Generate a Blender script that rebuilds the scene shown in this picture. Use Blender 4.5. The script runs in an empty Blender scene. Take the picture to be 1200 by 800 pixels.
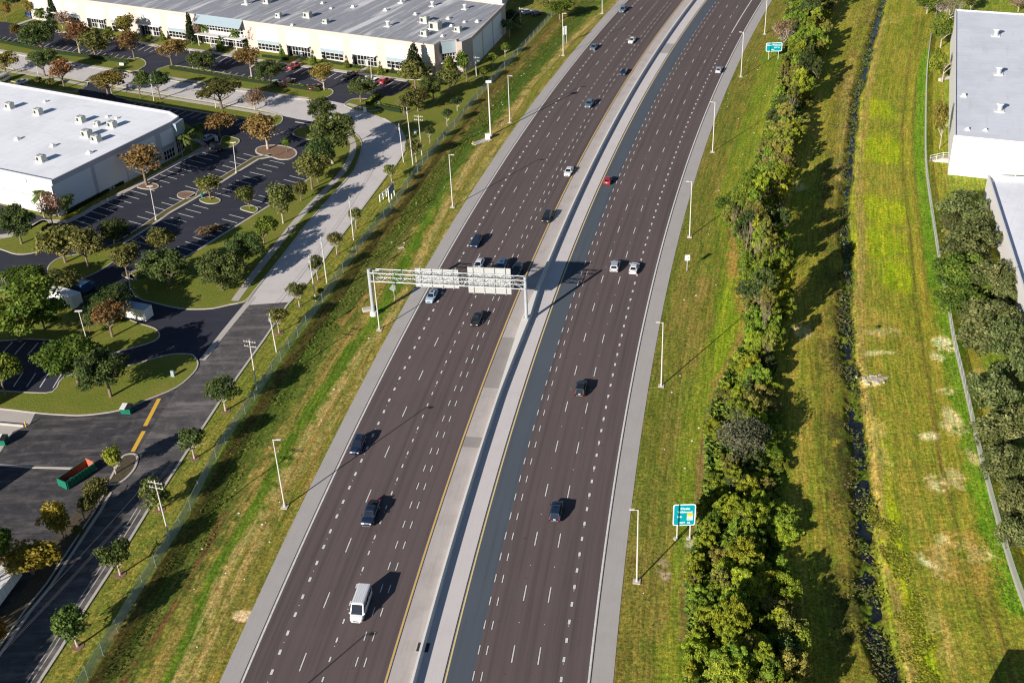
import bpy, bmesh, math, random
import numpy as np
from mathutils import Vector, Matrix, geometry
random.seed(7)
scn = bpy.context.scene
COL = scn.collection
R = math.radians
# ------------------------------------------------------------------ camera (solved from lane dashes, lamp posts, vertical edges)
CF, CP, CR, CH = 1410.53471, 0.548464857, -0.0450856724, 124.738088   # focal px at 1200 wide, pitch down, roll, height
cfwd = np.array([0, math.cos(CP), -math.sin(CP)]); _r = np.array([1., 0, 0]); _u = np.cross(_r, cfwd)
cright = _r*math.cos(CR)+_u*math.sin(CR); cup = -_r*math.sin(CR)+_u*math.cos(CR)
cam = bpy.data.cameras.new('camera'); camo = bpy.data.objects.new('camera', cam); COL.objects.link(camo)
M4 = Matrix.Identity(4)
for i in range(3):
    M4[i][0] = cright[i]; M4[i][1] = cup[i]; M4[i][2] = -cfwd[i]
M4[2][3] = CH
camo.matrix_world = M4
cam.sensor_width = 36; cam.lens = CF/1200*36; cam.clip_start = 1; cam.clip_end = 9000
scn.camera = camo
# ------------------------------------------------------------------ light
SUN_AZ, SUN_EL = 50.6, 21.3          # shadows run towards azimuth 50.6 deg from +X
w = bpy.data.worlds.new('World'); scn.world = w; w.use_nodes = True
nt = w.node_tree; bg = nt.nodes['Background']
sky = nt.nodes.new('ShaderNodeTexSky'); sky.sky_type = 'NISHITA'; sky.sun_disc = False
sky.sun_elevation = R(SUN_EL); sky.air_density = 0.85; sky.dust_density = 0.3; sky.ozone_density = 2.0
sun_dir = Vector((-math.cos(R(SUN_AZ))*math.cos(R(SUN_EL)), -math.sin(R(SUN_AZ))*math.cos(R(SUN_EL)), math.sin(R(SUN_EL))))
sky.sun_rotation = math.atan2(sun_dir.x, sun_dir.y) % (2*math.pi)
nt.links.new(sky.outputs[0], bg.inputs[0]); bg.inputs[1].default_value = 0.052
sl = bpy.data.lights.new('sun', 'SUN'); sl.energy = 5.0; sl.angle = R(0.45); sl.color = (1.0, 0.925, 0.835)
so = bpy.data.objects.new('sun', sl); COL.objects.link(so); so.rotation_euler = (-sun_dir).to_track_quat('-Z', 'Y').to_euler()
scn.view_settings.view_transform = 'Standard'; scn.view_settings.look = 'None'
scn.view_settings.exposure = 0.62; scn.view_settings.gamma = 1.0
try:
    scn.cycles.use_denoising = True; scn.cycles.denoiser = 'OPENIMAGEDENOISE'; scn.cycles.denoising_input_passes = 'RGB_ALBEDO_NORMAL'; scn.cycles.denoising_prefilter = 'ACCURATE'; scn.cycles.filter_width = 1.2; scn.cycles.max_bounces = 6; scn.cycles.transparent_max_bounces = 8
    scn.cycles.caustics_reflective = False; scn.cycles.caustics_refractive = False
except Exception: pass

# ------------------------------------------------------------------ survey helpers
def ray(px, py):
    d = (px-600)*cright + (400-py)*cup + CF*cfwd
    return d
def G(px, py, z=0.0):
    d = ray(px, py); t = -(CH-z)/d[2]
    return Vector((d[0]*t, d[1]*t, z))
def Gs(pts, z=0.0): return [G(x, y, z) for x, y in pts]
def proj(p):
    v = np.array([p[0], p[1], p[2]-CH]); zc = v@cfwd
    return 600+CF*(v@cright)/zc, 400-CF*(v@cup)/zc, zc
def hgt(bx, by, ty):
    g = G(bx, by); lo, hi = 0., 40.
    for _ in range(40):
        m = (lo+hi)/2
        if proj((g.x, g.y, m))[1] > ty: lo = m
        else: hi = m
    return lo
def offplane(g, px, py):
    """point on the vertical plane through ground point g facing the camera, seen at px,py -> x shift, z"""
    d = ray(px, py); t = g.y/d[1]
    return d[0]*t, CH+d[2]*t

# highway centreline (a parabola in plan) and its arc length
HC = None
_A = [(850.75,10),(843,20.75),(834.5,33.25),(827.5,45),(820,58),(811.75,72),(803.25,86.75),(795.75,102),(787.5,118.75),(778.5,136.25),(770,154.5),(761.5,175),(752.75,195.5),(743.5,218.25),(734.75,243),(725.5,268),(716,295.75),(706.75,325.5),(696.75,357.5),(686,394.25),(675,433.25),(664.5,475),(652.5,522.5),(640.5,575),(627.5,632.5),(614.25,697.5),(601,763.75)]
_g = np.array([[*G(x, y)[:2]] for x, y in _A]); HC = np.polyfit(_g[:, 1], _g[:, 0], 2)
_ys = np.linspace(20, 900, 8801); _xs = np.polyval(HC, _ys)
_s = np.concatenate([[0], np.cumsum(np.hypot(np.diff(_xs), np.diff(_ys)))]); S0 = _s[400]; _s = _s-S0
def HP(s, off, z=0.0):
    y = np.interp(s, _s, _ys); x = np.polyval(HC, y); dx = 2*HC[0]*y+HC[1]; n = math.hypot(dx, 1)
    return Vector((x+off/n, y-off*dx/n, z))
def HT(s):
    y = np.interp(s, _s, _ys); dx = 2*HC[0]*y+HC[1]; return math.atan2(1, dx)
def s_of(p):
    d = (_xs-p[0])**2+(_ys-p[1])**2; i = int(np.argmin(d)); dx = 2*HC[0]*_ys[i]+HC[1]; n = math.hypot(dx, 1)
    return _s[i], ((p[0]-_xs[i])-(p[1]-_ys[i])*dx)/n

# ------------------------------------------------------------------ materials
MATS = {}
def pmat(name, col, rough=0.85, metal=0.0, var=0.15, scale=1.5, bump=0.0, bscale=20, spec=0.3, coat=0.0, alpha=1.0, coord='Object', col2=None):
    if name in MATS: return MATS[name]
    m = bpy.data.materials.new(name); m.use_nodes = True; MATS[name] = m
    t = m.node_tree; b = t.nodes['Principled BSDF']
    b.inputs['Roughness'].default_value = rough; b.inputs['Metallic'].default_value = metal
    b.inputs['Specular IOR Level'].default_value = spec
    if coat: b.inputs['Coat Weight'].default_value = coat
    if alpha < 1: b.inputs['Alpha'].default_value = alpha
    tc = t.nodes.new('ShaderNodeTexCoord')
    n = t.nodes.new('ShaderNodeTexNoise'); n.inputs['Scale'].default_value = scale; n.inputs['Detail'].default_value = 6
    n.inputs['Roughness'].default_value = 0.6
    t.links.new(tc.outputs[coord], n.inputs['Vector'])
    r = t.nodes.new('ShaderNodeValToRGB'); e = r.color_ramp.elements
    c2 = col2 or tuple(min(1, c*(1+var)) for c in col); c1 = tuple(c*(1-var) for c in col)
    e[0].position = 0.3; e[1].position = 0.7; e[0].color = (*c1, 1); e[1].color = (*c2, 1)
    t.links.new(n.outputs['Fac'], r.inputs['Fac']); t.links.new(r.outputs['Color'], b.inputs['Base Color'])
    if bump:
        n2 = t.nodes.new('ShaderNodeTexNoise'); n2.inputs['Scale'].default_value = bscale; n2.inputs['Detail'].default_value = 4
        t.links.new(tc.outputs[coord], n2.inputs['Vector'])
        bp = t.nodes.new('ShaderNodeBump'); bp.inputs['Strength'].default_value = bump; bp.inputs['Distance'].default_value = 0.1
        t.links.new(n2.outputs['Fac'], bp.inputs['Height']); t.links.new(bp.outputs[0], b.inputs['Normal'])
    return m
class NT:
    """small node-tree helper"""
    def __init__(s, name):
        s.m = bpy.data.materials.new(name); s.m.use_nodes = True; MATS[name] = s.m; s.t = s.m.node_tree; s.b = s.t.nodes['Principled BSDF']
        s.tc = s.t.nodes.new('ShaderNodeTexCoord')
    def n(s, typ, **kw):
        x = s.t.nodes.new(typ)
        for k, v in kw.items():
            if k.startswith('i_'): x.inputs[k[2:].replace('_', ' ')].default_value = v
            else: setattr(x, k, v)
        return x
    def l(s, a, b): s.t.links.new(a, b)
    def mapping(s, src, scale, loc=(0, 0, 0), rot=(0, 0, 0)):
        x = s.t.nodes.new('ShaderNodeMapping'); x.inputs['Scale'].default_value = scale; x.inputs['Location'].default_value = loc; x.inputs['Rotation'].default_value = rot
        s.l(src, x.inputs['Vector']); return x.outputs[0]
    def noise(s, vec, scale, detail=5, rough=0.6):
        x = s.t.nodes.new('ShaderNodeTexNoise'); x.inputs['Scale'].default_value = scale; x.inputs['Detail'].default_value = detail; x.inputs['Roughness'].default_value = rough
        s.l(vec, x.inputs['Vector']); return x.outputs['Fac']
    def ramp(s, fac, stops):
        x = s.t.nodes.new('ShaderNodeValToRGB'); e = x.color_ramp.elements
        while len(e) < len(stops): e.new(0.5)
        for el, (p, c) in zip(e, stops): el.position = p; el.color = (*c, 1) if len(c) == 3 else c
        s.l(fac, x.inputs['Fac']); return x.outputs['Color']
    def mix(s, a, b, fac, mode='MIX'):
        x = s.t.nodes.new('ShaderNodeMix'); x.data_type = 'RGBA'; x.blend_type = mode
        if isinstance(fac, (int, float)): x.inputs[0].default_value = fac
        else: s.l(fac, x.inputs[0])
        for v, k in ((a, 6), (b, 7)):
            if isinstance(v, tuple): x.inputs[k].default_value = (*v, 1)
            else: s.l(v, x.inputs[k])
        return x.outputs[2]
    def bump(s, h, st, dist=0.1):
        x = s.t.nodes.new('ShaderNodeBump'); x.inputs['Strength'].default_value = st; x.inputs['Distance'].default_value = dist
        s.l(h, x.inputs['Height']); s.l(x.outputs[0], s.b.inputs['Normal'])
def g3(v): return (v, v, v)

# ------------------------------------------------------------------ mesh helpers
def mkobj(name, me, parent=None, loc=None):
    o = bpy.data.objects.new(name, me); COL.objects.link(o)
    if parent is not None: o.parent = parent
    if loc is not None: o.location = loc
    return o
def tag(o, label=None, cat=None, group=None, kind=None):
    if label: o['label'] = label
    if cat: o['category'] = cat
    if group: o['group'] = group
    if kind: o['kind'] = kind
    return o
def empty(name, loc, rz=0, label=None, cat=None, group=None):
    o = bpy.data.objects.new(name, None); COL.objects.link(o); o.location = loc; o.rotation_euler = (0, 0, rz); o.empty_display_size = 0.3
    return tag(o, label, cat, group)
def copy_tree(o, parent=None):
    c = o.copy(); COL.objects.link(c)
    if parent is not None: c.parent = parent
    for ch in list(o.children): copy_tree(ch, c)
    return c
class MB:
    def __init__(s): s.v = []; s.f = []; s.mi = []; s.cur = 0
    def add(s, vs, fs):
        o = len(s.v); s.v += [tuple(v) for v in vs]; s.f += [tuple(i+o for i in f) for f in fs]; s.mi += [s.cur]*len(fs); return s
    def box(s, x0, x1, y0, y1, z0, z1, M=None):
        vs = [Vector((x, y, z)) for z in (z0, z1) for y in (y0, y1) for x in (x0, x1)]
        if M: vs = [M@v for v in vs]
        return s.add(vs, [(0, 2, 3, 1), (4, 5, 7, 6), (0, 1, 5, 4), (2, 6, 7, 3), (0, 4, 6, 2), (1, 3, 7, 5)])
    def quad(s, a, b, c, d): return s.add([a, b, c, d], [(0, 1, 2, 3)])
    def tube(s, p, q, r0, r1=None, n=8, cap=True):
        r1 = r0 if r1 is None else r1; p = Vector(p); q = Vector(q); d = (q-p).normalized()
        a = d.orthogonal().normalized(); b = d.cross(a)
        vs = [p+(a*math.cos(2*math.pi*i/n)+b*math.sin(2*math.pi*i/n))*r0 for i in range(n)]+[q+(a*math.cos(2*math.pi*i/n)+b*math.sin(2*math.pi*i/n))*r1 for i in range(n)]
        fs = [(i, (i+1) % n, n+(i+1) % n, n+i) for i in range(n)]
        if cap: fs += [tuple(range(n-1, -1, -1)), tuple(range(n, 2*n))]
        return s.add(vs, fs)
    def poly(s, pts, z):
        """flat polygon, triangulated"""
        vs = [Vector((p[0], p[1], z)) for p in pts]; tr = geometry.tessellate_polygon([vs])
        fs = []
        for t in tr:
            a, b, c = (vs[i] for i in t)
            fs.append(tuple(t) if (b-a).cross(c-a).z > 0 else tuple(reversed(t)))
        return s.add(vs, fs)
    def prism(s, pts, z0, z1, top=True):
        if sum(pts[i][0]*pts[(i+1) % len(pts)][1]-pts[(i+1) % len(pts)][0]*pts[i][1] for i in range(len(pts))) < 0: pts = pts[::-1]
        n = len(pts); vs = [(p[0], p[1], z0) for p in pts]+[(p[0], p[1], z1) for p in pts]
        s.add(vs, [(i, (i+1) % n, n+(i+1) % n, n+i) for i in range(n)])
        if top: s.poly(pts, z1)
        return s
    def ribbon(s, pts, w, z0, z1, closed=False):
        """box strip of width w centred on the plan polyline"""
        n = len(pts); L = []; Rr = []
        for i in range(n):
            a = pts[i-1] if (closed or i > 0) else pts[i]; b = pts[(i+1) % n] if (closed or i < n-1) else pts[i]
            t = Vector((b[0]-a[0], b[1]-a[1])); t = t.normalized() if t.length > 1e-6 else Vector((1, 0)); nn = Vector((-t.y, t.x))*w/2
            L.append((pts[i][0]+nn.x, pts[i][1]+nn.y)); Rr.append((pts[i][0]-nn.x, pts[i][1]-nn.y))
        vs = []
        for i in range(n): vs += [(*L[i], z0), (*L[i], z1), (*Rr[i], z1), (*Rr[i], z0)]
        fs = []
        for i in range(n if closed else n-1):
            j = (i+1) % n
            for k in range(3 if z1 > z0 else 0): fs.append((4*i+k, 4*i+k+1, 4*j+k+1, 4*j+k))
            if z1 <= z0: fs.append((4*i+1, 4*i+2, 4*j+2, 4*j+1))
        return s.add(vs, fs)
    def mesh(s, name, mats, smooth=False):
        me = bpy.data.meshes.new(name); me.from_pydata(s.v, [], s.f)
        for m in (mats if isinstance(mats, (list, tuple)) else [mats]): me.materials.append(m)
        if any(s.mi): me.polygons.foreach_set('material_index', s.mi)
        if smooth: me.polygons.foreach_set('use_smooth', [True]*len(me.polygons))
        me.update(); return me
    def build(s, name, mats, parent=None, loc=None, smooth=False, bevel=0):
        o = mkobj(name, s.mesh(name, mats, smooth), parent, loc)
        if bevel:
            b = o.modifiers.new('bevel', 'BEVEL'); b.width = bevel; b.segments = 2; b.limit_method = 'ANGLE'
        return o
def cr(pts, n=6, closed=False):
    """Catmull-Rom through plan points"""
    P = [Vector((p[0], p[1])) for p in pts]; N = len(P); out = []
    for i in range(N if closed else N-1):
        p0 = P[i-1] if (closed or i > 0) else P[i]*2-P[i+1]; p1 = P[i]; p2 = P[(i+1) % N]; p3 = P[(i+2) % N] if (closed or i < N-2) else p2*2-p1
        for k in range(n):
            t = k/n
            out.append(0.5*((2*p1)+(p2-p0)*t+(2*p0-5*p1+4*p2-p3)*t*t+(3*p1-p0-3*p2+p3)*t**3))
    if not closed: out.append(P[-1])
    return out
def hstrip(mb, o0, o1, z, s0=15, s1=640, ds=4):
    n = int((s1-s0)/ds)
    for i in range(n):
        a, b = s0+i*ds, s0+(i+1)*ds
        mb.quad(HP(a, o0, z), HP(a, o1, z), HP(b, o1, z), HP(b, o0, z))

# ------------------------------------------------------------------ materials of the setting
def road_mat(name, base, lane_dark=0.0, patch=0.12):
    k = NT(name); uv = k.tc.outputs['UV']; ob = k.tc.outputs['Object']
    fine = k.noise(ob, 9, 6, 0.75); long = k.noise(k.mapping(uv, (1.6, 0.02, 1)), 1.0, 4); big = k.noise(ob, 0.07, 4)
    c = k.mix(tuple(b*0.8 for b in base), tuple(b*1.22 for b in base), fine)
    c = k.mix(c, tuple(b*0.62 for b in base), k.ramp(long, [(0.52, g3(0)), (0.75, g3(0.5+lane_dark))]))
    c = k.mix(c, tuple(b*1.3 for b in base), k.ramp(big, [(0.5, g3(0)), (0.8, g3(patch*3))]))
    if lane_dark:
        sx = k.n('ShaderNodeSeparateXYZ'); k.l(uv, sx.inputs[0]); ad = k.n('ShaderNodeMath', operation='ADD'); k.l(sx.outputs[0], ad.inputs[0]); ad.inputs[1].default_value = 3.66*20
        dv = k.n('ShaderNodeMath', operation='DIVIDE'); k.l(ad.outputs[0], dv.inputs[0]); dv.inputs[1].default_value = 3.66; fr = k.n('ShaderNodeMath', operation='FRACT'); k.l(dv.outputs[0], fr.inputs[0])
        tr = k.ramp(fr.outputs[0], [(0.12, g3(0)), (0.27, g3(1)), (0.42, g3(.25)), (0.58, g3(.25)), (0.73, g3(1)), (0.88, g3(0))]); wob = k.noise(k.mapping(uv, (0.28, 0.012, 1), (3, 7, 0)), 1.0, 3)
        c = k.mix(c, tuple(b*0.62 for b in base), k.mix((0, 0, 0), tr, k.ramp(wob, [(0.40, g3(0.05)), (0.66, g3(0.75))])))
        sp = k.noise(ob, 0.9, 3, .4); c = k.mix(c, tuple(b*0.55 for b in base), k.ramp(sp, [(0.70, g3(0)), (0.76, g3(.55))]))
    k.l(c, k.b.inputs['Base Color']); k.b.inputs['Roughness'].default_value = 0.9; k.b.inputs['Specular IOR Level'].default_value = 0.15
    k.bump(fine, 0.3, 0.03); return k.m
M_hwy = road_mat('highway_asphalt', (0.124, 0.097, 0.094), 0.3)
M_strip = road_mat('grey_asphalt', (0.086, 0.101, 0.122), 0.0)
def conc_mat(name, base, stain=0.5, joint=None):
    k = NT(name); ob = k.tc.outputs['Object']; uv = k.tc.outputs['UV']
    fine = k.noise(ob, 5, 6, 0.7); big = k.noise(ob, 0.25, 5, 0.65); streak = k.noise(k.mapping(uv, (2.5, 0.15, 1)), 1, 5)
    c = k.mix(tuple(b*0.9 for b in base), tuple(min(1, b*1.1) for b in base), fine)
    c = k.mix(c, tuple(b*q for b, q in zip(base, (0.66, 0.64, 0.6))), k.ramp(big, [(0.45, g3(0)), (0.8, g3(stain))]))
    c = k.mix(c, tuple(b*q for b, q in zip(base, (0.72, 0.68, 0.62))), k.ramp(streak, [(0.5, g3(0)), (0.8, g3(stain))]))
    k.l(c, k.b.inputs['Base Color']); k.b.inputs['Roughness'].default_value = 0.9; k.b.inputs['Specular IOR Level'].default_value = 0.15
    k.bump(fine, 0.2, 0.03); return k.m
M_shl = conc_mat('shoulder_concrete', (0.41, 0.385, 0.37), 0.25)
M_med = conc_mat('median_concrete', (0.47, 0.43, 0.41), 0.6)
M_med2 = conc_mat('median_concrete_pale', (0.60, 0.56, 0.55), 0.25)
M_barr = conc_mat('barrier_concrete', (0.74, 0.71, 0.67), 0.2)
M_curb = conc_mat('kerb_concrete', (0.50, 0.46, 0.41), 0.3)
M_walk = conc_mat('path_concrete', (0.48, 0.44, 0.40), 0.3)
M_paintw = pmat('white_paint', (0.66, 0.65, 0.63), 0.7, var=0.24, scale=2.2)
M_painty = pmat('yellow_paint', (0.72, 0.43, 0.05), 0.7, var=0.1, scale=5)
M_paintpy = pmat('pale_yellow_paint', (0.70, 0.55, 0.25), 0.7, var=0.1, scale=5)
M_black = pmat('black_paint', (0.03, 0.03, 0.032), 0.8)
def lot_mat(name, base, worn):
    k = NT(name); ob = k.tc.outputs['Object']
    fine = k.noise(ob, 6, 6, 0.7); big = k.noise(ob, 0.09, 5, 0.6); sw = k.noise(k.mapping(ob, (0.06, 0.45, 1), rot=(0, 0, R(-62))), 1, 5, 0.65)
    c = k.mix(tuple(b*0.8 for b in base), tuple(b*1.2 for b in base), fine)
    c = k.mix(c, (0.27, 0.24, 0.225), k.ramp(sw, [(0.47, g3(0)), (0.68, g3(worn))]))
    if worn > .3:
        s2 = k.noise(ob, 0.42, 6, 0.7); c = k.mix(c, (0.24, 0.215, 0.2), k.ramp(s2, [(0.52, g3(0)), (0.66, g3(worn*.7))])); c = k.mix(c, tuple(b*.55 for b in base), k.ramp(s2, [(0.34, g3(.7)), (0.46, g3(0))]))
    c = k.mix(c, tuple(b*0.7 for b in base), k.ramp(big, [(0.5, g3(0)), (0.75, g3(0.5))]))
    k.l(c, k.b.inputs['Base Color']); k.b.inputs['Roughness'].default_value = 0.88; k.b.inputs['Specular IOR Level'].default_value = 0.2
    k.bump(fine, 0.3, 0.03); return k.m
M_lot = lot_mat('parking_asphalt', (0.036, 0.038, 0.054), 0.05)
M_worn = lot_mat('worn_asphalt', (0.054, 0.051, 0.056), 0.42)
M_front = lot_mat('frontage_asphalt', (0.088, 0.082, 0.084), 0.62)
M_croad = conc_mat('concrete_road', (0.58, 0.545, 0.53), 0.45)
M_mulch = pmat('mulch', (0.22, 0.135, 0.09), 0.95, var=0.4, scale=3, bump=0.6, bscale=14)
M_mulchd = pmat('dark_mulch', (0.085, 0.068, 0.042), 0.95, var=0.4, scale=2, bump=0.6, bscale=10)
def grass_flat(name, base, tan):
    k = NT(name); ob = k.tc.outputs['Object']
    f1 = k.noise(ob, 2.2, 7, 0.75); f2 = k.noise(ob, 0.16, 5, 0.6); f3 = k.noise(k.mapping(ob, (0.3, 3, 1), rot=(0, 0, R(-55))), 0.8, 4)
    c = k.mix(tuple(b*0.5 for b in base), tuple(b*1.5 for b in base), f1)
    c = k.mix(c, tan, k.ramp(f2, [(0.45, g3(0)), (0.75, g3(0.7))]))
    c = k.mix(c, tuple(b*0.7 for b in base), k.ramp(f3, [(0.5, g3(0)), (0.75, g3(0.5))]))
    k.l(c, k.b.inputs['Base Color']); k.b.inputs['Roughness'].default_value = 0.95; k.b.inputs['Specular IOR Level'].default_value = 0.1
    k.bump(f1, 0.8, 0.15); return k.m
M_lawn = grass_flat('lawn_grass', (0.165, 0.195, 0.030), (0.27, 0.215, 0.055))
# ------------------------------------------------------------------ ground: one sheet, albedo surveyed into a colour attribute
rng = np.random.default_rng(3)
def vnoise(x, y, sc, seed, octv=3):
    out = np.zeros_like(x); amp = 1.0; tot = 0
    for o in range(octv):
        r = np.random.default_rng(seed+o*17); T = r.random((257, 257)); T[256] = T[0]; T[:, 256] = T[:, 0]
        ca, sa = math.cos(.65+1.1*o), math.sin(.65+1.1*o); u = (x*ca-y*sa)/sc+seed*.37; v = (x*sa+y*ca)/sc-seed*.71; iu = np.floor(u).astype(int); iv = np.floor(v).astype(int); fu = u-iu; fv = v-iv
        fu = fu*fu*(3-2*fu); fv = fv*fv*(3-2*fv); iu %= 256; iv %= 256
        out += amp*((T[iu, iv]*(1-fu)+T[iu+1, iv]*fu)*(1-fv)+(T[iu, iv+1]*(1-fu)+T[iu+1, iv+1]*fu)*fv)
        tot += amp; amp *= 0.55; sc = sc/2.1
    return out/tot
NY, NX = 640, 900
yrow = [92.]; 
while yrow[-1] < 560: yrow.append(yrow[-1]+0.30+0.0016*(yrow[-1]-92))
yrow = [20., 60., 80.]+yrow+[590, 640, 720, 850, 1100, 1600, 2600]
NY = len(yrow); yr = np.array(yrow)
uu = np.linspace(-1, 1, NX)
hw = 0.50*yr+34
hw[yr > 600] *= np.linspace(1, 2, (yr > 600).sum())
YY = np.repeat(yr[:, None], NX, 1); XX = uu[None, :]*hw[:, None]
X = XX.ravel(); Y = YY.ravel()
# highway coordinates
yi = Y.copy()
for _ in range(4):   # foot of the perpendicular on the parabola
    px_ = np.polyval(HC, yi); dx = 2*HC[0]*yi+HC[1]; yi = yi-((px_-X)*dx+(yi-Y))/(dx*dx+1+2*HC[0]*(px_-X))
px_ = np.polyval(HC, yi); dx = 2*HC[0]*yi+HC[1]; nn = np.hypot(dx, 1)
HOFF = ((X-px_)-(Y-yi)*dx)/nn; HS = np.interp(yi, _ys, _s)
def pdist(pts):
    """distance from every vertex to a plan polyline, and the fraction along it"""
    best = np.full(X.shape, 1e9)
    for a, b in zip(pts[:-1], pts[1:]):
        ax, ay = a[0], a[1]; ex, ey = b[0]-ax, b[1]-ay; L2 = ex*ex+ey*ey+1e-9
        pad = 14
        m = (X > min(ax, b[0])-pad) & (X < max(ax, b[0])+pad) & (Y > min(ay, b[1])-pad) & (Y < max(ay, b[1])+pad)
        xm, ym = X[m], Y[m]; t = np.clip(((xm-ax)*ex+(ym-ay)*ey)/L2, 0, 1)
        best[m] = np.minimum(best[m], np.hypot(xm-ax-t*ex, ym-ay-t*ey))
    return best
C3 = lambda *c: np.array(c)
green = C3(0.095, 0.128, 0.026); olive = C3(0.150, 0.145, 0.036); tan = C3(0.23, 0.175, 0.075); lush = C3(0.105, 0.175, 0.025)
lime = C3(0.20, 0.235, 0.018); soil = C3(0.20, 0.125, 0.075); dark = C3(0.040, 0.055, 0.018); sand = C3(0.52, 0.44, 0.44); straw = C3(0.30, 0.245, 0.13)
ALB = np.zeros((X.size, 3))
n1 = vnoise(X, Y, 14, 11, 5); n2 = vnoise(X, Y, 4, 23, 4); n3 = vnoise(HS, HOFF*7, 30, 31, 4); n4 = vnoise(X, Y, 1.2, 47, 3); n5 = vnoise(HS, HOFF*14, 22, 57, 4)
def sm(v, a, b): t = np.clip((v-a)/(b-a), 0, 1); return t*t*(3-2*t)
def blend(f, c): 
    global ALB
    ALB = ALB*(1-f[:, None])+c*f[:, None]
ALB[:] = olive
blend(sm(n1, 0.42, 0.62)*.8, green); blend(sm(n3, 0.45, 0.62)*0.6, tan); blend(sm(n5, 0.55, 0.75)*0.6, green); blend(sm(n2, 0.58, 0.8)*0.45, tan*0.9)
def paint(pts, w, c, soft=0.8, k=1.0, rag=0.7, world=False, cut=0.0):
    P = cr(pts if world else [(g.x, g.y) for g in Gs(pts)], 5)
    d = pdist(P)+(n2-0.5)*w*rag+(n4-0.5)*w*rag*0.8
    f = (1-sm(d, w*0.5, w*0.5+soft*w*0.5+0.3))*k
    if cut: f = f*sm(n4*0.5+n2*0.5, cut-0.06, cut+0.08)
    blend(np.clip(f, 0, 1), np.array(c))
def blob(px, py, rx, ry, c, k=1.0, cut=0.35, rot=0):
    g = G(px, py); ca, sa = math.cos(rot), math.sin(rot); dx_ = X-g.x; dy_ = Y-g.y
    q = np.hypot((dx_*ca+dy_*sa)/rx, (-dx_*sa+dy_*ca)/ry)+(n2-0.5)*1.7+(n4-0.5)*0.9
    f = (1-sm(q, 0.85, 1.5))*min(1, k*1.15)*sm(n4*0.6+n2*0.4, cut-0.08, cut+0.10); blend(np.clip(f, 0, 1), np.array(c))
# --- left embankment between the fence and the highway
hw_l = (HOFF < -40) & (HOFF > -75)
f = (HOFF < -39.6) & (HOFF > -64)
blend(f*0.45, C3(0.165, 0.15, 0.038)); blend(f*sm(n5, 0.40, 0.6)*0.65, tan*0.95); blend(f*sm(n3, 0.5, 0.62)*0.5, C3(0.12, 0.15, 0.03))
LUSH = [(175, 822), (192, 800), (200, 785), (225, 732), (252, 665), (292, 605), (327, 540), (362, 482), (387, 445), (410, 410), (440, 375), (470, 315), (497, 262), (512, 232), (530, 200), (560, 155), (589, 125), (607, 97), (632, 70), (657, 42), (695, 9), (720, -10)]
paint(LUSH, 2.1, (0.070, 0.135, 0.016), 0.6, 0.9, rag=1.2)
paint([(x+13, y+4) for x, y in LUSH], 1.3, straw, 0.8, 0.75, cut=0.42); paint([(x+28, y+8) for x, y in LUSH], 0.8, straw, 0.9, 0.6, cut=0.46)
paint([(x-13, y-5) for x, y in LUSH], 1.6, tan, 0.9, 0.7, cut=0.36)
FENCE_L = [(85, 825), (100, 800), (140, 735), (175, 676), (198, 640), (220, 604), (260, 526), (300, 467), (331, 420), (345, 400), (380, 353), (402, 320), (432, 278), (462, 243), (488, 205), (517, 167), (537, 145), (552, 125), (595, 77), (625, 45), (650, 17), (672, -8)]
SWALE = [(x+22, y+8) for x, y in FENCE_L]
paint(SWALE, 5.0, (0.048, 0.078, 0.020), 1.0, 0.8, cut=0.28); paint([(x+8, y+3) for x, y in FENCE_L], 1.2, (0.09, 0.07, 0.03), 0.8, 0.8, cut=0.35)  # swale band: dark green growth plus tree shade painted into its colour
paint([(140, 800), (168, 762), (195, 722), (220, 680), (245, 632), (262, 600)], 0.8, (0.09, 0.055, 0.03), 0.7, 0.85, cut=0.4)
paint([(398, 372), (402, 378), (408, 368), (430, 345), (455, 330)], 0.6, (0.2, 0.13, 0.06), 0.8, 0.7); 
# lawn strip left of fence
LW = [(60, 810), (110, 725), (150, 665), (190, 600), (245, 520), (300, 435), (325, 400), (352, 358), (385, 312), (430, 252), (470, 198), (490, 165)]
paint(LW, 6.5, (0.115, 0.15, 0.034), 0.3, 0.8, rag=0.2); paint(LW, 2.5, (0.19, 0.165, 0.05), 1.0, 0.6, cut=0.45)
# --- right verge between the highway and the tree belt
V = (HOFF > 14.3) & (HOFF < 34)
blend(V*sm(n1, 0.4, 0.65)*0.6, C3(0.115, 0.165, 0.026)); blend(V*sm(n5, 0.5, 0.68)*0.6, C3(0.17, 0.16, 0.04))
blend(((HOFF > 14.2) & (HOFF < 20)).astype(float)*0.6, C3(0.125, 0.128, 0.034))
paint([(790, 800), (805, 700), (815, 600), (815, 520), (830, 450), (850, 380), (862, 300), (852, 240), (870, 180), (890, 120), (905, 60)], 3.4, (0.14, 0.195, 0.022), 1.0, 0.75)
paint([(805, 760), (806, 700), (810, 650), (822, 590), (826, 530), (845, 450), (862, 420), (880, 365), (868, 320), (858, 270)], 1.6, soil, 0.8, 0.8, cut=0.40)
paint([(875, 362), (868, 330), (862, 300)], 3.0, (0.24, 0.15, 0.08), 0.8, 0.8, cut=0.36)
paint([(838, 450), (855, 425), (868, 395), (880, 365)], 1.0, soil, 0.8, 0.6)
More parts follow.
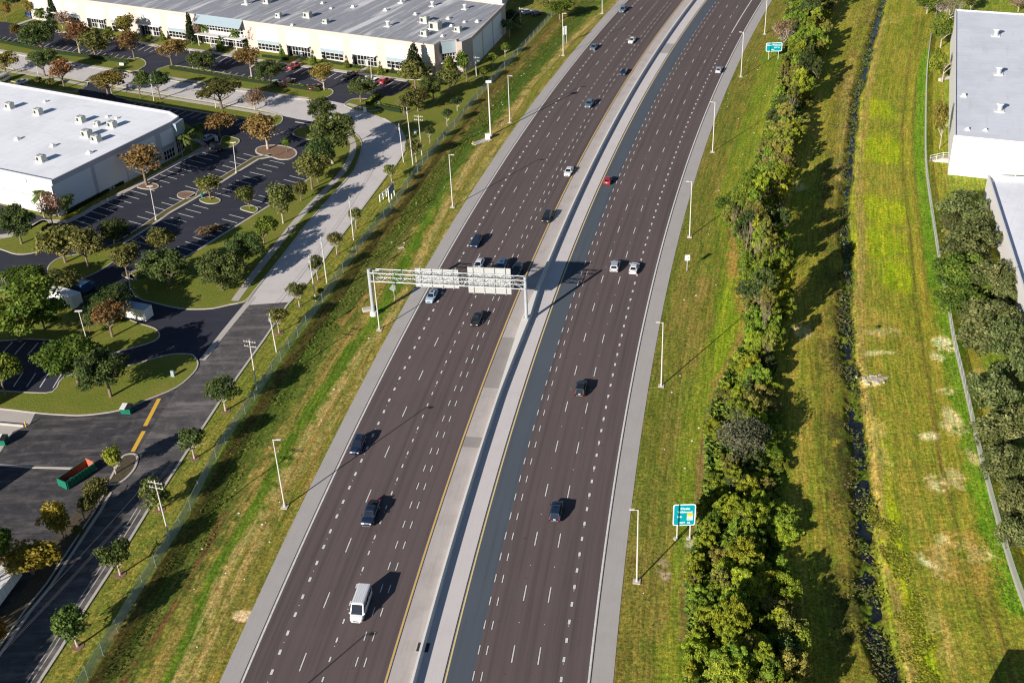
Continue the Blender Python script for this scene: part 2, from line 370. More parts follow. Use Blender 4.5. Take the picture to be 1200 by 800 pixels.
# --- field right of the belt
DITCH = [(1045, -20), (1035, 0), (1030, 20), (1021, 50), (1013, 85), (1005, 110), (1000, 150), (996, 190), (994, 215), (990, 250), (993, 300), (995, 325), (991, 350), (992, 380), (995, 410), (999, 440), (1003, 480), (1008, 520), (1010, 560), (1012, 600), (1015, 650), (1021, 700), (1032, 750), (1047, 800), (1056, 830)]
DW = [(g.x, g.y) for g in Gs(DITCH)]; DWs = cr(DW, 5)
xd = np.interp(Y, [p[1] for p in DWs], [p[0] for p in DWs]) if DWs[0][1] < DWs[-1][1] else np.interp(Y, [p[1] for p in DWs][::-1], [p[0] for p in DWs][::-1])
FD = X-xd   # metres right of the ditch
fld = (FD > 0) & (FD < 24)
blend(fld*0.5, C3(0.155, 0.155, 0.035)); blend(fld*sm(n1, 0.45, 0.62)*0.5, C3(0.19, 0.165, 0.05)); blend(fld*sm(n2, 0.55, 0.72)*0.4, C3(0.12, 0.165, 0.028))
for (x, y, rx, ry) in ((1025, 125, 4, 8), (1035, 175, 7, 9), (1040, 245, 7, 7), (1030, 285, 5, 9), (1050, 320, 4, 6)): blob(x, y, rx, ry, lime, 0.8, 0.3)
paint([(1035, 590), (1042, 640), (1052, 690), (1070, 740), (1085, 790), (1095, 825)], 2.6, (0.22, 0.25, 0.02), 0.7, 0.9)
paint([(1035, 580), (1034, 540), (1032, 500)], 2.0, (0.19, 0.22, 0.025), 0.9, 0.6)
paint([(1086, 60), (1080, 100), (1079, 160), (1080, 200), (1087, 250), (1095, 310), (1110, 380), (1124, 450), (1140, 530), (1158, 600), (1172, 650), (1195, 710)], 2.4, (0.085, 0.175, 0.02), 0.8, 0.85, rag=0.9)
for off in (-6, 5):
    paint([(1080+off*0.6, 20), (1072+off*.7, 60), (1067+off, 110), (1063+off, 170), (1068+off, 230), (1075+off, 300), (1081+off, 370), (1088+off, 410), (1098+off, 470), (1108+off, 540), (1124+off*1.2, 600), (1142+off*1.3, 660), (1165+off*1.4, 740), (1180+off*1.5, 800)], 0.45, (0.10, 0.085, 0.035), 0.9, 0.75, cut=0.33)
paint([(1080, 60), (1067, 110), (1064, 170), (1068, 230), (1076, 300), (1085, 370), (1093, 410), (1103, 470), (1114, 540), (1130, 600), (1150, 670)], 1.0, (0.20, 0.18, 0.045), 0.9, 0.7)
BANK = [(1038, 20), (1030, 45), (1022, 85), (1015, 120), (1012, 150), (1006, 200), (1009, 260), (1010, 300), (1006, 350), (1008, 400), (1012, 440), (1018, 480), (1025, 510), (1028, 560), (1030, 600), (1040, 660), (1053, 710), (1066, 770), (1072, 800)]
paint(BANK, 1.3, (0.22, 0.165, 0.095), 0.7, 0.85, cut=0.38)
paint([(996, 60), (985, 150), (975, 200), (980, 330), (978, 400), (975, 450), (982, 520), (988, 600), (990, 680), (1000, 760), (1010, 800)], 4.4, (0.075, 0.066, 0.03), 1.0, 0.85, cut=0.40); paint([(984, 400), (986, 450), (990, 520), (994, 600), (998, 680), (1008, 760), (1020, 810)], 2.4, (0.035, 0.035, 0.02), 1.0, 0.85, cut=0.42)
paint([(1000, 60), (988, 150), (985, 210)], 1.6, (0.27, 0.20, 0.12), 0.9, 0.8, cut=0.4)
wl = (FD < 0) & (FD > -26) & (HOFF > 36)
blend(wl*sm(n1, 0.42, 0.6)*0.55, C3(0.20, 0.16, 0.05)); blend(wl*sm(n2, 0.5, 0.7)*0.45, C3(0.11, 0.14, 0.03))
for (x, y, rx, ry, c, k, ct) in ((1105, 402, 1.6, 2.2, sand, .9, .38), (1098, 418, 1.0, 1.4, sand*.8, .8, .4), (1108, 458, 1.2, .8, sand*.8, .7, .4), (1115, 487, 1.2, 2.2, sand*.8, .8, .42), (1088, 511, 1.6, 1.2, sand*.85, .8, .42),
        (1118, 500, 1.8, 2.4, sand*.75, .7, .44), (1140, 535, 1.0, 2.0, sand*.7, .6, .42), (1097, 565, 1.6, 1.8, sand*.8, .7, .44), (1120, 560, 1.2, 2.2, sand*.7, .6, .44), (1117, 638, 2.4, 2.2, sand, .9, .42), (1095, 655, 1.8, 1.6, sand, .95, .4), (1148, 650, 1.9, 1.5, sand, 1, .36), (1110, 670, 1.6, 1.4, sand*.7, .7, .44),
        (1130, 655, 4, 5, C3(.24, .16, .07), .7, .34), (940, 388, 1.4, 2.0, C3(.38, .3, .24), .9, .36), (935, 218, 2, 2, C3(.32, .26, .22), .8, .36), (1028, 413, 3.2, .9, sand*.75, .8, .38), (1032, 388, 3, 1.6, sand*.6, .6, .42), (1018, 445, 2.2, 1.3, sand, .6, .3), (1027, 500, 1.4, 3, straw, .8, .4), (1034, 535, 1.2, 4, straw, .7, .42), (1100, 740, 1.6, 6, straw*.8, .6, .42), (1075, 402, 1.5, 2, tan, .6, .4),
        (1060, 18, 6, 3, tan, .7, .42), (1045, 25, 4, 2, straw, .6, .44), (1020, 370, 2.6, 8, tan, .6, .42), (1158, 438, 3, 2.5, C3(.3, .22, .12), .9, .3), (880, 480, 2, 5, soil, .6, .36), (815, 637, 1.1, .9, sand*.8, .9, .3), (820, 745, .9, 2, sand*.6, .7, .42), (778, 668, .9, 2.2, sand*.7, .6, .47), (286, 720, 1.4, .9, C3(.5, .38, .3), .9, .2)):
    blob(x, y, rx, ry, c, k, ct)
# ditch bed
dd = np.abs(FD)+(n2-0.5)*1.2
wdt = 0.35+0.45*sm(-Y, -230, -130)
blend(1-sm(dd, wdt+.2, wdt+1.1), C3(0.032, 0.028, 0.018)); blend((1-sm(dd, wdt-.2, wdt+.5))*sm(vnoise(X, Y, 2.6, 91, 3), .47, .56)*.9, C3(0.06, 0.09, 0.018)); blend((1-sm(dd, wdt+.5, wdt+1.6))*sm(n4, 0.45, 0.6)*0.8, C3(0.085, 0.10, 0.025))
# mown lawn round the right-hand buildings
gl = (FD > 24.5)
blend(gl*0.7, C3(0.125, 0.165, 0.038))
# --- relief
Z = np.full(X.shape, -0.03)
prof = 1-sm(np.abs(FD)+(n2-.5)*1.4, wdt*0.75, wdt+2.1); Z -= 1.12*prof; Z += prof*((vnoise(X, Y, 2.6, 91, 3)-.47)*1.5*sm(-Y, -330, -180)+(n4-.5)*.25+(n2-.5)*.3)
sd = pdist(cr([(g.x, g.y) for g in Gs(SWALE)], 4)); Z -= 0.55*(1-sm(sd, 0.5, 5.0))
rough = sm(np.abs(HOFF-(-12.5)), 28.5, 33)*np.where(HOFF < -40, sm(-HOFF, 41, 43)*sm(-HOFF, -70, -71), 1)
Z += (n4-0.6)*0.10*np.where((HOFF > 15) | ((HOFF < -41) & (sd < 7)), 1, 0.0)+(n2-0.6)*0.10*np.where((HOFF > 36), 1, 0.0)
Z = np.minimum(Z, -0.012)
ALB = np.clip(ALB*(0.80+0.40*n4)[:, None]*np.where((FD > -26)[:, None], np.array([1.92, 2.0, 1.1]), np.array([1.56, 1.54, 1.22])), 0, 0.75)
me = bpy.data.meshes.new('ground'); nv = X.size
me.vertices.add(nv); me.vertices.foreach_set('co', np.stack([X, Y, Z], 1).ravel())
ii = (np.arange(NY-1)[:, None]*NX+np.arange(NX-1)[None, :]).ravel()
quads = np.stack([ii, ii+1, ii+NX+1, ii+NX], 1)
me.loops.add(quads.size); me.loops.foreach_set('vertex_index', quads.ravel()); me.polygons.add(len(quads))
me.polygons.foreach_set('loop_start', np.arange(0, quads.size, 4)); me.polygons.foreach_set('loop_total', np.full(len(quads), 4)); me.polygons.foreach_set('use_smooth', np.ones(len(quads), bool))
me.update(calc_edges=True)
at = me.attributes.new('albedo', 'FLOAT_COLOR', 'POINT'); at.data.foreach_set('color', np.concatenate([ALB, np.ones((nv, 1))], 1).ravel())
at = me.attributes.new('along', 'FLOAT_VECTOR', 'POINT'); at.data.foreach_set('vector', np.stack([HOFF, HS, np.zeros(nv)], 1).ravel())
k = NT('ground_grass'); a = k.n('ShaderNodeAttribute', attribute_name='albedo'); al = k.n('ShaderNodeAttribute', attribute_name='along'); ob = k.tc.outputs['Object']
f1 = k.noise(ob, 1.7, 8, 0.8); f2 = k.noise(k.mapping(al.outputs['Vector'], (2.2, 0.12, 1)), 1, 6, 0.7); f3 = k.noise(ob, 0.45, 6, 0.7); f4 = k.noise(ob, 5.5, 4, 0.8)
c = k.mix(a.outputs['Color'], k.ramp(f1, [(0.34, g3(0.35)), (0.5, g3(1.0)), (0.66, g3(1.9))]), 1.0, 'MULTIPLY')
c = k.mix(c, k.ramp(f2, [(0.38, (0.62, 0.70, 0.6)), (0.62, (1.32, 1.24, 1.1))]), 0.9, 'MULTIPLY'); f5 = k.noise(k.mapping(al.outputs['Vector'], (0.7, 0.02, 1), (5, 3, 0)), 1, 5, 0.65); c = k.mix(c, k.ramp(f5, [(0.4, (0.80, 0.92, 0.7)), (0.6, (1.2, 1.06, 1.1))]), 0.9, 'MULTIPLY')
c = k.mix(c, k.ramp(f4, [(0.3, g3(0.6)), (0.7, g3(1.35))]), 0.8, 'MULTIPLY')
c = k.mix(c, k.ramp(f3, [(0.35, (0.8, 0.95, 0.8)), (0.65, (1.22, 1.02, 1.05))]), 0.8, 'MULTIPLY')
k.l(c, k.b.inputs['Base Color']); k.b.inputs['Roughness'].default_value = 0.95; k.b.inputs['Specular IOR Level'].default_value = 0.08
k.bump(f1, 0.9, 0.25)
me.materials.append(k.m); tag(mkobj('ground', me), kind='structure')
mb = MB(); mb.quad((-6000, -1500, -1.9), (6000, -1500, -1.9), (6000, 8000, -1.9), (-6000, 8000, -1.9))
tag(mb.build('outer_ground', M_lawn), kind='structure')
# water in the ditch
M_water = pmat('ditch_water', (0.012, 0.014, 0.014), 0.06, var=0.3, scale=0.8, bump=0.25, bscale=2.5, spec=0.8)
mb = MB(); pts = [Vector((p[0], p[1], 0)) for p in DWs]; mb.ribbon(pts, 3.6, -1.08, -1.08); tag(mb.build('water', M_water), kind='structure')

# ------------------------------------------------------------------ highway
def hroad(name, o0, o1, z, mat):
    """a strip of carriageway with UV = metres across, metres along"""
    s0, s1, ds = 10, 640, 4; n = int((s1-s0)/ds)+1; vs = []; fs = []; uv = []
    for i in range(n):
        s = s0+i*ds
        for o in (o0, o1): vs.append(HP(s, o, z)); uv.append((o, s))
    for i in range(n-1): fs.append((2*i, 2*i+1, 2*i+3, 2*i+2))
    me = bpy.data.meshes.new(name); me.from_pydata(vs, [], fs); ul = me.uv_layers.new(name='UVMap')
    for l in me.loops: ul.data[l.index].uv = uv[l.vertex_index]
    me.materials.append(mat); return tag(mkobj(name, me), kind='structure')
hroad('road', -4.85, 11.0, 0.02, M_hwy); hroad('road', -36.45, -16.85, 0.02, M_hwy)
hroad('road_strip', -8.75, -4.85, 0.02, M_strip)
hroad('shoulder', 11.0, 14.2, 0.016, M_shl); hroad('shoulder', -39.55, -36.45, 0.016, M_shl)
hroad('median', -16.85, -12.8, 0.016, M_med); hroad('median', -12.8, -8.75, 0.014, M_med2)
# darker repair slabs on the median shoulder
mb = MB()
for (s0, s1, o0, o1) in ((126.5, 147, -16.6, -13.2), (108, 111, -16.6, -13.3)): hstrip(mb, o0, o1, 0.022, s0, s1, 3)
tag(mb.build('median_slab', conc_mat('dark_slab', (0.31, 0.285, 0.27), 0.4)), kind='structure')
mb = MB()
for (s0, s1, o0, o1) in ((323, 333, -12.0, -8.9),): hstrip(mb, o0, o1, 0.022, s0, s1, 2)
tag(mb.build('median_slab', conc_mat('grey_slab', (0.38, 0.36, 0.345), 0.3)), kind='structure')
def line(name, off, w, mat, s0=10, s1=640, z=0.026):
    mb = MB(); hstrip(mb, off-w/2, off+w/2, z, s0, s1, 4); tag(mb.build(name, mat), kind='structure')
def dashes(name, off, w, L, P, ph, mat=M_paintw, s0=12, s1=640, z=0.026, skip=None, dk=True):
    mb = MB(); mk = MB(); s = s0+((ph-s0) % P)
    while s < s1:
        if not (skip and skip[0] < s < skip[1]):
            mb.quad(HP(s-L/2, off-w/2, z), HP(s-L/2, off+w/2, z), HP(s+L/2, off+w/2, z), HP(s+L/2, off-w/2, z))
            if dk: mk.quad(HP(s-L/2-.05, off-w/2-.08, z-.003), HP(s-L/2-.05, off+w/2+.08, z-.003), HP(s+L/2+.05, off+w/2+.08, z-.003), HP(s+L/2+.05, off-w/2-.08, z-.003))
        s += P
    tag(mb.build(name, mat), kind='structure')
    if dk: tag(mk.build(name+'_outline', M_black), kind='structure')
line('edge_line', 10.88, 0.26, M_paintw); line('edge_line', -36.4, 0.26, M_paintw)
line('edge_line_gap', 11.16, 0.16, M_black, z=0.024); line('edge_line_gap', -36.68, 0.12, M_black, z=0.024)
line('yellow_line', -16.68, 0.19, M_painty); line('yellow_line', -8.55, 0.22, M_paintpy)
line('yellow_line_gap', -16.45, 0.14, M_black, z=0.024); line('yellow_line_gap', -8.86, 0.16, M_black, z=0.024)
for off in (0.0, 3.68): dashes('lane_marking', off, 0.18, 3.3, 12.192, 61.3)
dashes('lane_marking', 7.15, 0.36, 0.95, 3.645, 144.8, skip=(347, 640)); line('lane_marking_solid', 7.15, 0.3, M_paintw, 348, 640)
for off in (-4.86, -3.72): dashes('lane_marking', off, 0.16, 1.75, 4.85, 71.3)
dashes('lane_marking', -32.86, 0.38, 0.95, 3.645, 65.6); dashes('lane_marking', -25.4, 0.24, 0.95, 3.645, 65.0); dashes('lane_marking', -29.07, 0.18, 3.3, 12.03, 56.9)
for off in (-21.52, -20.3): dashes('lane_marking', off, 0.16, 1.75, 4.85, 62.5)
for off, ph in ((1.0, 0), (-29.07, 6), (1.9, 0)): pass
# reflective studs
mb = MB()
for off in (0.0, 3.68, -29.07):
    for i in range(50): p = HP(67.4+i*12.15-48.6, off, 0); mb.box(p.x-.06, p.x+.06, p.y-.06, p.y+.06, 0.02, 0.045)
for off in (7.15, -32.86, -25.4):
    for i in range(90): p = HP(31+i*7.29, off, 0); mb.box(p.x-.06, p.x+.06, p.y-.06, p.y+.06, 0.02, 0.045)
tag(mb.build('road_stud', M_paintw), kind='structure')

# median barrier: F-shaped profile, flaring round the gantry column
gb = G(617, 372.5, 1.0); sG, oG = s_of(gb); print('GANTRY OFF', sG, oG)
mb = MB(); prof = [(-0.36, 0.0), (-0.32, 0.1), (-0.21, 0.36), (-0.18, 1.02), (0.16, 1.02), (0.2, 0.36), (0.32, 0.1), (0.36, 0.0)]
ss = sorted(set(list(np.arange(10, 640, 6.0))+list(np.arange(sG-34, sG+22, 2.0)))); rows = []
def flare(s):
    if s < sG-1.2: return max(0, 1-(sG-1.2-s)/27)
    if s > sG+1.2: return max(0, 1-(s-sG-1.2)/15)
    return 1.0
c0 = -12.82
for s in ss:
    fl = flare(s); wL = 0.0+(c0-(oG-0.75))*fl*1.0; row = []
    for i, (o, z) in enumerate(prof):
        oo = c0+o-(wL if i < 4 else 0)+(0.55*fl if i >= 4 else 0); zz = z
        row.append(HP(s, oo, zz))
    rows.append(row)
vs = [p for r_ in rows for p in r_]; fs = [(8*i+j, 8*i+j+1, 8*(i+1)+j+1, 8*(i+1)+j) for i in range(len(rows)-1) for j in range(7)]
mb.add(vs, fs); br = mb.build('concrete_barrier', M_barr)
tag(br, 'long pale concrete barrier dividing the two carriageways, widening round the sign gantry column', 'barrier')
# drain grate in the median
dg = s_of(G(498, 758)); t = HT(dg[0]); Mx = Matrix.Translation(HP(dg[0], c0, 0))@Matrix.Rotation(t-math.pi/2, 4, 'Z')
root = empty('drain_inlet', HP(dg[0], c0, 0.02), t-math.pi/2, 'dark drain inlet with pale rim under the median barrier at photo foot', 'drain')
m1 = MB(); m1.box(-1.0, 1.0, -1.0, 1.0, -0.02, 0.012); m1.build('rim', M_curb, root)
m2 = MB()
for i in range(2): m2.box(-0.85+0.95*i, -0.1+0.95*i, -0.85, 0.85, 0.013, 0.03)
m2.build('grate', M_black, root)
# ------------------------------------------------------------------ gantry
M_galv = pmat('galvanised_steel', (0.44, 0.47, 0.485), 0.45, 0.25, var=0.12, scale=2)
M_alu = pmat('aluminium_panel', (0.50, 0.51, 0.50), 0.5, 0.3, var=0.08, scale=3)
M_polew = pmat('pale_pole', (0.66, 0.64, 0.58), 0.55, 0.15, var=0.08, scale=3)
M_green = pmat('sign_green', (0.0, 0.23, 0.21), 0.45, var=0.05)
M_white = pmat('white_sheet', (0.80, 0.80, 0.78), 0.5, var=0.04)
def zfor(g, ty):
    lo, hi = 0., 40.
    for _ in range(40):
        m = (lo+hi)/2
        if proj((g.x, g.y, m))[1] > ty: lo = m
        else: hi = m
    return lo
GL = G(438, 369); GR = G(617, 372.5, 1.0); D2 = Vector((GR.x-GL.x, GR.y-GL.y)); DL = D2.length; gyaw = math.atan2(D2.y, D2.x)
gan = empty('sign_gantry', (GL.x, GL.y, 0), gyaw, 'grey steel truss gantry spanning the left carriageway with its sign panels turned away', 'sign gantry')
zL1, zL0 = zfor(GL, 318.5), zfor(GL, 329); zR1, zR0 = zfor(GR, 327.5), zfor(GR, 338)
zt = lambda x: zL1+(zR1-zL1)*x/DL; zb = lambda x: zt(x)-1.95
m = MB(); m.tube((0, 0, 0.9), (0, 0, zfor(GL, 315.7)+.1), 0.42, 0.36, 16); m.build('column', M_galv, gan, smooth=False)
m = MB(); m.tube((0, 0, -0.1), (0, 0, 0.9), 0.75, 0.75, 18); m.build('footing', M_barr, gan)
m = MB(); m.tube((DL, 0, 1.0), (DL, 0, zfor(GR, 324.8)+.1), 0.36, 0.31, 16); m.tube((DL, 0, .98), (DL, 0, 1.1), 0.62, 0.62, 16); m.build('column', M_galv, gan)
for yy in (-0.45, 1.35):
    for zf in (zt, zb):
        m = MB(); m.tube((0.3, yy, zf(0)), (DL, yy, zf(DL)), 0.10, 0.10, 8); m.build('chord', M_galv, gan)
m = MB(); nb = 15; step = (DL-0.6)/nb
for i in range(nb+1):
    x = 0.4+i*step*0.995
    for yy in (-0.45, 1.35): m.tube((x, yy, zb(x)), (x, yy, zt(x)), 0.035, n=6)
    for zf in (zb, zt): m.tube((x, -0.45, zf(x)), (x, 1.35, zf(x)), 0.05, n=6)
    if i < nb:
        x2 = x+step*0.995
        for yy in (-0.45, 1.35):
            a, b = (zb(x), zt(x2)) if i % 2 else (zt(x), zb(x2)); m.tube((x, yy, a), (x2, yy, b), 0.042, n=6)
        m.tube((x, -0.45, zt(x)), (x2, 1.35, zt(x2)), 0.045, n=6); m.tube((x, 1.35, zb(x)), (x2, -0.45, zb(x2)), 0.045, n=6)
m.build('bracing', M_galv, gan)
def gpanel(x0f, x1f, y_top, y_bot):
    x0, x1 = x0f*DL, x1f*DL; p = Vector((GL.x+D2.x*(x0f+x1f)/2, GL.y+D2.y*(x0f+x1f)/2+1.9)); zz1, zz0 = zfor(p, y_top), zfor(p, y_bot)
    m = MB(); m.box(x0, x1, 1.85, 1.89, zz0, zz1); pn = m.build('sign_panel', M_alu, gan)
    m = MB(); m.box(x0+.05, x1-.05, 1.892, 1.90, zz0+.05, zz1-.05); m.build('sign_face', M_green, pn)
    m = MB()
    n = int((zz1-zz0)/0.32)
    for i in range(1, n): z = zz0+(zz1-zz0)*i/n; m.box(x0+.02, x1-.02, 1.79, 1.848, z-.03, z+.03)
    m.build('rib', M_alu, pn)
    for i in range(4): x = x0+(x1-x0)*(i+.5)/4; m = MB(); m.box(x-.06, x+.06, 1.66, 1.788, zz0-.2, zz1+.2); m.build('mounting_bar', M_galv, pn)
    for z in (zz0, zz1-.09): m = MB(); m.box(x0, x1, 1.75, 1.848, z, z+.09); m.build('rim', M_alu, pn)
gpanel(0.285, 0.565, 315.0, 336.5); gpanel(0.625, 0.90, 313.5, 343.5)

# ------------------------------------------------------------------ highway lamp posts
M_lampg = pmat('lamp_glass', (0.75, 0.75, 0.7), 0.3)
def lamp_post(bx, by, side, label, h=13.7, topy=None, arm=0.9, r=0.13):
    g = G(bx, by); s, o = s_of(g); t = HT(s)
    root = empty('street_lamp', g, t-math.pi/2, label, 'lamp post', 'lamp posts along the highway')
    if topy: h = zfor(g, topy)
    m = MB(); m.box(-.55, .55, -.55, .55, -.1, .1); m.tube((0, 0, .1), (0, 0, .25), r*1.9, r*1.7, 12); m.build('base', M_curb, root)
    m = MB(); m.tube((0, 0, .25), (0, 0, h), r, r*.62, 10); m.build('pole', M_polew, root)
    d = -side; m = MB(); m.tube((0, 0, h-.15), (d*arm, 0, h-.02), .05, .045, 8); m.build('arm', M_polew, root)
    m = MB(); m.add([(d*arm+sx*.42, sy*.19*w_, h+z) for z, w_ in ((-.1, .8), (.06, 1)) for sx, sy in ((-1, -1), (1, -1), (1, 1), (-1, 1))], [(3, 2, 1, 0), (4, 5, 6, 7), (0, 1, 5, 4), (1, 2, 6, 5), (2, 3, 7, 6), (3, 0, 4, 7)])
    m.build('lamp_head', M_polew, root, bevel=0.03); return root
LP = [(333.7, 593.7, -1, 'pale lamp post on the left embankment, nearest one to the photo foot'), (444.7, 386, -1, 'pale lamp post just in front of the gantry left column'),
      (530.5, 242.5, -1, 'pale lamp post on the left verge, next beyond the gantry'), (597.5, 143.7, -1, 'slim pale lamp post on left verge beside the thick mast'),
      (660, 65, -1, 'pale lamp post on left verge in front of small white sign'), (705.7, 16, -1, 'farthest lamp post on the left verge, at the photo top'),
      (746.2, 681, 1, 'tall pale lamp post on right verge, nearest, left of green exit sign'), (774.8, 452, 1, 'pale lamp post on the right verge, second from photo foot'),
      (808, 277.5, 1, 'pale lamp post on right verge above the small white sign'), (835, 178, 1, 'pale lamp post on right verge, fourth from photo foot'),
      (868.2, 90, 1, 'pale lamp post on right verge beside the distant silver car'), (896, 40, 1, 'farthest lamp post on the right verge, beside teal sign')]
for bx, by, sd_, lb in LP: lamp_post(bx, by, sd_, lb)
g = Vector((-44.9, 98.8, 0)); px_, py_, _z = proj(g); lamp_post(px_, py_, -1, 'lamp post below the photo foot whose shadow crosses the left carriageway')
# thick mast with cabinet
g = G(575, 158.7); root = empty('camera_mast', g, 0, 'thick pale mast with white cabinet on the left verge', 'mast'); h = zfor(g, 95)
m = MB(); m.tube((0, 0, .3), (0, 0, h), .24, .14, 12); m.build('pole', M_polew, root)
m = MB(); m.tube((0, 0, -.1), (0, 0, .3), .6, n=12); m.build('base', M_curb, root)
m = MB(); m.box(-.6, .9, -.25, .25, h-.5, h+.1); m.build('head', M_white, root, bevel=.04)
g = G(571.5, 163.5); root = empty('utility_cabinet', g, 0.3, 'white roadside cabinet on a slab beside the thick mast', 'cabinet')
m = MB(); m.box(-.55, .55, -.4, .4, .1, 1.6); m.box(-.6, .6, -.45, .45, 1.6, 1.68); m.build('body', M_white, root); m = MB(); m.box(-.9, .9, -.8, .7, -.1, .1); m.build('slab', M_curb, root)
m = MB(); m.box(.0, .01, -.42, -.405, .3, 1.4); m.build('door', M_galv, root)
g = G(562, 167); tag(MB().box(-2.2, 2.2, -.9, .9, 0, .16, Matrix.Translation(g)@Matrix.Rotation(.7, 4, 'Z')).build('drain_slab', M_curb), 'flat pale concrete drain slab in the grass near thick mast', 'slab')
g = G(554.5, 170); tag(MB().tube(g, g+Vector((0, 0, 1.1)), .12, .12).build('marker_post', M_painty), 'short pale marker post by the concrete drain slab', 'post')
g = G(431, 363.5); tag(MB().box(-1.1, 1.1, -.7, .7, 0, .5, Matrix.Translation(g)@Matrix.Rotation(.3, 4, 'Z')).build('junction_box', M_curb, bevel=.05), 'low pale concrete box in the grass left of gantry footing', 'box')
g = G(470, 290.5); tag(MB().box(-.7, .7, -.4, .4, 0, .12, Matrix.Translation(g)@Matrix.Rotation(.3, 4, 'Z')).build('manhole_cover', M_curb), 'small flat pale cover in the grass above the gantry', 'cover')

# ------------------------------------------------------------------ signs
def text(body, size, loc, parent, mat, name='lettering', align='CENTER', rot=(math.pi/2, 0, 0), ext=0.004):
    cu = bpy.data.curves.new(name, 'FONT'); cu.body = body; cu.size = size; cu.align_x = align; cu.align_y = 'CENTER'; cu.extrude = ext; cu.offset = size*0.010
    o = bpy.data.objects.new(name, cu); COL.objects.link(o); cu.materials.append(mat); me_ = bpy.data.meshes.new_from_object(o); bpy.data.objects.remove(o); me_.name = name
    o = mkobj(name, me_, parent, loc); o.rotation_euler = rot; return o
M_post = pmat('sign_post', (0.62, 0.62, 0.6), 0.5, 0.2)
M_signw = pmat('sign_white', (0.85, 0.86, 0.84), 0.5, var=0.03)
M_teal = pmat('sign_teal', (0.0, 0.27, 0.32), 0.4, var=0.04)
M_orange = pmat('shield_orange', (0.85, 0.5, 0.05), 0.5)
M_lgreen = pmat('shield_green', (0.25, 0.55, 0.3), 0.5)
def rrect(m, x0, x1, z0, z1, y, r, th):
    pts = []
    for cx, cz, a0 in ((x1-r, z1-r, 0), (x0+r, z1-r, 90), (x0+r, z0+r, 180), (x1-r, z0+r, 270)):
        for i in range(6): a = R(a0+i*18); pts.append((cx+r*math.cos(a), cz+r*math.sin(a)))
    n = len(pts); vs = [(p[0], y, p[1]) for p in pts]+[(p[0], y+th, p[1]) for p in pts]
    m.add(vs, [tuple(range(n))]+[tuple(range(2*n-1, n-1, -1))]+[(i, n+i, n+(i+1) % n, (i+1) % n) for i in range(n)])
g0 = G(793.6, 631.5); g1 = G(807.4, 629.8); yaw = -0.03
mid = (g0+g1)/2; zt_, zb_ = zfor(mid, 590.3), zfor(mid, 615)
root = empty('exit_sign', mid, yaw, 'teal exit sign with orange route shield on two posts beside the lower tree belt', 'road sign')
wd = 1.72
for sx in (-1, 1):
    m = MB(); m.box(sx*1.0-.09, sx*1.0+.09, -.02, .12, 0, zt_-.2); p_ = m.build('post', M_post, root); m = MB(); m.tube((sx*1.0-.15, 0, -.1), (sx*1.0-.15, 0, .14), .38, n=10); m.build('footing', M_curb, p_)
m = MB(); rrect(m, -wd, wd, zb_, zt_, -.08, .35, .05); pn = m.build('panel', M_signw, root)
m = MB(); rrect(m, -wd+.14, wd-.14, zb_+.14, zt_-.14, -.092, .26, .01); m.build('panel_face', M_teal, pn)
H_ = zt_-zb_
text('Ocala', .62, (0.1, -.10, zt_-H_*.20), pn, M_signw); text('Wildwood', .52, (0.1, -.10, zt_-H_*.36), pn, M_signw)
text('VIA', .5, (-.72, -.10, zt_-H_*.585), pn, M_signw); text('EXIT  45', .5, (.05, -.10, zt_-H_*.87), pn, M_signw)
m = MB(); m.box(.42, 1.32, -.105, -.094, zt_-H_*.57, zt_-H_*.42); m.build('shield_top', M_orange, pn)
m = MB(); m.box(.42, 1.32, -.105, -.094, zt_-H_*.74, zt_-H_*.572); m.build('shield_base', M_signw, pn)
m = MB(); m.add([(.62, -.11, zt_-H_*.6), (.92, -.11, zt_-H_*.72), (.62, -.11, zt_-H_*.72)], [(0, 2, 1)]); m.build('shield_mark', M_lgreen, pn)
# far teal sign
g = G(906, 70); zt_ = zfor(g, 50.3); zb_ = zfor(g, 60.5)
root = empty('guide_sign', g, -.05, 'wide teal guide sign with white rim half hidden by distant trees, upper verge', 'road sign')
m = MB(); rrect(m, -2.5, 2.5, zb_, zt_, 0, .4, .06); pn = m.build('panel', M_signw, root); m = MB(); rrect(m, -2.34, 2.34, zb_+.16, zt_-.16, -.012, .3, .01); m.build('panel_face', M_teal, pn)
text('Ocala Wildwood', .64, (0, -.02, zt_-.75), pn, M_signw); text('EXIT 45', .5, (0.9, -.02, zb_+1.25), pn, M_signw); text('1 MILE', .45, (-.5, -.02, zb_+.55), pn, M_signw)
for sx in (-1, 1): m = MB(); m.box(sx*1.5-.08, sx*1.5+.08, .062, .2, 0, zt_); m.build('post', M_post, root)
# small white sign right verge
g = G(804.9, 317.5); root = empty('route_sign', g, 0, 'small square white sign on single post on the right verge', 'road sign'); z1, z0 = zfor(g, 298.8), zfor(g, 305.2)
m = MB(); m.box(-.06, .06, .0, .1, 0, z1-.1); m.build('post', M_post, root); m = MB(); m.box(-.55, .55, -.03, .0, z0, z1); pn = m.build('panel', M_signw, root)
m = MB(); m.tube((-.1, -.035, (z0+z1)/2), (.2, -.035, (z0+z1)/2+.2), .05); m.tube((.2, -.035, (z0+z1)/2+.2), (.26, -.035, (z0+z1)/2-.2), .05); m.build('symbol', M_black, pn)
# white sign, back to us, on two posts, left verge far
g = G(662.6, 51.5); root = empty('roadside_sign', g, .5, 'white sign panel on two posts behind the far left lamp post', 'road sign'); z1, z0 = zfor(g, 31), zfor(g, 41)
for sx in (-.5, .5): m = MB(); m.box(sx-.06, sx+.06, 0, .1, 0, z1); m.build('post', M_post, root)
m = MB(); m.box(-.75, .75, .102, .13, z0, z1); m.build('panel', M_signw, root)
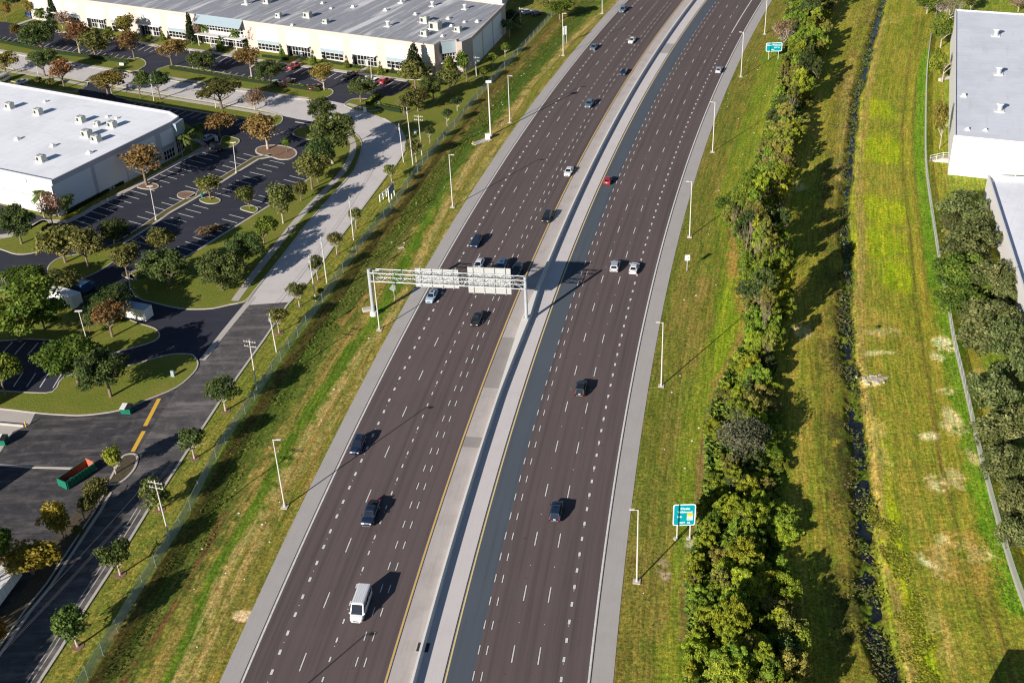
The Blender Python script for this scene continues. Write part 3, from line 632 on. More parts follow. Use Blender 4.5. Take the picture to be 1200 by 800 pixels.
# diamond sign seen from behind by gantry
g = G(462.5, 352); root = empty('warning_sign', g, .35, 'grey diamond shaped sign seen from behind under the gantry', 'road sign'); z1, z0 = zfor(g, 333), zfor(g, 342); zc = (z0+z1)/2; hh = (z1-z0)/2*1.0
m = MB(); m.box(-.04, .04, 0, .06, 0, z1-.2); m.build('post', M_post, root)
m = MB(); m.add([(0, .07, zc-hh), (hh, .07, zc), (0, .07, zc+hh), (-hh, .07, zc)]+[(0, .1, zc-hh), (hh, .1, zc), (0, .1, zc+hh), (-hh, .1, zc)], [(0, 1, 2, 3), (7, 6, 5, 4), (0, 4, 5, 1), (1, 5, 6, 2), (2, 6, 7, 3), (3, 7, 4, 0)]); m.build('panel', M_alu, root)
# yellow diamond on the lawn by the box trailer
g = G(172.5, 345); root = empty('warning_sign', g, .2, 'small yellow diamond sign on the shaded lawn beside the drive', 'road sign'); zc = 2.0; hh = .5
m = MB(); m.box(-.04, .04, .02, .08, 0, 2.3); m.build('post', M_post, root)
m = MB(); m.add([(0, 0, zc-hh), (hh, 0, zc), (0, 0, zc+hh), (-hh, 0, zc)]+[(0, .015, zc-hh), (hh, .015, zc), (0, .015, zc+hh), (-hh, .015, zc)], [(0, 1, 2, 3), (7, 6, 5, 4), (0, 4, 5, 1), (1, 5, 6, 2), (2, 6, 7, 3), (3, 7, 4, 0)]); m.build('panel', M_orange, root)
# property board behind the fence: blue-grey back, white frame, white rail
M_boardb = pmat('board_blue_grey', (0.16, 0.2, 0.30), 0.6)
pa, pb = G(456.5, 237), G(462.5, 229); dv = (pb-pa); yaw = math.atan2(dv.y, dv.x); L_ = dv.length
root = empty('property_board', pa, yaw, 'blue grey backed board on white posts beside the left fence', 'board')
z1, z0 = zfor(pa, 221.5), zfor(pa, 230.5)
for x in (0, L_*.5, L_): m = MB(); m.box(x-.09, x+.09, -.02, .14, 0, z1+.1 if x != L_*.5 else z0); m.build('post', M_signw, root)
m = MB(); m.box(.1, L_-.1, .0, .12, z0, z1); m.build('board', M_boardb, root)
pa, pb = G(445.5, 236.5), G(457, 227); dv = pb-pa; root = empty('rail_fence', pa, math.atan2(dv.y, dv.x), 'short white post and rail fence beside the blue grey board', 'fence')
for i in range(4): x = dv.length*i/3; m = MB(); m.box(x-.09, x+.09, -.09, .09, 0, 1.9); m.build('post', M_signw, root)
for z in (.9, 1.75): m = MB(); m.box(0, dv.length, -.06, .06, z-.1, z+.1); m.build('rail', M_signw, root)

# ------------------------------------------------------------------ vehicles
M_tyre = pmat('tyre_rubber', (0.02, 0.02, 0.021), 0.8); M_rim = pmat('wheel_rim', (0.45, 0.46, 0.47), 0.35, 0.8)
M_glass = pmat('car_glass', (0.012, 0.018, 0.024), 0.04, spec=0.9, var=0.1); M_trim = pmat('dark_trim', (0.02, 0.02, 0.02), 0.5)
M_head = pmat('headlight_glass', (0.75, 0.78, 0.8), 0.1, spec=0.8); M_tail = pmat('tail_light_red', (0.45, 0.01, 0.01), 0.25, spec=0.6); M_plate = pmat('plate', (0.8, 0.8, 0.78), 0.5)
M_inter = pmat('seat_cloth', (0.08, 0.075, 0.07), 0.8)
def paint_mat(key, c):
    return pmat('paint_'+key, c, 0.28, 0.15, var=0.03, spec=0.6, coat=0.8)
PAINT = dict(white=(0.78, 0.79, 0.8), black=(0.012, 0.013, 0.016), navy=(0.014, 0.025, 0.06), silver=(0.45, 0.48, 0.52), blue=(0.04, 0.11, 0.24), greyblue=(0.12, 0.17, 0.22), red=(0.38, 0.012, 0.015), darkred=(0.10, 0.015, 0.02), grey=(0.10, 0.105, 0.115), paleblue=(0.42, 0.55, 0.68), brightblue=(0.02, 0.10, 0.42))
# stations: x, half width, sill z, belt z ; cabin: bottom rear, top rear, top front, bottom front, roof z, half width bottom, half width top
CARS = dict(
 sedan=dict(st=[(-2.4, .70, .38, .72), (-2.34, .84, .26, .92), (-1.9, .91, .2, 1.0), (-1.0, .92, .19, .98), (.6, .92, .19, .95), (1.25, .91, .2, .93), (1.9, .88, .22, .84), (2.3, .78, .27, .70), (2.42, .62, .36, .56)], cab=(-1.85, -1.15, .30, 1.25, 1.45, .80, .60), wr=.33, wx=(-1.42, 1.45)),
 suv=dict(st=[(-2.38, .80, .45, .85), (-2.32, .92, .32, 1.08), (-1.8, .96, .25, 1.12), (-1.0, .96, .25, 1.1), (.6, .96, .25, 1.08), (1.2, .95, .26, 1.05), (1.9, .92, .28, .98), (2.28, .85, .34, .84), (2.4, .70, .42, .68)], cab=(-2.28, -1.95, .25, 1.12, 1.75, .86, .68), wr=.38, wx=(-1.42, 1.45)),
 hatch=dict(st=[(-2.1, .74, .42, .8), (-2.04, .86, .3, 1.0), (-1.6, .90, .24, 1.03), (-.8, .90, .24, 1.02), (.6, .90, .24, 1.0), (1.15, .89, .25, .97), (1.7, .86, .27, .9), (2.05, .78, .33, .75), (2.14, .62, .42, .6)], cab=(-2.0, -1.55, .2, 1.15, 1.55, .8, .63), wr=.34, wx=(-1.28, 1.28)),
 pickup=dict(st=[(-2.9, .90, .5, 1.1), (-2.84, .97, .42, 1.18), (-2.0, .99, .36, 1.2), (-.95, .99, .36, 1.2), (.6, .99, .36, 1.16), (1.3, .98, .36, 1.15), (2.2, .96, .38, 1.1), (2.8, .92, .44, 1.0), (2.95, .80, .52, .8)], cab=(-.95, -.75, .75, 1.45, 1.9, .90, .70), wr=.42, wx=(-1.85, 1.9)),
 van=dict(st=[(-3.0, .95, .45, 1.25), (-2.96, 1.02, .35, 1.3), (-1.5, 1.03, .3, 1.32), (0, 1.03, .3, 1.32), (1.5, 1.03, .3, 1.3), (2.1, 1.0, .32, 1.2), (2.6, .96, .36, 1.05), (2.92, .86, .42, .85), (3.0, .7, .5, .7)], cab=(-2.97, -2.93, 1.35, 2.25, 2.55, .99, .88), wr=.38, wx=(-2.0, 1.9)))
CACHE = {}
def car_parts(kind, col):
    key = (kind, col)
    if key in CACHE: return CACHE[key]
    d = CARS[kind]; P = paint_mat(col, PAINT[col]); out = []
    xr0, xr1, xf1, xf0, zr, wb, wt = d['cab']; st = d['st']
    def belt(x):
        for a, b in zip(st[:-1], st[1:]):
            if a[0] <= x <= b[0]: t = (x-a[0])/(b[0]-a[0]); return a[3]+(b[3]-a[3])*t
        return st[-1][3]
    m = MB(); rows = []
    for x, w_, zl, zh in st:
        rows.append([(x, w_*.86, zl), (x, w_*.97, zl+.12), (x, w_, (zl+zh)/2), (x, w_*.98, zh-.12), (x, w_*.88, zh-.01), (x, w_*.45, zh+.03), (x, -w_*.45, zh+.03), (x, -w_*.88, zh-.01), (x, -w_*.98, zh-.12), (x, -w_, (zl+zh)/2), (x, -w_*.97, zl+.12), (x, -w_*.86, zl)])
    n = 12; vs = [p for r_ in rows for p in r_]; fs = [(n*i+j, n*i+(j+1) % n, n*(i+1)+(j+1) % n, n*(i+1)+j) for i in range(len(rows)-1) for j in range(n)]
    fs += [tuple(range(n-1, -1, -1)), tuple(n*(len(rows)-1)+i for i in range(n))]; m.add(vs, fs)
    if kind == 'pickup':   # open bed: dark liner on the deck, side walls raised
        pass
    # cabin frame
    zb0, zb1 = belt(xr0)-.04, belt(xf0)-.03
    B = [(xr0, wb, zb0), (xf0, wb, zb1), (xf0, -wb, zb1), (xr0, -wb, zb0)]; zr2 = zr-.05
    T = [(xr1, wt, zr2), (xf1, wt, zr2), (xf1, -wt, zr2), (xr1, -wt, zr2)]; xm = (xr1+xf1)/2
    m.add(B+T+[(xr1+.12, wt*.8, zr), (xf1-.2, wt*.8, zr), (xf1-.2, -wt*.8, zr), (xr1+.12, -wt*.8, zr)], [(0, 1, 5, 4), (1, 2, 6, 5), (2, 3, 7, 6), (3, 0, 4, 7), (4, 5, 9, 8), (5, 6, 10, 9), (6, 7, 11, 10), (7, 4, 8, 11), (8, 9, 10, 11)])
    out.append(('body', m.mesh('body', P, smooth=False), None))
    B = [Vector(b) for b in B]; T = [Vector(t) for t in T]
    def pane(a, b, c, e, ins_u, ins_v0, ins_v1, off=.012):
        """pane inset in the quad a b (bottom) c e (top)"""
        q = lambda u, v: (a*(1-u)+b*u)*(1-v)+(e*(1-u)+c*u)*v
        nrm = (b-a).cross(e-a).normalized()*off
        return [q(ins_u, ins_v0)+nrm, q(1-ins_u, ins_v0)+nrm, q(1-ins_u, 1-ins_v1)+nrm, q(ins_u, 1-ins_v1)+nrm]
    def glass(nm, quads):
        mm = MB()
        for qd in quads: mm.add(qd, [(0, 1, 2, 3)])
        out.append((nm, mm.mesh(nm, M_glass), None))
    glass('windshield', [pane(B[2], B[1], T[1], T[2], .06, .12 if kind != 'van' else .03, .08)][:1])
    # (face outwards)
    if kind == 'van':
        def side(sy):
            segs = [(.04, .18), (.2, .36), (.38, .56), (.58, .73), (.76, .9)]; a, b, c, e = (B[0], B[1], T[1], T[0]) if sy > 0 else (B[2], B[3], T[3], T[2]); L = []
            for u0, u1 in segs:
                if sy < 0: u0, u1 = 1-u1, 1-u0
                q = lambda u, v: (a*(1-u)+b*u)*(1-v)+(e*(1-u)+c*u)*v
                nr = (b-a).cross(e-a).normalized()*(-.012); nr = nr if nr.y*sy > 0 else -nr
                L.append([q(u0, .12)+nr, q(u1, .12)+nr, q(u1, .62)+nr, q(u0, .62)+nr])
            return L
        glass('side_window', side(1)); glass('side_window', side(-1)); glass('rear_window', [[v+Vector((-.012, 0, 0)) for v in pane(B[0], B[3], T[3], T[0], .1, .2, .25, 0)]])
    else:
        def sidep(sy):
            a, b, c, e = (B[0], B[1], T[1], T[0]) if sy > 0 else (B[3], B[2], T[2], T[3]); q = lambda u, v: (a*(1-u)+b*u)*(1-v)+(e*(1-u)+c*u)*v
            nr = (b-a).cross(e-a).normalized()*.012; nr = nr if nr.y*sy > 0 else -nr
            return [[q(u0, .14)+nr, q(u1, .14)+nr, q(u1, .9)+nr, q(u0, .9)+nr] for u0, u1 in ((.07, .34), (.37, .62), (.65, .92))]
        glass('side_window', sidep(1)); glass('side_window', sidep(-1))
        nr = Vector((-.02, 0, .01)); q = pane(B[0], B[3], T[3], T[0], .1, .16, .1, 0); glass('rear_window', [[v+nr for v in q]])
        if col in ('blue', 'paleblue', 'navy') or kind == 'x':
            mm = MB(); mm.box(xf1-.95, xf1-.35, -wt*.5, wt*.5, zr+.001, zr+.008); out.append(('sunroof', mm.mesh('sunroof', M_glass), None))
    hw = max(s_[1] for s_ in st); wr = d['wr']
    for x in d['wx']:
        for sy in (-1, 1):
            mm = MB(); mm.tube((x, sy*(hw-.2), wr), (x, sy*(hw+.005), wr), wr, wr, 14); ty = mm.mesh('wheel', M_tyre)
            mm = MB(); mm.tube((x, sy*(hw+.002), wr), (x, sy*(hw+.02), wr), wr*.62, wr*.55, 10); out.append(('wheel', ty, ('rim', mm.mesh('rim', M_rim))))
    xf, xb = st[-1][0], st[0][0]; zf = st[-2][3]-.1; zz = st[0][3]
    for sy in (-1, 1):
        w_ = st[-2][1]; mm = MB(); mm.box(xf-.16, xf-.02, sy*w_*.72-.16, sy*w_*.72+.16, zf-.1, zf+.06); out.append(('headlight', mm.mesh('headlight', M_head), None))
        w_ = st[1][1]; mm = MB(); mm.box(xb-.01, xb+.14, sy*w_*.84-.11, sy*w_*.84+.11, zz-.05, zz+.2); out.append(('tail_light', mm.mesh('tail_light', M_tail), None))
        mm = MB(); mm.box(xf0-.3, xf0-.12, sy*(hw+.02)-.0+(-.03 if sy > 0 else -.14), sy*(hw+.02)+(.14 if sy > 0 else .03), belt(xf0-.2)+.0, belt(xf0-.2)+.17); out.append(('mirror', mm.mesh('mirror', P), None))
    mm = MB(); mm.box(xf-.03, xf+.012, -.42, .42, st[-1][2]+.02, st[-1][2]+.17); out.append(('grille', mm.mesh('grille', M_trim), None))
    mm = MB(); mm.box(xb-.04, xb+.05, -.62, .62, st[0][2]-.0, st[0][2]+.16); out.append(('bumper', mm.mesh('bumper', M_rim if kind in ('suv', 'pickup') else P), None))
    mm = MB(); mm.box(xf-.02, xf+.06, -.66, .66, st[-1][2]-.1, st[-1][2]+.02); out.append(('front_bumper', mm.mesh('front_bumper', M_rim if kind == 'pickup' else P), None))
    mm = MB(); mm.box(xb-.02, xb+.0, -.2, .2, zz-.1, zz+.04); out.append(('number_plate', mm.mesh('number_plate', M_plate), None))
    if kind == 'pickup':
        mm = MB(); mm.box(-2.75, -1.02, -.74, .74, 1.19, 1.235); out.append(('cargo_bed', mm.mesh('cargo_bed', M_trim), None))
    if kind == 'van':
        mm = MB()
        for i in range(5): y = -.6+i*.3; mm.box(-2.8, 1.1, y-.02, y+.02, 2.551, 2.565)
        out.append(('roof_rib', mm.mesh('roof_rib', P), None))
    CACHE[key] = out; return out
KNAME = dict(sedan='sedan_car', suv='suv_car', hatch='hatchback_car', pickup='pickup_truck', van='passenger_van')
def car(kind, col, px, py, label, yaw=None, rev=False, group='vehicles driving on the highway', sc=1.0):
    p = G(px, py, 0.55); p.z = 0.02
    if yaw is None: yaw = HT(s_of(p)[0])+(math.pi if rev else 0)
    root = empty(KNAME[kind], p, yaw, label, {'pickup': 'truck', 'van': 'van'}.get(kind, 'car'), group); root.scale = (sc, sc, sc)
    for nm, me_, sub in car_parts(kind, col):
        o = mkobj(nm, me_, root)
        if sub: mkobj(sub[0], sub[1], o)
    return root
for a in [('van', 'white', 423, 711, 'long white passenger van nearest the photo foot on the left carriageway', None, True),
 ('pickup', 'navy', 434.5, 602, 'near black pickup following behind the white van'), ('suv', 'navy', 419.5, 522, 'dark blue car with pale nose in the leftmost lane below the gantry'),
 ('sedan', 'black', 558.5, 374, 'black car just below the gantry in the middle lanes'), ('sedan', 'paleblue', 506, 347, 'pale blue sedan just below the gantry in the leftmost lane'),
 ('sedan', 'white', 561, 310, 'white sedan half hidden behind the gantry larger panel'), ('suv', 'blue', 587.5, 313, 'blue car behind the gantry larger panel, between white and dark cars'),
 ('suv', 'black', 606, 317.5, 'black car behind the gantry next to its right column'), ('suv', 'navy', 558, 284, 'dark blue car with white nose above the gantry in left lanes'),
 ('suv', 'black', 641, 255, 'black car on the left carriageway lane beside the median, above the gantry'), ('sedan', 'white', 666.5, 201, 'white sedan on the left carriageway lane beside the median'),
 ('suv', 'greyblue', 690.5, 122.5, 'grey blue car in the middle lanes of left carriageway, alone'), ('sedan', 'navy', 731, 84.5, 'dark car on the lane beside the median, upper left carriageway'),
 ('sedan', 'white', 740.5, 47.5, 'small far white sedan on the upper left carriageway'), ('sedan', 'greyblue', 696, 55.5, 'grey blue car by the outer shoulder of the upper left carriageway'),
 ('suv', 'greyblue', 730, 12, 'farthest car of the left carriageway, at the photo top')]:
    car(a[0], a[1], a[2], a[3], a[4], rev=True)
for a in [('suv', 'black', 681, 455, 'black car on the right carriageway below the gantry shadow'), ('suv', 'navy', 652, 599, 'dark blue car nearest the photo foot on the right carriageway'),
 ('suv', 'silver', 721, 312, 'silver car with dark glass roof beside the gantry shadow tip'), ('sedan', 'white', 743, 314, 'white sedan on the right carriageway next to the silver car'),
 ('hatch', 'red', 712.5, 211.5, 'red car on the right carriageway lane beside the median'), ('sedan', 'silver', 842.5, 82, 'far silver car near the outer edge of the right carriageway')]:
    car(*a)
# ------------------------------------------------------------------ paving west of the highway
def area(name, pts, z, mat, smooth=0, closed=True, extra=None):
    P = [(g.x, g.y) for g in Gs(pts)]
    if smooth: P = [(p.x, p.y) for p in cr(P, smooth, True)]
    m = MB(); m.poly(P, z); o = m.build(name, mat); tag(o, kind='structure'); return P
def kerb(pts, w=0.28, z1=0.15, world=False, closed=False, name='kerb', mat=None, smooth=0):
    P = pts if world else [(g.x, g.y) for g in Gs(pts)]
    if smooth: P = [(p.x, p.y) for p in cr(P, smooth, closed)]
    m = MB(); m.ribbon(P, w, -0.05, z1, closed); return tag(m.build(name, mat or M_curb), kind='structure')
# one big asphalt apron, then roads, then lawns standing proud of it
area('parking_lot', [(0, 240), (80, 262), (150, 224), (228, 180), (236, 176), (240, 158), (215, 143), (150, 128), (96, 119), (92, 105), (128, 108), (150, 119), (237, 133), (294, 141), (324, 139), (329, 134), (348, 140), (395, 146), (380, 195), (372, 205), (300, 255), (220, 303), (165, 318), (153, 325), (158, 348), (210, 362), (250, 362), (289, 354), (296, 362), (256, 405), (232, 428), (200, 470), (170, 520), (140, 560), (110, 600), (60, 690), (0, 790), (-60, 800), (-160, 560), (-120, 300)], 0.012, M_lot)
area('parking_lot', [(-60, 18), (20, 28), (67, 36), (130, 44), (187, 53.5), (244, 60.5), (280, 66), (337, 74.5), (394, 82), (450, 90), (478, 95), (482, 100), (462, 112), (445, 114), (430, 117), (404, 123), (388, 120), (371, 119), (386, 105), (297, 94), (200, 80), (187, 82), (184, 90), (155, 88), (152, 82), (160, 70), (62, 59), (-60, 41)], 0.013, M_lot)
area('yard', [(42, 484), (100, 487), (142, 481), (175, 468), (207, 455), (214, 450), (190, 486), (172, 516), (160, 530), (138, 545), (122, 570), (104, 560), (88, 600), (60, 640), (45, 665), (20, 700), (0, 735), (-50, 760), (-150, 520), (0, 481)], 0.018, M_worn)
LK = [(-18, 795), (0, 767), (35, 717), (60, 686), (85, 648), (117, 600), (130, 577)]
RK = [(20, 838), (45, 800), (70, 762), (97, 718), (135, 660), (172, 600), (195, 566), (233, 508), (258, 470), (290, 425), (310, 397), (337, 357), (361, 331), (392, 287), (420, 250), (452, 207), (464, 193), (475, 176), (475, 163), (471, 154), (462, 146), (450, 139), (432, 132), (419, 130), (406, 126), (404, 122)]
ROADL = [(289, 354), (300, 339), (330, 301), (360, 262), (390, 228), (415, 200), (423, 180), (424, 167), (420, 160), (414, 155), (404, 149), (385, 146), (350, 140), (331, 136)]
EWL = [(331, 136), (324, 133), (302, 128), (270, 123), (225, 116), (166, 106), (128, 100), (104, 96), (80, 92), (50, 87), (16, 81), (0, 78), (-60, 68)]
EWU = [(404, 122), (390, 119), (372, 117), (358, 118), (330, 114), (300, 110), (240, 101), (190, 93), (165, 88), (150, 86), (120, 80), (82, 75), (50, 69), (15, 64), (-60, 53)]
area('frontage_road', LK+[(160, 530), (172, 512), (207, 456), (232, 426), (262, 392), (289, 354)]+[(300, 339), (345, 345)]+RK[:12][::-1][0:], 0.024, M_front)
cpts = [(262, 392), (289, 354)]+ROADL[1:]+EWL[1:]+EWU[::-1]+RK[::-1][1:]
cpts = [p for p in cpts]
# concrete road: from the junction up, round the bend and west
i0 = RK.index((310, 397))
area('concrete_road', [(284, 358)]+ROADL+EWL[1:]+EWU[::-1]+RK[i0:][::-1][1:][:-1]+[(339, 354)], 0.03, M_croad)
area('side_drive', [(95, 108), (104, 96), (128, 100), (131, 107), (120, 113), (100, 117)], 0.034, M_lot)
kerb(LK, .45, .12); kerb([(x-5, y-3) for x, y in LK], .25, .12); kerb(RK[:-4], .45, .12); kerb(ROADL[:-3], .35, .12); kerb(EWL[1:9], .3, .12); kerb(EWL[10:], .3, .12); kerb(EWU[3:8], .3, .12); kerb(EWU[9:], .3, .12)
gt = [(g.x, g.y) for g in Gs([(297, 348), (284, 363), (262, 390), (248, 408), (237, 422)])]; mg = MB(); mg.ribbon(gt, 1.3, .052, .052); tag(mg.build('gutter', M_walk), kind='structure')
# pale strips painted for the power lines and their shadows along the frontage road
for k_, off in enumerate((7, 11)): kerb([(x-off, y-off*.45) for x, y in RK[:6]], .16, .028, name='power_line_strip')
def lawn(pts, name='lawn', z=0.10, mat=None, kw=0.28, smooth=4, k=True):
    P = area(name, pts, z, mat or M_lawn, smooth)
    if k: kerb(P, kw, z+.05, world=True, closed=True)
    return P
# lawns and islands (target survey)
lawn([(44, 484), (70, 486), (100, 486.5), (142, 480.5), (175, 467.5), (207, 454), (226, 438), (232, 427), (228, 418), (220, 415), (195, 416.5), (145, 430), (112, 434), (75, 442), (62, 459), (30, 460), (-40, 457), (-40, 478), (0, 479)], smooth=3)
lawn([(-30, 396), (30, 397.5), (60, 399), (88, 405), (108, 414), (125, 415), (155, 408), (180, 400), (187, 393), (181, 385), (162, 379), (145, 373), (100, 362), (40, 346), (-30, 342)], smooth=3)
lawn([(56, 317), (62, 307), (75, 301), (110, 295), (140, 285), (152, 290), (140, 301), (125, 312.5), (106, 323), (90, 328), (66, 331)])
lawn([(-20, 284), (24, 275), (36, 266), (50, 258), (58, 262), (57, 278), (50, 292), (37, 297), (19, 298), (0, 292), (-20, 288)])
lawn([(151, 324), (165, 315), (220, 300.5), (266, 272), (300, 251), (337, 228), (370, 204), (378, 190), (377, 172), (366, 165), (350, 161), (343, 156.5), (350, 150.5), (369, 146.5), (395, 147), (408, 151), (414, 156), (420, 161), (424, 168), (422.5, 180), (415, 200.5), (389, 229), (360, 262.5), (330, 301), (299, 339.5), (287, 353), (269, 357), (250, 361.5), (231, 362.5), (210, 361.5), (181, 355), (158, 347)], smooth=2)
lawn([(404.5, 124), (407, 119.5), (416, 116), (432, 116.5), (444, 120), (446, 128), (432, 130.5), (419, 129.5)])
lawn([(324, 134), (331, 137.5), (330, 143), (324, 147), (310, 148), (294, 141), (237, 132), (150, 117), (134, 112), (130, 107), (134, 103), (166, 107), (225, 117), (297, 128.5)], smooth=2)
lawn([(155, 84), (166, 80), (171, 76), (169, 71), (160, 68), (145, 70.5), (112, 66), (62, 58), (5, 48), (-50, 38), (-50, 53), (15, 63), (82, 74), (120, 79.5)], smooth=2)
lawn([(184, 82.5), (190, 80), (200, 77), (215, 78.5), (256, 85), (297, 92.5), (345, 99.5), (376, 104), (388, 105), (390, 110), (380, 115.5), (365, 117.5), (330, 113), (300, 109), (240, 100.5), (190, 92)], smooth=2)
lawn([(103, 97), (92, 105), (80, 108), (40, 102), (0, 92), (-40, 84), (-40, 72), (0, 79.5), (50, 88)], smooth=2)
# planted strip in front of the big warehouse
lawn([(56, 30), (67, 36.5), (90, 39), (130, 44), (160, 49), (187, 54), (217, 57), (250, 61), (280, 66.5), (306, 71), (337, 75), (367, 79), (394, 82.5), (450, 90.5), (478, 94), (505, 92), (512, 86), (470, 80), (415, 71), (377, 68), (300, 57), (199, 42), (130, 31), (56, 20)], smooth=2, mat=M_lawn)
lawn([(440, 112), (452, 109), (478, 107), (487, 98), (478, 94), (500, 92), (520, 90), (560, 80), (600, 40), (640, 8), (650, 12), (595, 74), (550, 122), (517, 163), (488, 200), (475, 190), (478, 176), (477, 160), (463, 145), (446, 136), (448, 124)], smooth=2, k=False, z=0.0)
# bare mulch islands
lawn([(258, 170), (262, 160), (277, 162.5), (280.5, 166), (275, 171), (263, 174.5), (255, 175)])
lawn([(300, 176), (306, 172), (322, 170.5), (337, 172.5), (346, 176.5), (347, 182), (340, 186.5), (328, 187), (318, 184), (303, 180.5)], 'mulch_bed', mat=M_mulch, kw=.45)
lawn([(208, 229.5), (211, 226), (219, 224.5), (229, 226.5), (229, 230), (220, 233), (212, 232.5)], 'mulch_bed', mat=M_mulch)
lawn([(234, 234), (247, 231), (257, 233.5), (257, 237), (249, 239), (240, 238)])
lawn([(161, 219), (172, 214.5), (183, 216), (185.5, 219.5), (179, 222), (168, 221.5)], 'mulch_bed', mat=M_mulch)
lawn([(282, 245), (286, 242), (296, 241.5), (302, 245), (298, 249.5), (290, 248)])
lawn([(124, 566), (130, 560), (141, 539), (148, 533), (158, 532.5), (161, 538), (157, 550), (146, 562), (134, 567.5)], 'mulch_bed', mat=M_mulchd, kw=.4)
lawn([(160, 328), (150, 326), (143, 322), (150, 318)], 'lawn')
# mulch strip with shrubs along the yard, by the frontage road
area('mulch_strip', [(104, 560), (122, 572), (129, 578), (113, 601), (56, 685), (0, 765), (-40, 820), (-60, 790), (-20, 742), (20, 700), (45, 665), (60, 640), (88, 600)], 0.03, M_mulchd)
# median planter between the car-park aisles
mp = [(140, 284), (150, 278.5), (169, 266.5), (196, 248), (226, 231), (246, 219), (268, 205), (300, 185.5), (318, 182)]
P = [(g.x, g.y) for g in Gs(mp)]; m = MB(); m.ribbon(P, 1.5, -.02, .10); tag(m.build('mulch_bed', grass_flat('planter_grass', (0.12, 0.11, 0.04), (0.2, 0.13, 0.06))), kind='structure')
def offs(P, d):
    out = []
    for i in range(len(P)):
        a = P[max(i-1, 0)]; b = P[min(i+1, len(P)-1)]; t = Vector((b[0]-a[0], b[1]-a[1])).normalized(); out.append((P[i][0]-t.y*d, P[i][1]+t.x*d))
    return out
kerb(offs(P, .9), .3, .15, world=True); kerb(offs(P, -1.15), .75, .13, world=True)
# kerb along the lot edge and pavements
kerb([(165, 315), (220, 300.5), (266, 272), (300, 251), (337, 228), (370, 204)], .55, .14)
def walk(pts, w=1.6, z=0.125, smooth=4, name='path', mat=None):
    P = [(g.x, g.y) for g in Gs(pts)]; P = [(p.x, p.y) for p in cr(P, smooth)] if smooth else P
    m = MB(); m.ribbon(P, w, -.02, z); tag(m.build(name, mat or M_walk), kind='structure')
walk([(406, 156.5), (411, 162), (414, 170), (412.5, 181), (407, 193), (400, 204), (380, 225), (365, 240), (345, 262), (330, 281), (300, 319), (285, 339), (275, 353)], 1.7, .13)
walk([(-10, 258+20), (24, 273), (50, 259), (80, 259.5), (112, 242), (150, 222.5), (194, 198.5), (227, 180), (243, 171)], 1.7, .1, 2)
walk([(-50, 52), (10, 61), (39, 66), (75, 72.5), (106, 78), (141, 83)], 1.6, .13, 2); walk([(190, 90), (237, 97.5), (311, 109), (335, 112.5), (361, 116)], 1.6, .13, 2)
walk([(-40, 76), (11, 84), (37, 88), (75, 95), (100, 100)], 1.6, .13, 2); walk([(134, 105), (152, 107.5), (200, 115.5), (262, 125.5), (301, 132), (323, 136)], 1.6, .13, 2)
walk([(20, 29.5), (44, 21.5), (52, 24), (67, 37), (80, 38), (130, 45), (160, 49.5), (187, 54.5), (217, 57.5), (244, 61.5), (280, 67), (306, 71.5), (337, 75.5), (367, 79.5), (394, 83), (450, 91), (478, 95)], 1.8, .14, 2)
walk([(241, 172), (236, 167), (228, 164), (222, 166)], 1.4, .1, 2); walk([(407, 122), (414, 124), (425, 127)], 1.4, .13, 2)
for (a, b) in (((178, 49), (186, 44)), ((252, 60), (250, 54)), ((270, 64), (277, 58)), ((343, 75), (352, 69)), ((421, 86), (430, 79))): walk([a, b], 1.3, .14, 0)
# concrete apron, white strip and yellow hatching in the yard
area('yard_apron', [(-60, 476), (0, 479), (42, 482.5), (35, 497), (15, 506), (0, 530), (-40, 560)], 0.024, M_walk)
kerb([(-60, 541), (0, 545), (37, 547.5), (114, 549.5)], .5, .10, name='yard_kerb'); kerb([(-50, 494), (0, 497), (28, 499.5)], .3, .35, name='yard_pipe')
for a, b in (((186.5, 467), (170, 499)), ((168.5, 505), (155.5, 529))):
    m = MB(); P = [(g.x, g.y) for g in Gs([a, b])]; m.ribbon(P, .75, .03, .03); tag(m.build('yellow_marking', M_painty), kind='structure')
for a, b in (((155, 82.5), (168, 84.5)), ((375, 117), (390, 119.8)), ((346, 143), (369, 147))):
    m = MB(); P = [(g.x, g.y) for g in Gs([a, b])]; m.ribbon(P, .55, .042, .042); tag(m.build('stop_line', M_paintw), kind='structure')
# parking bays
def bays(A, B, C, gap=2.75, skip=()):
    a, b, c = G(*A), G(*B), G(*C); v = c-a; n = max(1, round((b-a).length/gap)); m = MB()
    for i in range(n+1):
        if i in skip: continue
        p = a+(b-a)*(i/n); m.ribbon([(p.x, p.y), (p.x+v.x, p.y+v.y)], .2, .02, .02)
    tag(m.build('bay_marking', M_paintw), kind='structure')
bays((86, 257.5), (237.5, 179), (106, 263.5)); bays((169, 264), (216, 236.5), (151, 259)); bays((234, 223), (302, 184.5), (217, 218)); bays((154, 281.5), (226, 240), (172.5, 286.8)); bays((252, 226), (316, 188), (270, 230.5))
bays((217, 299.5), (286, 256), (199, 294.5)); bays((306, 243.5), (364, 206), (288, 238.5)); bays((160, 121), (289, 141.5), (147, 126.5)); bays((-20, 45), (146, 71.5), (-12, 40.5)); bays((217, 81.5), (296, 93.5), (224.5, 77.5)); bays((302, 95), (372, 106), (309, 91))
bays((160, 51), (186, 55.5), (149, 57)); bays((229, 61), (282, 69.5), (218, 67)); bays((312, 73.5), (372, 82.5), (301, 79.5)); bays((386, 84.5), (478, 98.5), (375, 90.5)); bays((-60, 398), (60, 402), (-74, 412)); bays((-60, 450), (62, 454.5), (-48, 434)); bays((18, 31), (50, 26), (38, 28))

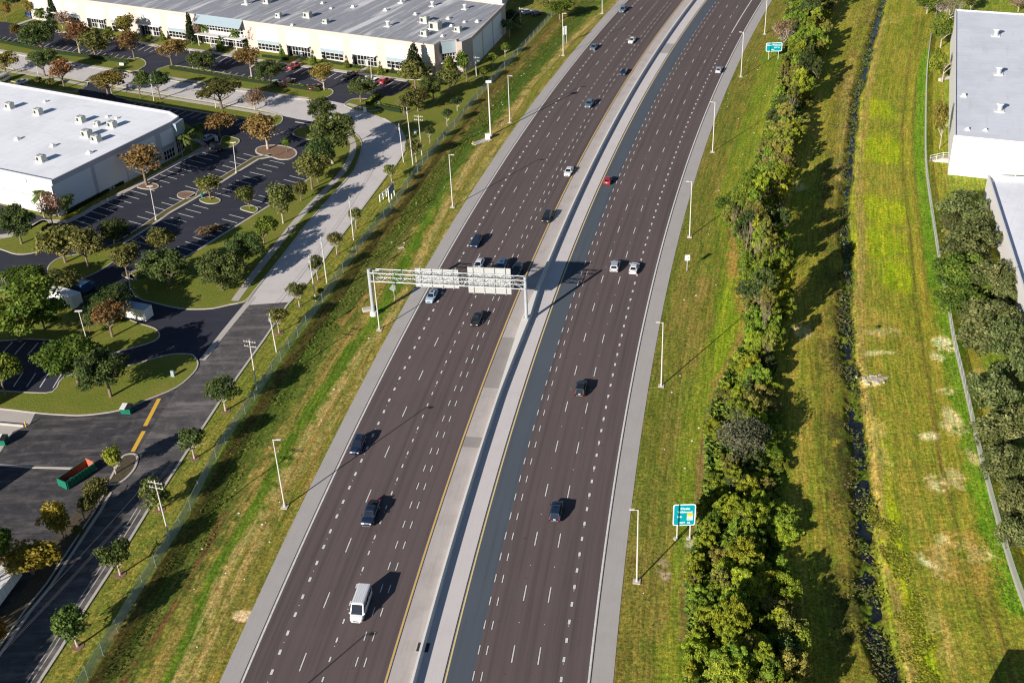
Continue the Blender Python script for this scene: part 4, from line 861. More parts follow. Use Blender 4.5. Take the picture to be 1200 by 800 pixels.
# ------------------------------------------------------------------ buildings
M_beige = conc_mat('facade_beige', (0.53, 0.45, 0.405), 0.12); M_cream = conc_mat('facade_white', (0.70, 0.68, 0.655), 0.06)
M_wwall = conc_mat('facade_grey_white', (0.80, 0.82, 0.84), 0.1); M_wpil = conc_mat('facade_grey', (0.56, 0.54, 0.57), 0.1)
def roof_mat(name, base, ang):
    k = NT(name); ob = k.tc.outputs['Object']; r_ = k.mapping(ob, (1, 1, 1), rot=(0, 0, R(-ang)))
    wv = k.n('ShaderNodeTexWave', wave_type='BANDS', bands_direction='Y'); wv.inputs['Scale'].default_value = .11; wv.inputs['Distortion'].default_value = .15; k.l(r_, wv.inputs['Vector'])
    seam = k.ramp(wv.outputs['Fac'], [(0.0, g3(1)), (0.03, g3(0))]); big = k.noise(ob, .07, 6, .7); stn = k.noise(k.mapping(r_, (.5, .06, 1)), 1, 5, .7)
    c = k.mix(base, tuple(b*.84 for b in base), k.ramp(big, [(.45, g3(0)), (.7, g3(1))])); c = k.mix(c, tuple(b*q for b, q in zip(base, (.78, .76, .72))), k.ramp(stn, [(.56, g3(0)), (.72, g3(.6))])); c = k.mix(c, tuple(b*.7 for b in base), k.mix((0, 0, 0), seam, .22))
    k.l(c, k.b.inputs['Base Color']); k.b.inputs['Roughness'].default_value = .7; return k.m
M_roofw = roof_mat('white_roof', (0.86, 0.87, 0.92), 61)
M_metalb = pmat('pale_blue_metal', (0.36, 0.45, 0.50), 0.45, 0.3, var=0.08, scale=3)
M_wglass = pmat('window_glass', (0.012, 0.016, 0.02), 0.2, spec=0.3); M_hvac = pmat('hvac_grey', (0.42, 0.44, 0.40), 0.55, 0.2, var=0.15, scale=3); M_hvacw = pmat('hvac_white', (0.72, 0.72, 0.7), 0.6, var=.08)
M_dark = pmat('dark_opening', (0.025, 0.025, 0.028), 0.7)
k = NT('membrane_roof'); ob = k.tc.outputs['Object']; rotm = k.mapping(ob, (1, 1, 1), rot=(0, 0, R(29)))
st1 = k.noise(k.mapping(rotm, (0.22, 0.022, 1)), 1, 6, 0.62); st2 = k.noise(k.mapping(rotm, (0.75, 0.02, 1)), 1, 4, 0.7); fb = k.noise(ob, 0.5, 6, .7)
c = k.mix((0.24, 0.245, 0.27), (0.38, 0.385, 0.41), fb); c = k.mix(c, (0.70, 0.70, 0.70), k.ramp(st1, [(0.54, g3(0)), (0.63, g3(.9))])); c = k.mix(c, (0.62, 0.63, 0.64), k.ramp(st2, [(0.56, g3(0)), (0.65, g3(.75))]))
c = k.mix(c, (0.18, 0.175, 0.18), k.ramp(st2, [(0.3, g3(.7)), (0.42, g3(0))]))
k.l(c, k.b.inputs['Base Color']); k.b.inputs['Roughness'].default_value = .6; M_memb = k.m
class Wall:
    """vertical plane through plan points a, b (a left of b seen from outside)"""
    def __init__(s, a, b): s.a = Vector((a[0], a[1])); s.b = Vector((b[0], b[1])); s.t = (s.b-s.a).normalized(); s.n = Vector((s.t.y, -s.t.x)); s.L = (s.b-s.a).length
    def hit(s, px, py):
        d = ray(px, py); den = d[0]*s.n.x+d[1]*s.n.y; t = (s.a.x*s.n.x+s.a.y*s.n.y)/den
        p = Vector((d[0]*t, d[1]*t)); return (p-s.a)@s.t if False else (p-s.a).dot(s.t), CH+d[2]*t
    def box(s, m, u0, u1, z0, z1, d0, d1):
        o = [s.a+s.t*u+s.n*d for u, d in ((u0, d0), (u1, d0), (u1, d1), (u0, d1))]
        vs = [(p.x, p.y, z) for z in (z0, z1) for p in o]
        m.add(vs, [(0, 1, 2, 3), (7, 6, 5, 4), (0, 4, 5, 1), (1, 5, 6, 2), (2, 6, 7, 3), (3, 7, 4, 0)][:6])
def gz(px, py, z): g = G(px, py, z); return (g.x, g.y)
def building(name, label, fp, h, wallm, roofm, par=0.55, pw=0.35):
    root = empty(name, (fp[0][0], fp[0][1], 0), 0, label, 'building')
    off = Vector((fp[0][0], fp[0][1]))
    L = [(p[0]-off.x, p[1]-off.y) for p in fp]
    m = MB(); m.prism(L, -.1, h-par, top=False); m.build('wall', wallm, root)
    m = MB(); m.poly(L, h-par-.004); m.build('roof', roofm, root)
    inn = L+[L[0]]; m = MB()
    cxy = Vector((sum(p[0] for p in L)/len(L), sum(p[1] for p in L)/len(L)))
    area2 = sum(L[i][0]*L[(i+1) % len(L)][1]-L[(i+1) % len(L)][0]*L[i][1] for i in range(len(L)))
    Lc = L if area2 > 0 else L[::-1]
    # parapet ring set inward
    n = len(Lc); IN = []
    for i in range(n):
        p0, p1, p2 = Vector(Lc[i-1]), Vector(Lc[i]), Vector(Lc[(i+1) % n]); t1 = (p1-p0).normalized(); t2 = (p2-p1).normalized(); n1 = Vector((-t1.y, t1.x)); n2_ = Vector((-t2.y, t2.x)); bis = (n1+n2_); bis = bis/max(.3, bis.length_squared)*2
        IN.append(p1+bis*pw)
    vs = [(p[0], p[1], z) for z in (h-par, h) for p in Lc]+[(p.x, p.y, z) for z in (h-par, h) for p in IN]; fs = []
    for i in range(n):
        j = (i+1) % n; fs += [(i, j, n+j, n+i), (n+i, n+j, 3*n+j, 3*n+i), (2*n+j, 2*n+i, 3*n+i, 3*n+j)]
    m.add(vs, fs); m.build('parapet', wallm, root)
    return root, off
def onroot(root, m, name, mat, parent=None, **kw):
    """m is in world coordinates; shift into the root's frame"""
    l = root.location; m.v = [(v[0]-l.x, v[1]-l.y, v[2]-l.z) for v in m.v]; return m.build(name, mat, parent or root, **kw)
H = 9.9
# --- the big warehouse at the top
uA = Vector(gz(67, -4, H)); uC = Vector(gz(508.5, 52.8, H)); ud = (uC-uA).normalized(); uA2 = uC-ud*175
uD = Vector(gz(541, 48.9, H)); uE = Vector(gz(552.5, 43.9, H)); uF = Vector(gz(592, 4.6, H)); uG_ = Vector(gz(552, -0.5, H)); bd = (uG_-uF).normalized()
fpU = [tuple(p) for p in (uA2, uC, uC+Vector((1.8, 3.6)), Vector(gz(533, 46, H)), uD-Vector((1.6, .2)), uD, uE, uF, uF+bd*150)]
U, _ = building('warehouse', 'large cream warehouse with grey streaked roof and dark entrance bays, top of photo', fpU, H, M_beige, M_memb, .5)
wf = Wall(uA2, uC)
def uu_(px, py): return wf.hit(px, py)[0]
def strip_bay(x0, x1, ym, upper=(0.6, 8.9)):
    """white panel, pale blue band, ribbon window"""
    u0, u1 = uu_(x0, ym), uu_(x1, ym)
    m = MB(); wf.box(m, u0, u1, 4.0, 8.5, .003, .05); onroot(U, m, 'panel', M_cream)
    m = MB(); wf.box(m, u0, u1, 2.9, 3.99, .003, .16); onroot(U, m, 'sun_band', M_metalb)
    windows(wf, U, u0+.1, u1-.1, .7, 2.85, max(4, int((u1-u0)/1.5)), 2)
def windows(W_, root, u0, u1, z0, z1, n, rows, d=.003, parent=None):
    m = MB(); W_.box(m, u0, u1, z0, z1, d, d+.03); gl = onroot(root, m, 'window', M_wglass, parent)
    m = MB(); f = .12
    for i in range(n+1): u = u0+(u1-u0)*i/n; W_.box(m, u-f/2, u+f/2, z0, z1, d+.031, d+.12)
    for j in range(rows+1): z = z0+(z1-z0)*j/rows; W_.box(m, u0, u1, z-f/2, z+f/2, d+.033, d+.10)
    l = root.location; m.v = [(v[0]-l.x, v[1]-l.y, v[2]-l.z) for v in m.v]; m.build('frame', M_cream, gl); return gl
def entry_bay(x0, x1, ym):
    u0, u1 = uu_(x0, ym), uu_(x1, ym)
    m = MB(); wf.box(m, u0-.3, u1+.2, 4.1, 8.6, .003, .05); onroot(U, m, 'panel', M_cream)
    for f in (.15, .35, .62, .82): u = u0+(u1-u0)*f; m = MB(); wf.box(m, u-.05, u+.05, 4.1, 8.6, .051, .075); onroot(U, m, 'panel_joint', M_beige)
    m = MB(); wf.box(m, u0, u1, .1, 3.8, .003, .02); onroot(U, m, 'recess', M_dark)
    windows(wf, U, u0+(u1-u0)*.18, u1, .3, 3.5, max(5, int((u1-u0)/1.35)), 2, .03)
    m = MB(); wf.box(m, u0-.2, u1+.2, 3.82, 4.05, .003, 1.3); onroot(U, m, 'canopy', M_cream)
    m = MB(); wf.box(m, u0+.0, u0+.25, .1, 3.81, .04, .9); onroot(U, m, 'canopy_wall', M_wpil)
    u = (u0+u1)/2+.6; m = MB(); wf.box(m, u-.55, u+.55, .1, 2.3, .16, .24); onroot(U, m, 'door', M_alu)
for b in ((42, 57, 22), (80, 94, 24), (132, 152, 34), (199, 218, 43), (303, 328, 57), (377, 403, 68), (454, 478, 80), (495, 506, 86)): strip_bay(*b)
for b in ((61, 74, 21), (105, 125, 29), (167, 190, 40), (339, 364, 62), (415, 442, 74)): entry_bay(*b)
# glazed centre with sloping blue canopy
u0, u1 = uu_(236, 50), uu_(288, 55)
m = MB(); wf.box(m, u0-1.2, u1+.4, .1, 8.2, .003, .03); onroot(U, m, 'recess', M_wpil)
windows(wf, U, u0, u1, 5.0, 7.0, 16, 2, .035); windows(wf, U, u0, u1, .4, 3.3, 16, 2, .035)
m = MB(); p = [wf.a+wf.t*u+wf.n*d for u, d in ((u0-.4, .0), (u1+.4, .0), (u1+.4, 2.4), (u0-.4, 2.4))]
m.add([(p[0].x, p[0].y, H+.15), (p[1].x, p[1].y, H+.15), (p[2].x, p[2].y, 7.7), (p[3].x, p[3].y, 7.7), (p[0].x, p[0].y, H), (p[1].x, p[1].y, H), (p[2].x, p[2].y, 7.5), (p[3].x, p[3].y, 7.5)], [(0, 3, 2, 1), (4, 5, 6, 7), (0, 4, 7, 3), (1, 2, 6, 5), (3, 7, 6, 2)]); cp_ = onroot(U, m, 'sloping_canopy', M_metalb)
m = MB(); wf.box(m, u0-2.5, u1+1, 3.8, 4.05, .003, 3.2); onroot(U, m, 'canopy', M_cream)
m = MB()
for f in (.08, .35, .65, .92): u = u0+(u1-u0)*f; wf.box(m, u-.1, u+.1, .1, 3.8, 2.8, 3.0)
onroot(U, m, 'canopy_post', M_cream)
# glazed corner
wc = Wall(uC+Vector((1.8, 3.6)), Vector(gz(533, 46, H))); m = MB(); wc.box(m, .1, wc.L-.1, 6.0, H-.1, .003, .9); onroot(U, m, 'sun_band', M_metalb); windows(wc, U, .2, wc.L-.3, 3.6, 5.9, 5, 2, .01); windows(wc, U, .2, wc.L-.3, .3, 2.9, 5, 2, .01)
m = MB(); wc.box(m, -.6, wc.L, 3.1, 3.35, .003, 1.6); onroot(U, m, 'canopy', M_cream)
# right wall with recessed grey joints
wr_ = Wall(uE, uF)
m = MB()
for i, (a, b) in enumerate(((.3, 11.2), (12.3, 23.2), (24.3, 34.6))): wr_.box(m, wr_.L*a/40 if False else a*wr_.L/40, b*wr_.L/40, 0.2, 8.7, .003, .06)
onroot(U, m, 'panel', M_wwall)
m = MB()
for a in (.0, 11.3, 23.3, 34.8): wr_.box(m, a*wr_.L/40+.1, (a+.7)*wr_.L/40, 0.2, H-.6, .062, .11)
onroot(U, m, 'pilaster', M_wpil)
def roof_unit(px, py, hr, kind, label, yaw=None, sc=1.0, grp='rooftop units'):
    g = G(px, py, hr); yaw = R(-29) if yaw is None else yaw
    root = empty({'hvac': 'rooftop_unit', 'vent': 'roof_vent', 'fan': 'exhaust_fan'}[kind], (g.x, g.y, hr), yaw, label, {'hvac': 'air conditioner', 'vent': 'roof vent', 'fan': 'exhaust fan'}[kind], grp); s = sc
    if kind == 'hvac':
        m = MB(); m.box(-.95*s, .95*s, -.75*s, .75*s, .25, 1.25*s+.25); m.build('casing', M_hvac, root, bevel=.04)
        m = MB(); m.box(-1.05*s, 1.05*s, -.85*s, .85*s, 0, .25); m.build('curb', M_hvacw, root)
        m = MB(); m.tube((.35*s, 0, 1.25*s+.25), (.35*s, 0, 1.25*s+.42), .42*s, n=12); m.build('fan_guard', M_galv, root)
        m = MB(); m.box(-.953*s, -.951*s, -.55*s, .55*s, .4, 1.1*s+.2); m.box(-.7*s, -.1*s, -.757*s, -.752*s, .45, 1.1*s); m.build('grille', M_dark, root)
        m = MB(); m.box(-1.9*s, -1.06*s, -.5*s, -.3*s, .05, .2); m.build('conduit', M_hvac, root)
    elif kind == 'fan':
        m = MB(); m.box(-.9*s, .9*s, -.9*s, .9*s, 0, .2); m.build('curb', M_hvacw, root)
        m = MB(); m.tube((0, 0, .2), (0, 0, 1.3*s), .5*s, .5*s, 12); m.build('duct', M_galv, root)
        m = MB(); m.tube((0, 0, 1.3*s), (0, 0, 1.5*s), .72*s, .6*s, 12); m.build('cap', M_hvacw, root)
    else:
        m = MB(); m.box(-.6*s, .6*s, -.5*s, .5*s, 0, .22); m.build('curb', M_hvacw, root)
        m = MB(); m.box(-.35*s, .35*s, -.3*s, .3*s, .22, .62*s); m.build('hood', M_hvacw, root)
    return root
zr = H-.5
for (px, py, kd, s, lb) in ((313, 4, 'hvac', 1.1, 'white rooftop unit near top left of the grey streaked roof'), (289, 5, 'fan', 1.5, 'tall white exhaust stack at the top of grey streaked roof'), (327, 20.5, 'hvac', 1, 'small grey rooftop unit above the red parked pickup'), (361, 20.5, 'hvac', 1.3, 'white boxy rooftop unit, centre left of grey roof'), (382, 27.5, 'hvac', .9, 'small white rooftop unit nearest the warehouse front parapet'),
    (342.5, 30, 'vent', .9, 'tiny white vent at the parapet of the grey roof'), (378, 4.5, 'vent', 1.1, 'low white vent at the upper middle of grey roof'), (388, 10.5, 'vent', .9, 'tiny white vent between two low vents on grey roof'), (414, 9, 'vent', 1.3, 'low white vent with pale streak, middle of grey roof'), (455, 31, 'fan', 1.2, 'round white exhaust fan alone in the middle of the grey roof'), (470.5, 3.5, 'fan', 1.1, 'round white exhaust fan at the far edge of the grey roof'),
    (452, 12.5, 'vent', 1.3, 'low white vent left of the far round fan'), (507, 7.5, 'fan', 1.1, 'round white exhaust fan, second along the far roof edge'), (545, 11, 'fan', 1.1, 'round white exhaust fan nearest the far roof corner'), (487, 17.5, 'vent', 1.2, 'low white vent above the paired white units'), (498, 26.5, 'hvac', 1.4, 'white rooftop unit, upper one of the cluster near the corner'), (510.5, 34, 'hvac', 1.8, 'largest white rooftop unit, middle of the corner cluster'), (498, 42, 'hvac', 1.2, 'white rooftop unit, lower one of the corner cluster'),
    (537, 37, 'hvac', 1.1, 'white rooftop unit closest to the shaded right wall'), (525.5, 22.5, 'vent', 1.2, 'low white vent right of the corner cluster'), (529, 31, 'vent', 1, 'low white vent between large unit and right wall unit'), (518.5, 43, 'vent', 1, 'low white vent near the front corner of grey roof'), (544.5, 26.5, 'vent', .9, 'tiny white vent near the right parapet'), (559.5, 26, 'vent', 1.2, 'low white vent beside the right parapet')):
    roof_unit(px, py, zr, kd, lb, sc=s)
# --- white-roofed warehouse, left
wA = Vector(gz(-60, 85.5, 9.8)); wB = Vector(gz(199, 130.4, 9.8)); wB1 = Vector(gz(193, 133.5, 9.8)); wB2 = Vector(gz(209.5, 136.2, 9.8)); wC = Vector(gz(200.5, 142.6, 9.8)); wD = Vector(gz(60, 211.2, 9.8)); wE = Vector(gz(15, 201.8, 9.8)); wF = wE+(wE-wD)*1.8
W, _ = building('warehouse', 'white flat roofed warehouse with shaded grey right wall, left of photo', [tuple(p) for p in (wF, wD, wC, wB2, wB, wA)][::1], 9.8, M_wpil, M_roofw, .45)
ws = Wall(wD, wC)
def su(px, py): return ws.hit(px, py)[0]
m = MB()
for (x0, y0, x1, y1, z0, z1) in ((64, 235, 110, 215, .2, 8.4), (114, 213, 147, 195, .2, 8.4), (148, 195, 184, 176, .2, 8.4)): ws.box(m, su(x0, y0), su(x1, y1), z0, z1, .003, .06)
ws.box(m, su(187.5, 158), su(203, 150), 4.3, 8.2, .003, .06)
onroot(W, m, 'panel', M_wwall)
u0, u1 = su(192, 184), su(205, 178); m = MB(); ws.box(m, u0, u1, 3.0, 4.2, .003, .14); onroot(W, m, 'sun_band', M_metalb); windows(ws, W, u0+.1, u1-.1, .4, 2.9, 4, 2)
wq = Wall(wC, wB2); m = MB(); wq.box(m, -.0, wq.L, 5.6, 9.2, .06, 1.2); onroot(W, m, 'sun_band', M_metalb); windows(wq, W, .2, wq.L-.2, .4, 5.0, 4, 3)
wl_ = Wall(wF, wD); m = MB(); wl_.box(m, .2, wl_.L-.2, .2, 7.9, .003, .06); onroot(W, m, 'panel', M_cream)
for i in range(5):
    u = wl_.L-4-i*4.6
    m = MB(); wl_.box(m, u-3.2, u, 1.1, 4.2, .062, .09); onroot(W, m, 'dock_door', M_white)
m = MB(); wl_.box(m, 6, wl_.L-6, 4.6, 4.75, .062, .7); onroot(W, m, 'canopy', M_wpil)
m = MB(); wl_.box(m, wl_.L-9, wl_.L-8.8, 0.2, 9.0, .07, .2); onroot(W, m, 'downpipe', M_hvacw)
for (px, py, kd, s, lb) in ((12, 127, 'hvac', 1.15, 'grey rooftop unit at far left of the white roof'), (45.5, 134, 'hvac', 1.15, 'grey rooftop unit, second from left on the white roof'), (95.5, 143, 'hvac', 1.15, 'grey rooftop unit left of the cluster on white roof'), (114.5, 147.5, 'hvac', .8, 'smallest grey rooftop unit inside the white roof cluster'), (132, 149, 'hvac', 1.15, 'grey rooftop unit at the right of the white roof cluster'), (102.5, 160, 'hvac', 1.3, 'tall grey rooftop unit, lower left of the white roof cluster'), (113.5, 165.5, 'hvac', 1.15, 'grey rooftop unit lowest in the white roof cluster'), (49, 189, 'hvac', 1.15, 'grey rooftop unit near the front edge of white roof'),
    (53, 119.5, 'vent', .9, 'small vent near the back parapet of white roof'), (126, 137, 'vent', .8, 'small vent above the cluster, left of a pair'), (137, 139, 'vent', .8, 'small vent above the cluster, right of a pair'), (20.5, 163.5, 'vent', 1.2, 'low white vent at the left of the white roof'), (62, 171.5, 'vent', 1.2, 'low white vent in the middle of the white roof'), (105, 179.5, 'vent', 1.2, 'low white vent near the shaded wall of white roof')):
    roof_unit(px, py, 9.35, kd, lb, sc=s)
# --- right-hand buildings
h1 = 10.3; rA = Vector(gz(1119.3, 10.8, h1)); rB = Vector(gz(1118, 158.5, h1)); rd = Vector(gz(1200, 166.5, h1))-rB; rd.normalize()
B1, _ = building('warehouse', 'tall white warehouse with pale grey roof at the upper right', [tuple(rB), tuple(rB+rd*70), tuple(rA+rd*70), tuple(rA)], h1, M_cream, roof_mat('pale_grey_roof', (0.70, 0.73, 0.79), -20), .35, .4)
wb1 = Wall(rB, rB+rd*70); m = MB(); wb1.box(m, 0.02, 70, h1-1.9, h1-1.8, .003, .03); onroot(B1, m, 'panel_joint', M_wpil)
for (px, py, kd, s, lb) in ((1167, 42, 'fan', 1.35, 'exhaust fan nearest the top on the pale grey right roof'), (1170, 87, 'fan', 1.35, 'exhaust fan in the middle of the pale grey right roof'), (1171, 130, 'fan', 1.35, 'exhaust fan lowest on the pale grey right roof'), (1129, 113, 'vent', 1.3, 'low vent near the left edge of the right roof'), (1133.5, 152, 'vent', 1, 'small vent near the lower left corner of right roof'), (1154.5, 153, 'vent', .9, 'small vent near the lower edge of right roof')):
    roof_unit(px, py, h1-.35, kd, lb, yaw=R(-20), sc=s)
h2 = 6.6; qA = Vector(gz(1157.5, 204.8, h2)); qd = Vector(gz(1201, 344, h2))-qA; qd.normalize(); qn = Vector(gz(1200, 206.5, h2))-qA; qn.normalize()
B2, _ = building('warehouse', 'low white roofed building at right edge behind the grey green trees', [tuple(qA), tuple(qA+qd*78), tuple(qA+qd*78+qn*40), tuple(qA+qn*40)], h2, M_cream, M_roofw, 1.0, .35)
g = G(1182, 205, h2); tag(MB().box(-1.4, 1.4, -.5, .5, 0, .9, Matrix.Translation(Vector((g.x, g.y, h2-.9)))@Matrix.Rotation(-.35, 4, 'Z')).build('roof_hatch', M_hvacw, bevel=.05), 'small white hatch at the top edge of the low right roof', 'roof hatch')
# steps to the side door
root = empty('metal_staircase', G(1112, 190), R(-20), 'pale stair with railings at the white warehouse side door', 'staircase')
m = MB()
for i in range(6): m.box(-4.6+i*.5, -4.1+i*.5, -.7, .7, 0, .18*(i+1))
m.box(-1.6, 0.2, -.7, .7, 0, 1.1); m.build('step', M_walk, root)
for y in (-.75, .75):
    m = MB(); m.tube((-4.6, y, 1.0), (-1.6, y, 2.1), .05); m.tube((-1.6, y, 2.1), (0, y, 2.1), .05)
    for x, z in ((-4.6, 1.0), (-3.1, 1.55), (-1.6, 2.1), (-.1, 2.1)): m.tube((x, y, 0), (x, y, z), .05)
    m.build('railing', M_hvacw, root)
g = G(1106, 94); tag(MB().box(-1.9, 1.9, -.45, .45, .0, .9, Matrix.Translation(g)@Matrix.Rotation(.5, 4, 'Z')).build('concrete_ledge', M_curb, bevel=.08), 'pale low ledge under the yellow green tree by white wall', 'ledge')
# --- things just past the top of the frame
far = building('warehouse', 'pale building edge with vehicles beyond the grey roof, top centre', [gz(545, -12, 7), gz(588, -4, 7), gz(600, -40, 7), gz(540, -50, 7)], 7, M_cream, M_roofw, .4)
# --- neighbours out of frame to the left whose shadows fall across the lots
sh = Vector((math.cos(R(SUN_AZ)), math.sin(R(SUN_AZ)), 0))
L98 = 9.8/math.tan(R(SUN_EL))
P1 = Vector(G(115, 388))-sh*L98; P1b = Vector(G(60, 386))-sh*L98; dd_ = (P1b-P1).normalized()
building('warehouse', 'warehouse beyond the left edge that shades the parking bays', [(P1.x, P1.y), (P1.x+dd_.x*60, P1.y+dd_.y*60), (P1.x+dd_.x*60-8, P1.y-22+dd_.y*60), (P1.x-8, P1.y-22)], 9.8, M_cream, M_roofw, .4)
Q1 = Vector(G(43, 545))-sh*17; 
building('warehouse', 'low building beyond the left edge that shades the dumpster yard', [(Q1.x, Q1.y), (Q1.x-14, Q1.y+1.5), (Q1.x-16, Q1.y-9), (Q1.x-6, Q1.y-10)], 17*math.tan(R(SUN_EL)), M_cream, M_roofw, .3)
Q2 = Vector(G(1181, 760))-sh*20
building('warehouse', 'building below the photo foot whose shadow reaches the lower right corner', [(Q2.x, Q2.y), (Q2.x+22, Q2.y-3), (Q2.x+22, Q2.y-20), (Q2.x-1.5, Q2.y-20)], 20*math.tan(R(SUN_EL)), M_cream, M_roofw, .3)

# ------------------------------------------------------------------ fences
k = NT('chain_link'); k.b.inputs['Base Color'].default_value = (0.50, 0.60, 0.60, 1); k.b.inputs['Alpha'].default_value = 0.45; k.b.inputs['Roughness'].default_value = .6; k.b.inputs['Metallic'].default_value = .2; M_chain = k.m
def fence(pts, h, label, gap=3.2, alpha_m=None, arm=True, base=None):
    P = [(p.x, p.y) for p in cr([(g.x, g.y) for g in Gs(pts)], 4)]
    root = empty('chain_link_fence', (P[0][0], P[0][1], 0), 0, label, 'fence'); l = P[0]
    Q = [(p[0]-l[0], p[1]-l[1]) for p in P]
    m = MB()
    for a, b in zip(Q[:-1], Q[1:]): m.quad((a[0], a[1], 0), (b[0], b[1], 0), (b[0], b[1], h), (a[0], a[1], h))
    m.build('mesh_panel', alpha_m or M_chain, root)
    m = MB()
    for a, b in zip(Q[:-1], Q[1:]): m.tube((*a, h), (*b, h), .035, n=5, cap=False)
    m.build('top_rail', M_galv, root)
    acc = 0; nxt = 0; posts = MB(); n = 0
    for a, b in zip(Q[:-1], Q[1:]):
        L = math.hypot(b[0]-a[0], b[1]-a[1])
        while nxt <= acc+L:
            t = (nxt-acc)/L; x, y = a[0]+(b[0]-a[0])*t, a[1]+(b[1]-a[1])*t; pm = MB(); pm.tube((0, 0, -.3), (0, 0, h+.05), .05, n=6)
            if arm: pm.tube((0, 0, h), (-.2, .05, h+.25), .02, n=5)
            if n < 95:
                if n == 0: me_ = pm.mesh('post', M_galv)
                mkobj('post', me_, root, (x, y, 0))
            n += 1; nxt += gap
        acc += L
    if base:
        m = MB(); m.ribbon(Q, base, -.1, .12); m.build('plinth', M_curb, root)
    return root
fence(FENCE_L, 2.2, 'long grey chain link fence between the street trees and highway embankment', 4.6)
k = NT('chain_link_dense'); k.b.inputs['Base Color'].default_value = (0.5, 0.5, 0.47, 1); k.b.inputs['Alpha'].default_value = 0.55; k.b.inputs['Roughness'].default_value = .7
FR1 = [(1101, -10), (1096.5, 21), (1091.5, 41), (1087.5, 70), (1085.5, 100), (1084.5, 162), (1085.5, 200), (1092, 250), (1102, 315), (1110, 355), (1117.5, 400), (1132, 462), (1146, 525), (1165, 598), (1179, 648), (1190, 683), (1202, 716), (1215, 750)]
fence(FR1, 1.8, 'grey chain link fence on pale base along the right field', 3.0, k.m, arm=False, base=.32)
# ------------------------------------------------------------------ poles and wires
M_wood = pmat('weathered_wood', (0.42, 0.39, 0.35), 0.85, var=.2, scale=2); M_cpole = pmat('concrete_pole', (0.56, 0.54, 0.5), 0.8, var=.1, scale=2); M_wire = pmat('cable', (0.16, 0.16, 0.17), 0.5)
M_ins = pmat('insulator', (0.6, 0.62, 0.63), 0.3)
def upole(bx, by, tx, ty, label, cross=0, r=.14, mat=None, kind='pole', yaw=None, lampa=False):
    g = G(bx, by); h = zfor(g, ty); xt, _z = offplane(g, tx, ty)
    root = empty('utility_pole' if kind == 'pole' else 'lot_lamp', g, 0, label, 'utility pole' if kind == 'pole' else 'lamp post', 'utility poles along the frontage road' if kind == 'pole' else 'parking lot lamp posts'); dx = max(-.6, min(.6, xt-g.x))
    m = MB(); m.tube((0, 0, -.2), (dx, 0, h), r, r*.65, 10); m.build('pole', mat or M_cpole, root)
    for i in range(cross):
        z = h-.5-i*1.0; c, s = math.cos(-.35), math.sin(-.35); m = MB(); m.tube((dx-1.3*c, -1.3*s, z), (dx+1.3*c, 1.3*s, z), .07, n=6); ca = m.build('crossarm', M_wood, root)
        m = MB()
        for q in (-1.15, -.6, .6, 1.15): m.tube((dx+q*c, q*s, z+.06), (dx+q*c, q*s, z+.32), .06, .04, 6)
        m.build('insulator', M_ins, ca)
    if kind != 'pole':
        m = MB(); m.box(dx-.75, dx+.75, -.22, .22, h-.12, h+.04); m.build('lamp_head', M_dark if kind == 'dlamp' else M_polew, root)
        m = MB(); m.tube((0, 0, -.1), (0, 0, .5), .3, n=10); m.build('base', M_curb, root)
    elif not cross:
        m = MB(); m.tube((dx, 0, h-.9), (dx+.02, -.35, h-.5), .06, n=6); m.box(dx-.22, dx+.22, -.5, -.15, h-1.6, h-.9); m.build('transformer', M_galv, root)
    return root, Vector((g.x+dx, g.y, h))
tops = []
for a in ((198.2, 628.7, 181, 562.5, 'pale utility pole with two crossarms at photo lower left beside the fence', 2), (301, 455, 292, 398, 'utility pole with two crossarms beside the fence, second from photo foot', 2), (324, 412, 315.5, 367, 'bare utility pole beside street tree, third along the frontage road', 0),
    (370, 352, 362, 299, 'bare utility pole left of a taller twin by the fence', 0), (383, 331, 376, 277.5, 'bare utility pole next beyond the close twin poles', 0), (414.5, 281, 409, 230, 'utility pole standing in the verge by the concrete road', 0), (484, 193.5, 476.5, 126, 'tallest utility pole at the bend of concrete road', 0), (494.5, 182, 490, 134.5, 'utility pole with crossarms right of the tallest pole', 2), (473, 190, 467.3, 145, 'utility pole left of the tallest pole at the road bend', 0),
    (558.5, 93, 557, 66, 'wooden utility pole with crossarms beside the shaded warehouse wall', 2), (610.5, 33, 609, 8.5, 'wooden utility pole with crossarms near far parked cars', 2), (180.5, 119, 176, 88, 'pale pole among oaks on the cross street', 0), (45.5, 92, 41, 66.5, 'pale pole by the cross street at photo upper left', 0), (253, 127, 250, 101, 'pale pole behind grey green oak on the cross street', 0)):
    tops.append(upole(*a)[1])
for a in ((183, 258, 175.5, 218, 'tall lamp post in the planted median of the car park'), (277, 203, 273, 167, 'tall lamp post at the upper end of planted median'), (226.5, 83.5, 222, 58.5, 'lamp post in front of the glazed warehouse entrance'), (295, 90, 291, 67, 'lamp post among orange trees by the cross street'), (435.6, 96, 434, 69, 'lamp post by the warehouse beside silver and red cars'), (102, 399, 92, 364, 'lamp post on the lawn below the long white trailer'), (53.5, 30, 52, 18, 'small lamp post at the upper left lot')):
    upole(*a, kind='lamp', mat=M_polew, r=.12)
def wire(a, b, sag, lab):
    n = 14; m = MB(); P = [a.lerp(b, i/n)-Vector((0, 0, 4*sag*(i/n)*(1-i/n))) for i in range(n+1)]
    for p, q in zip(P[:-1], P[1:]): m.tube(p, q, .022, n=4, cap=False)
    tag(m.build('power_line', M_wire), lab, 'power line', 'overhead power lines')
off_end = Vector((tops[0].x-20, tops[0].y-52, 11))
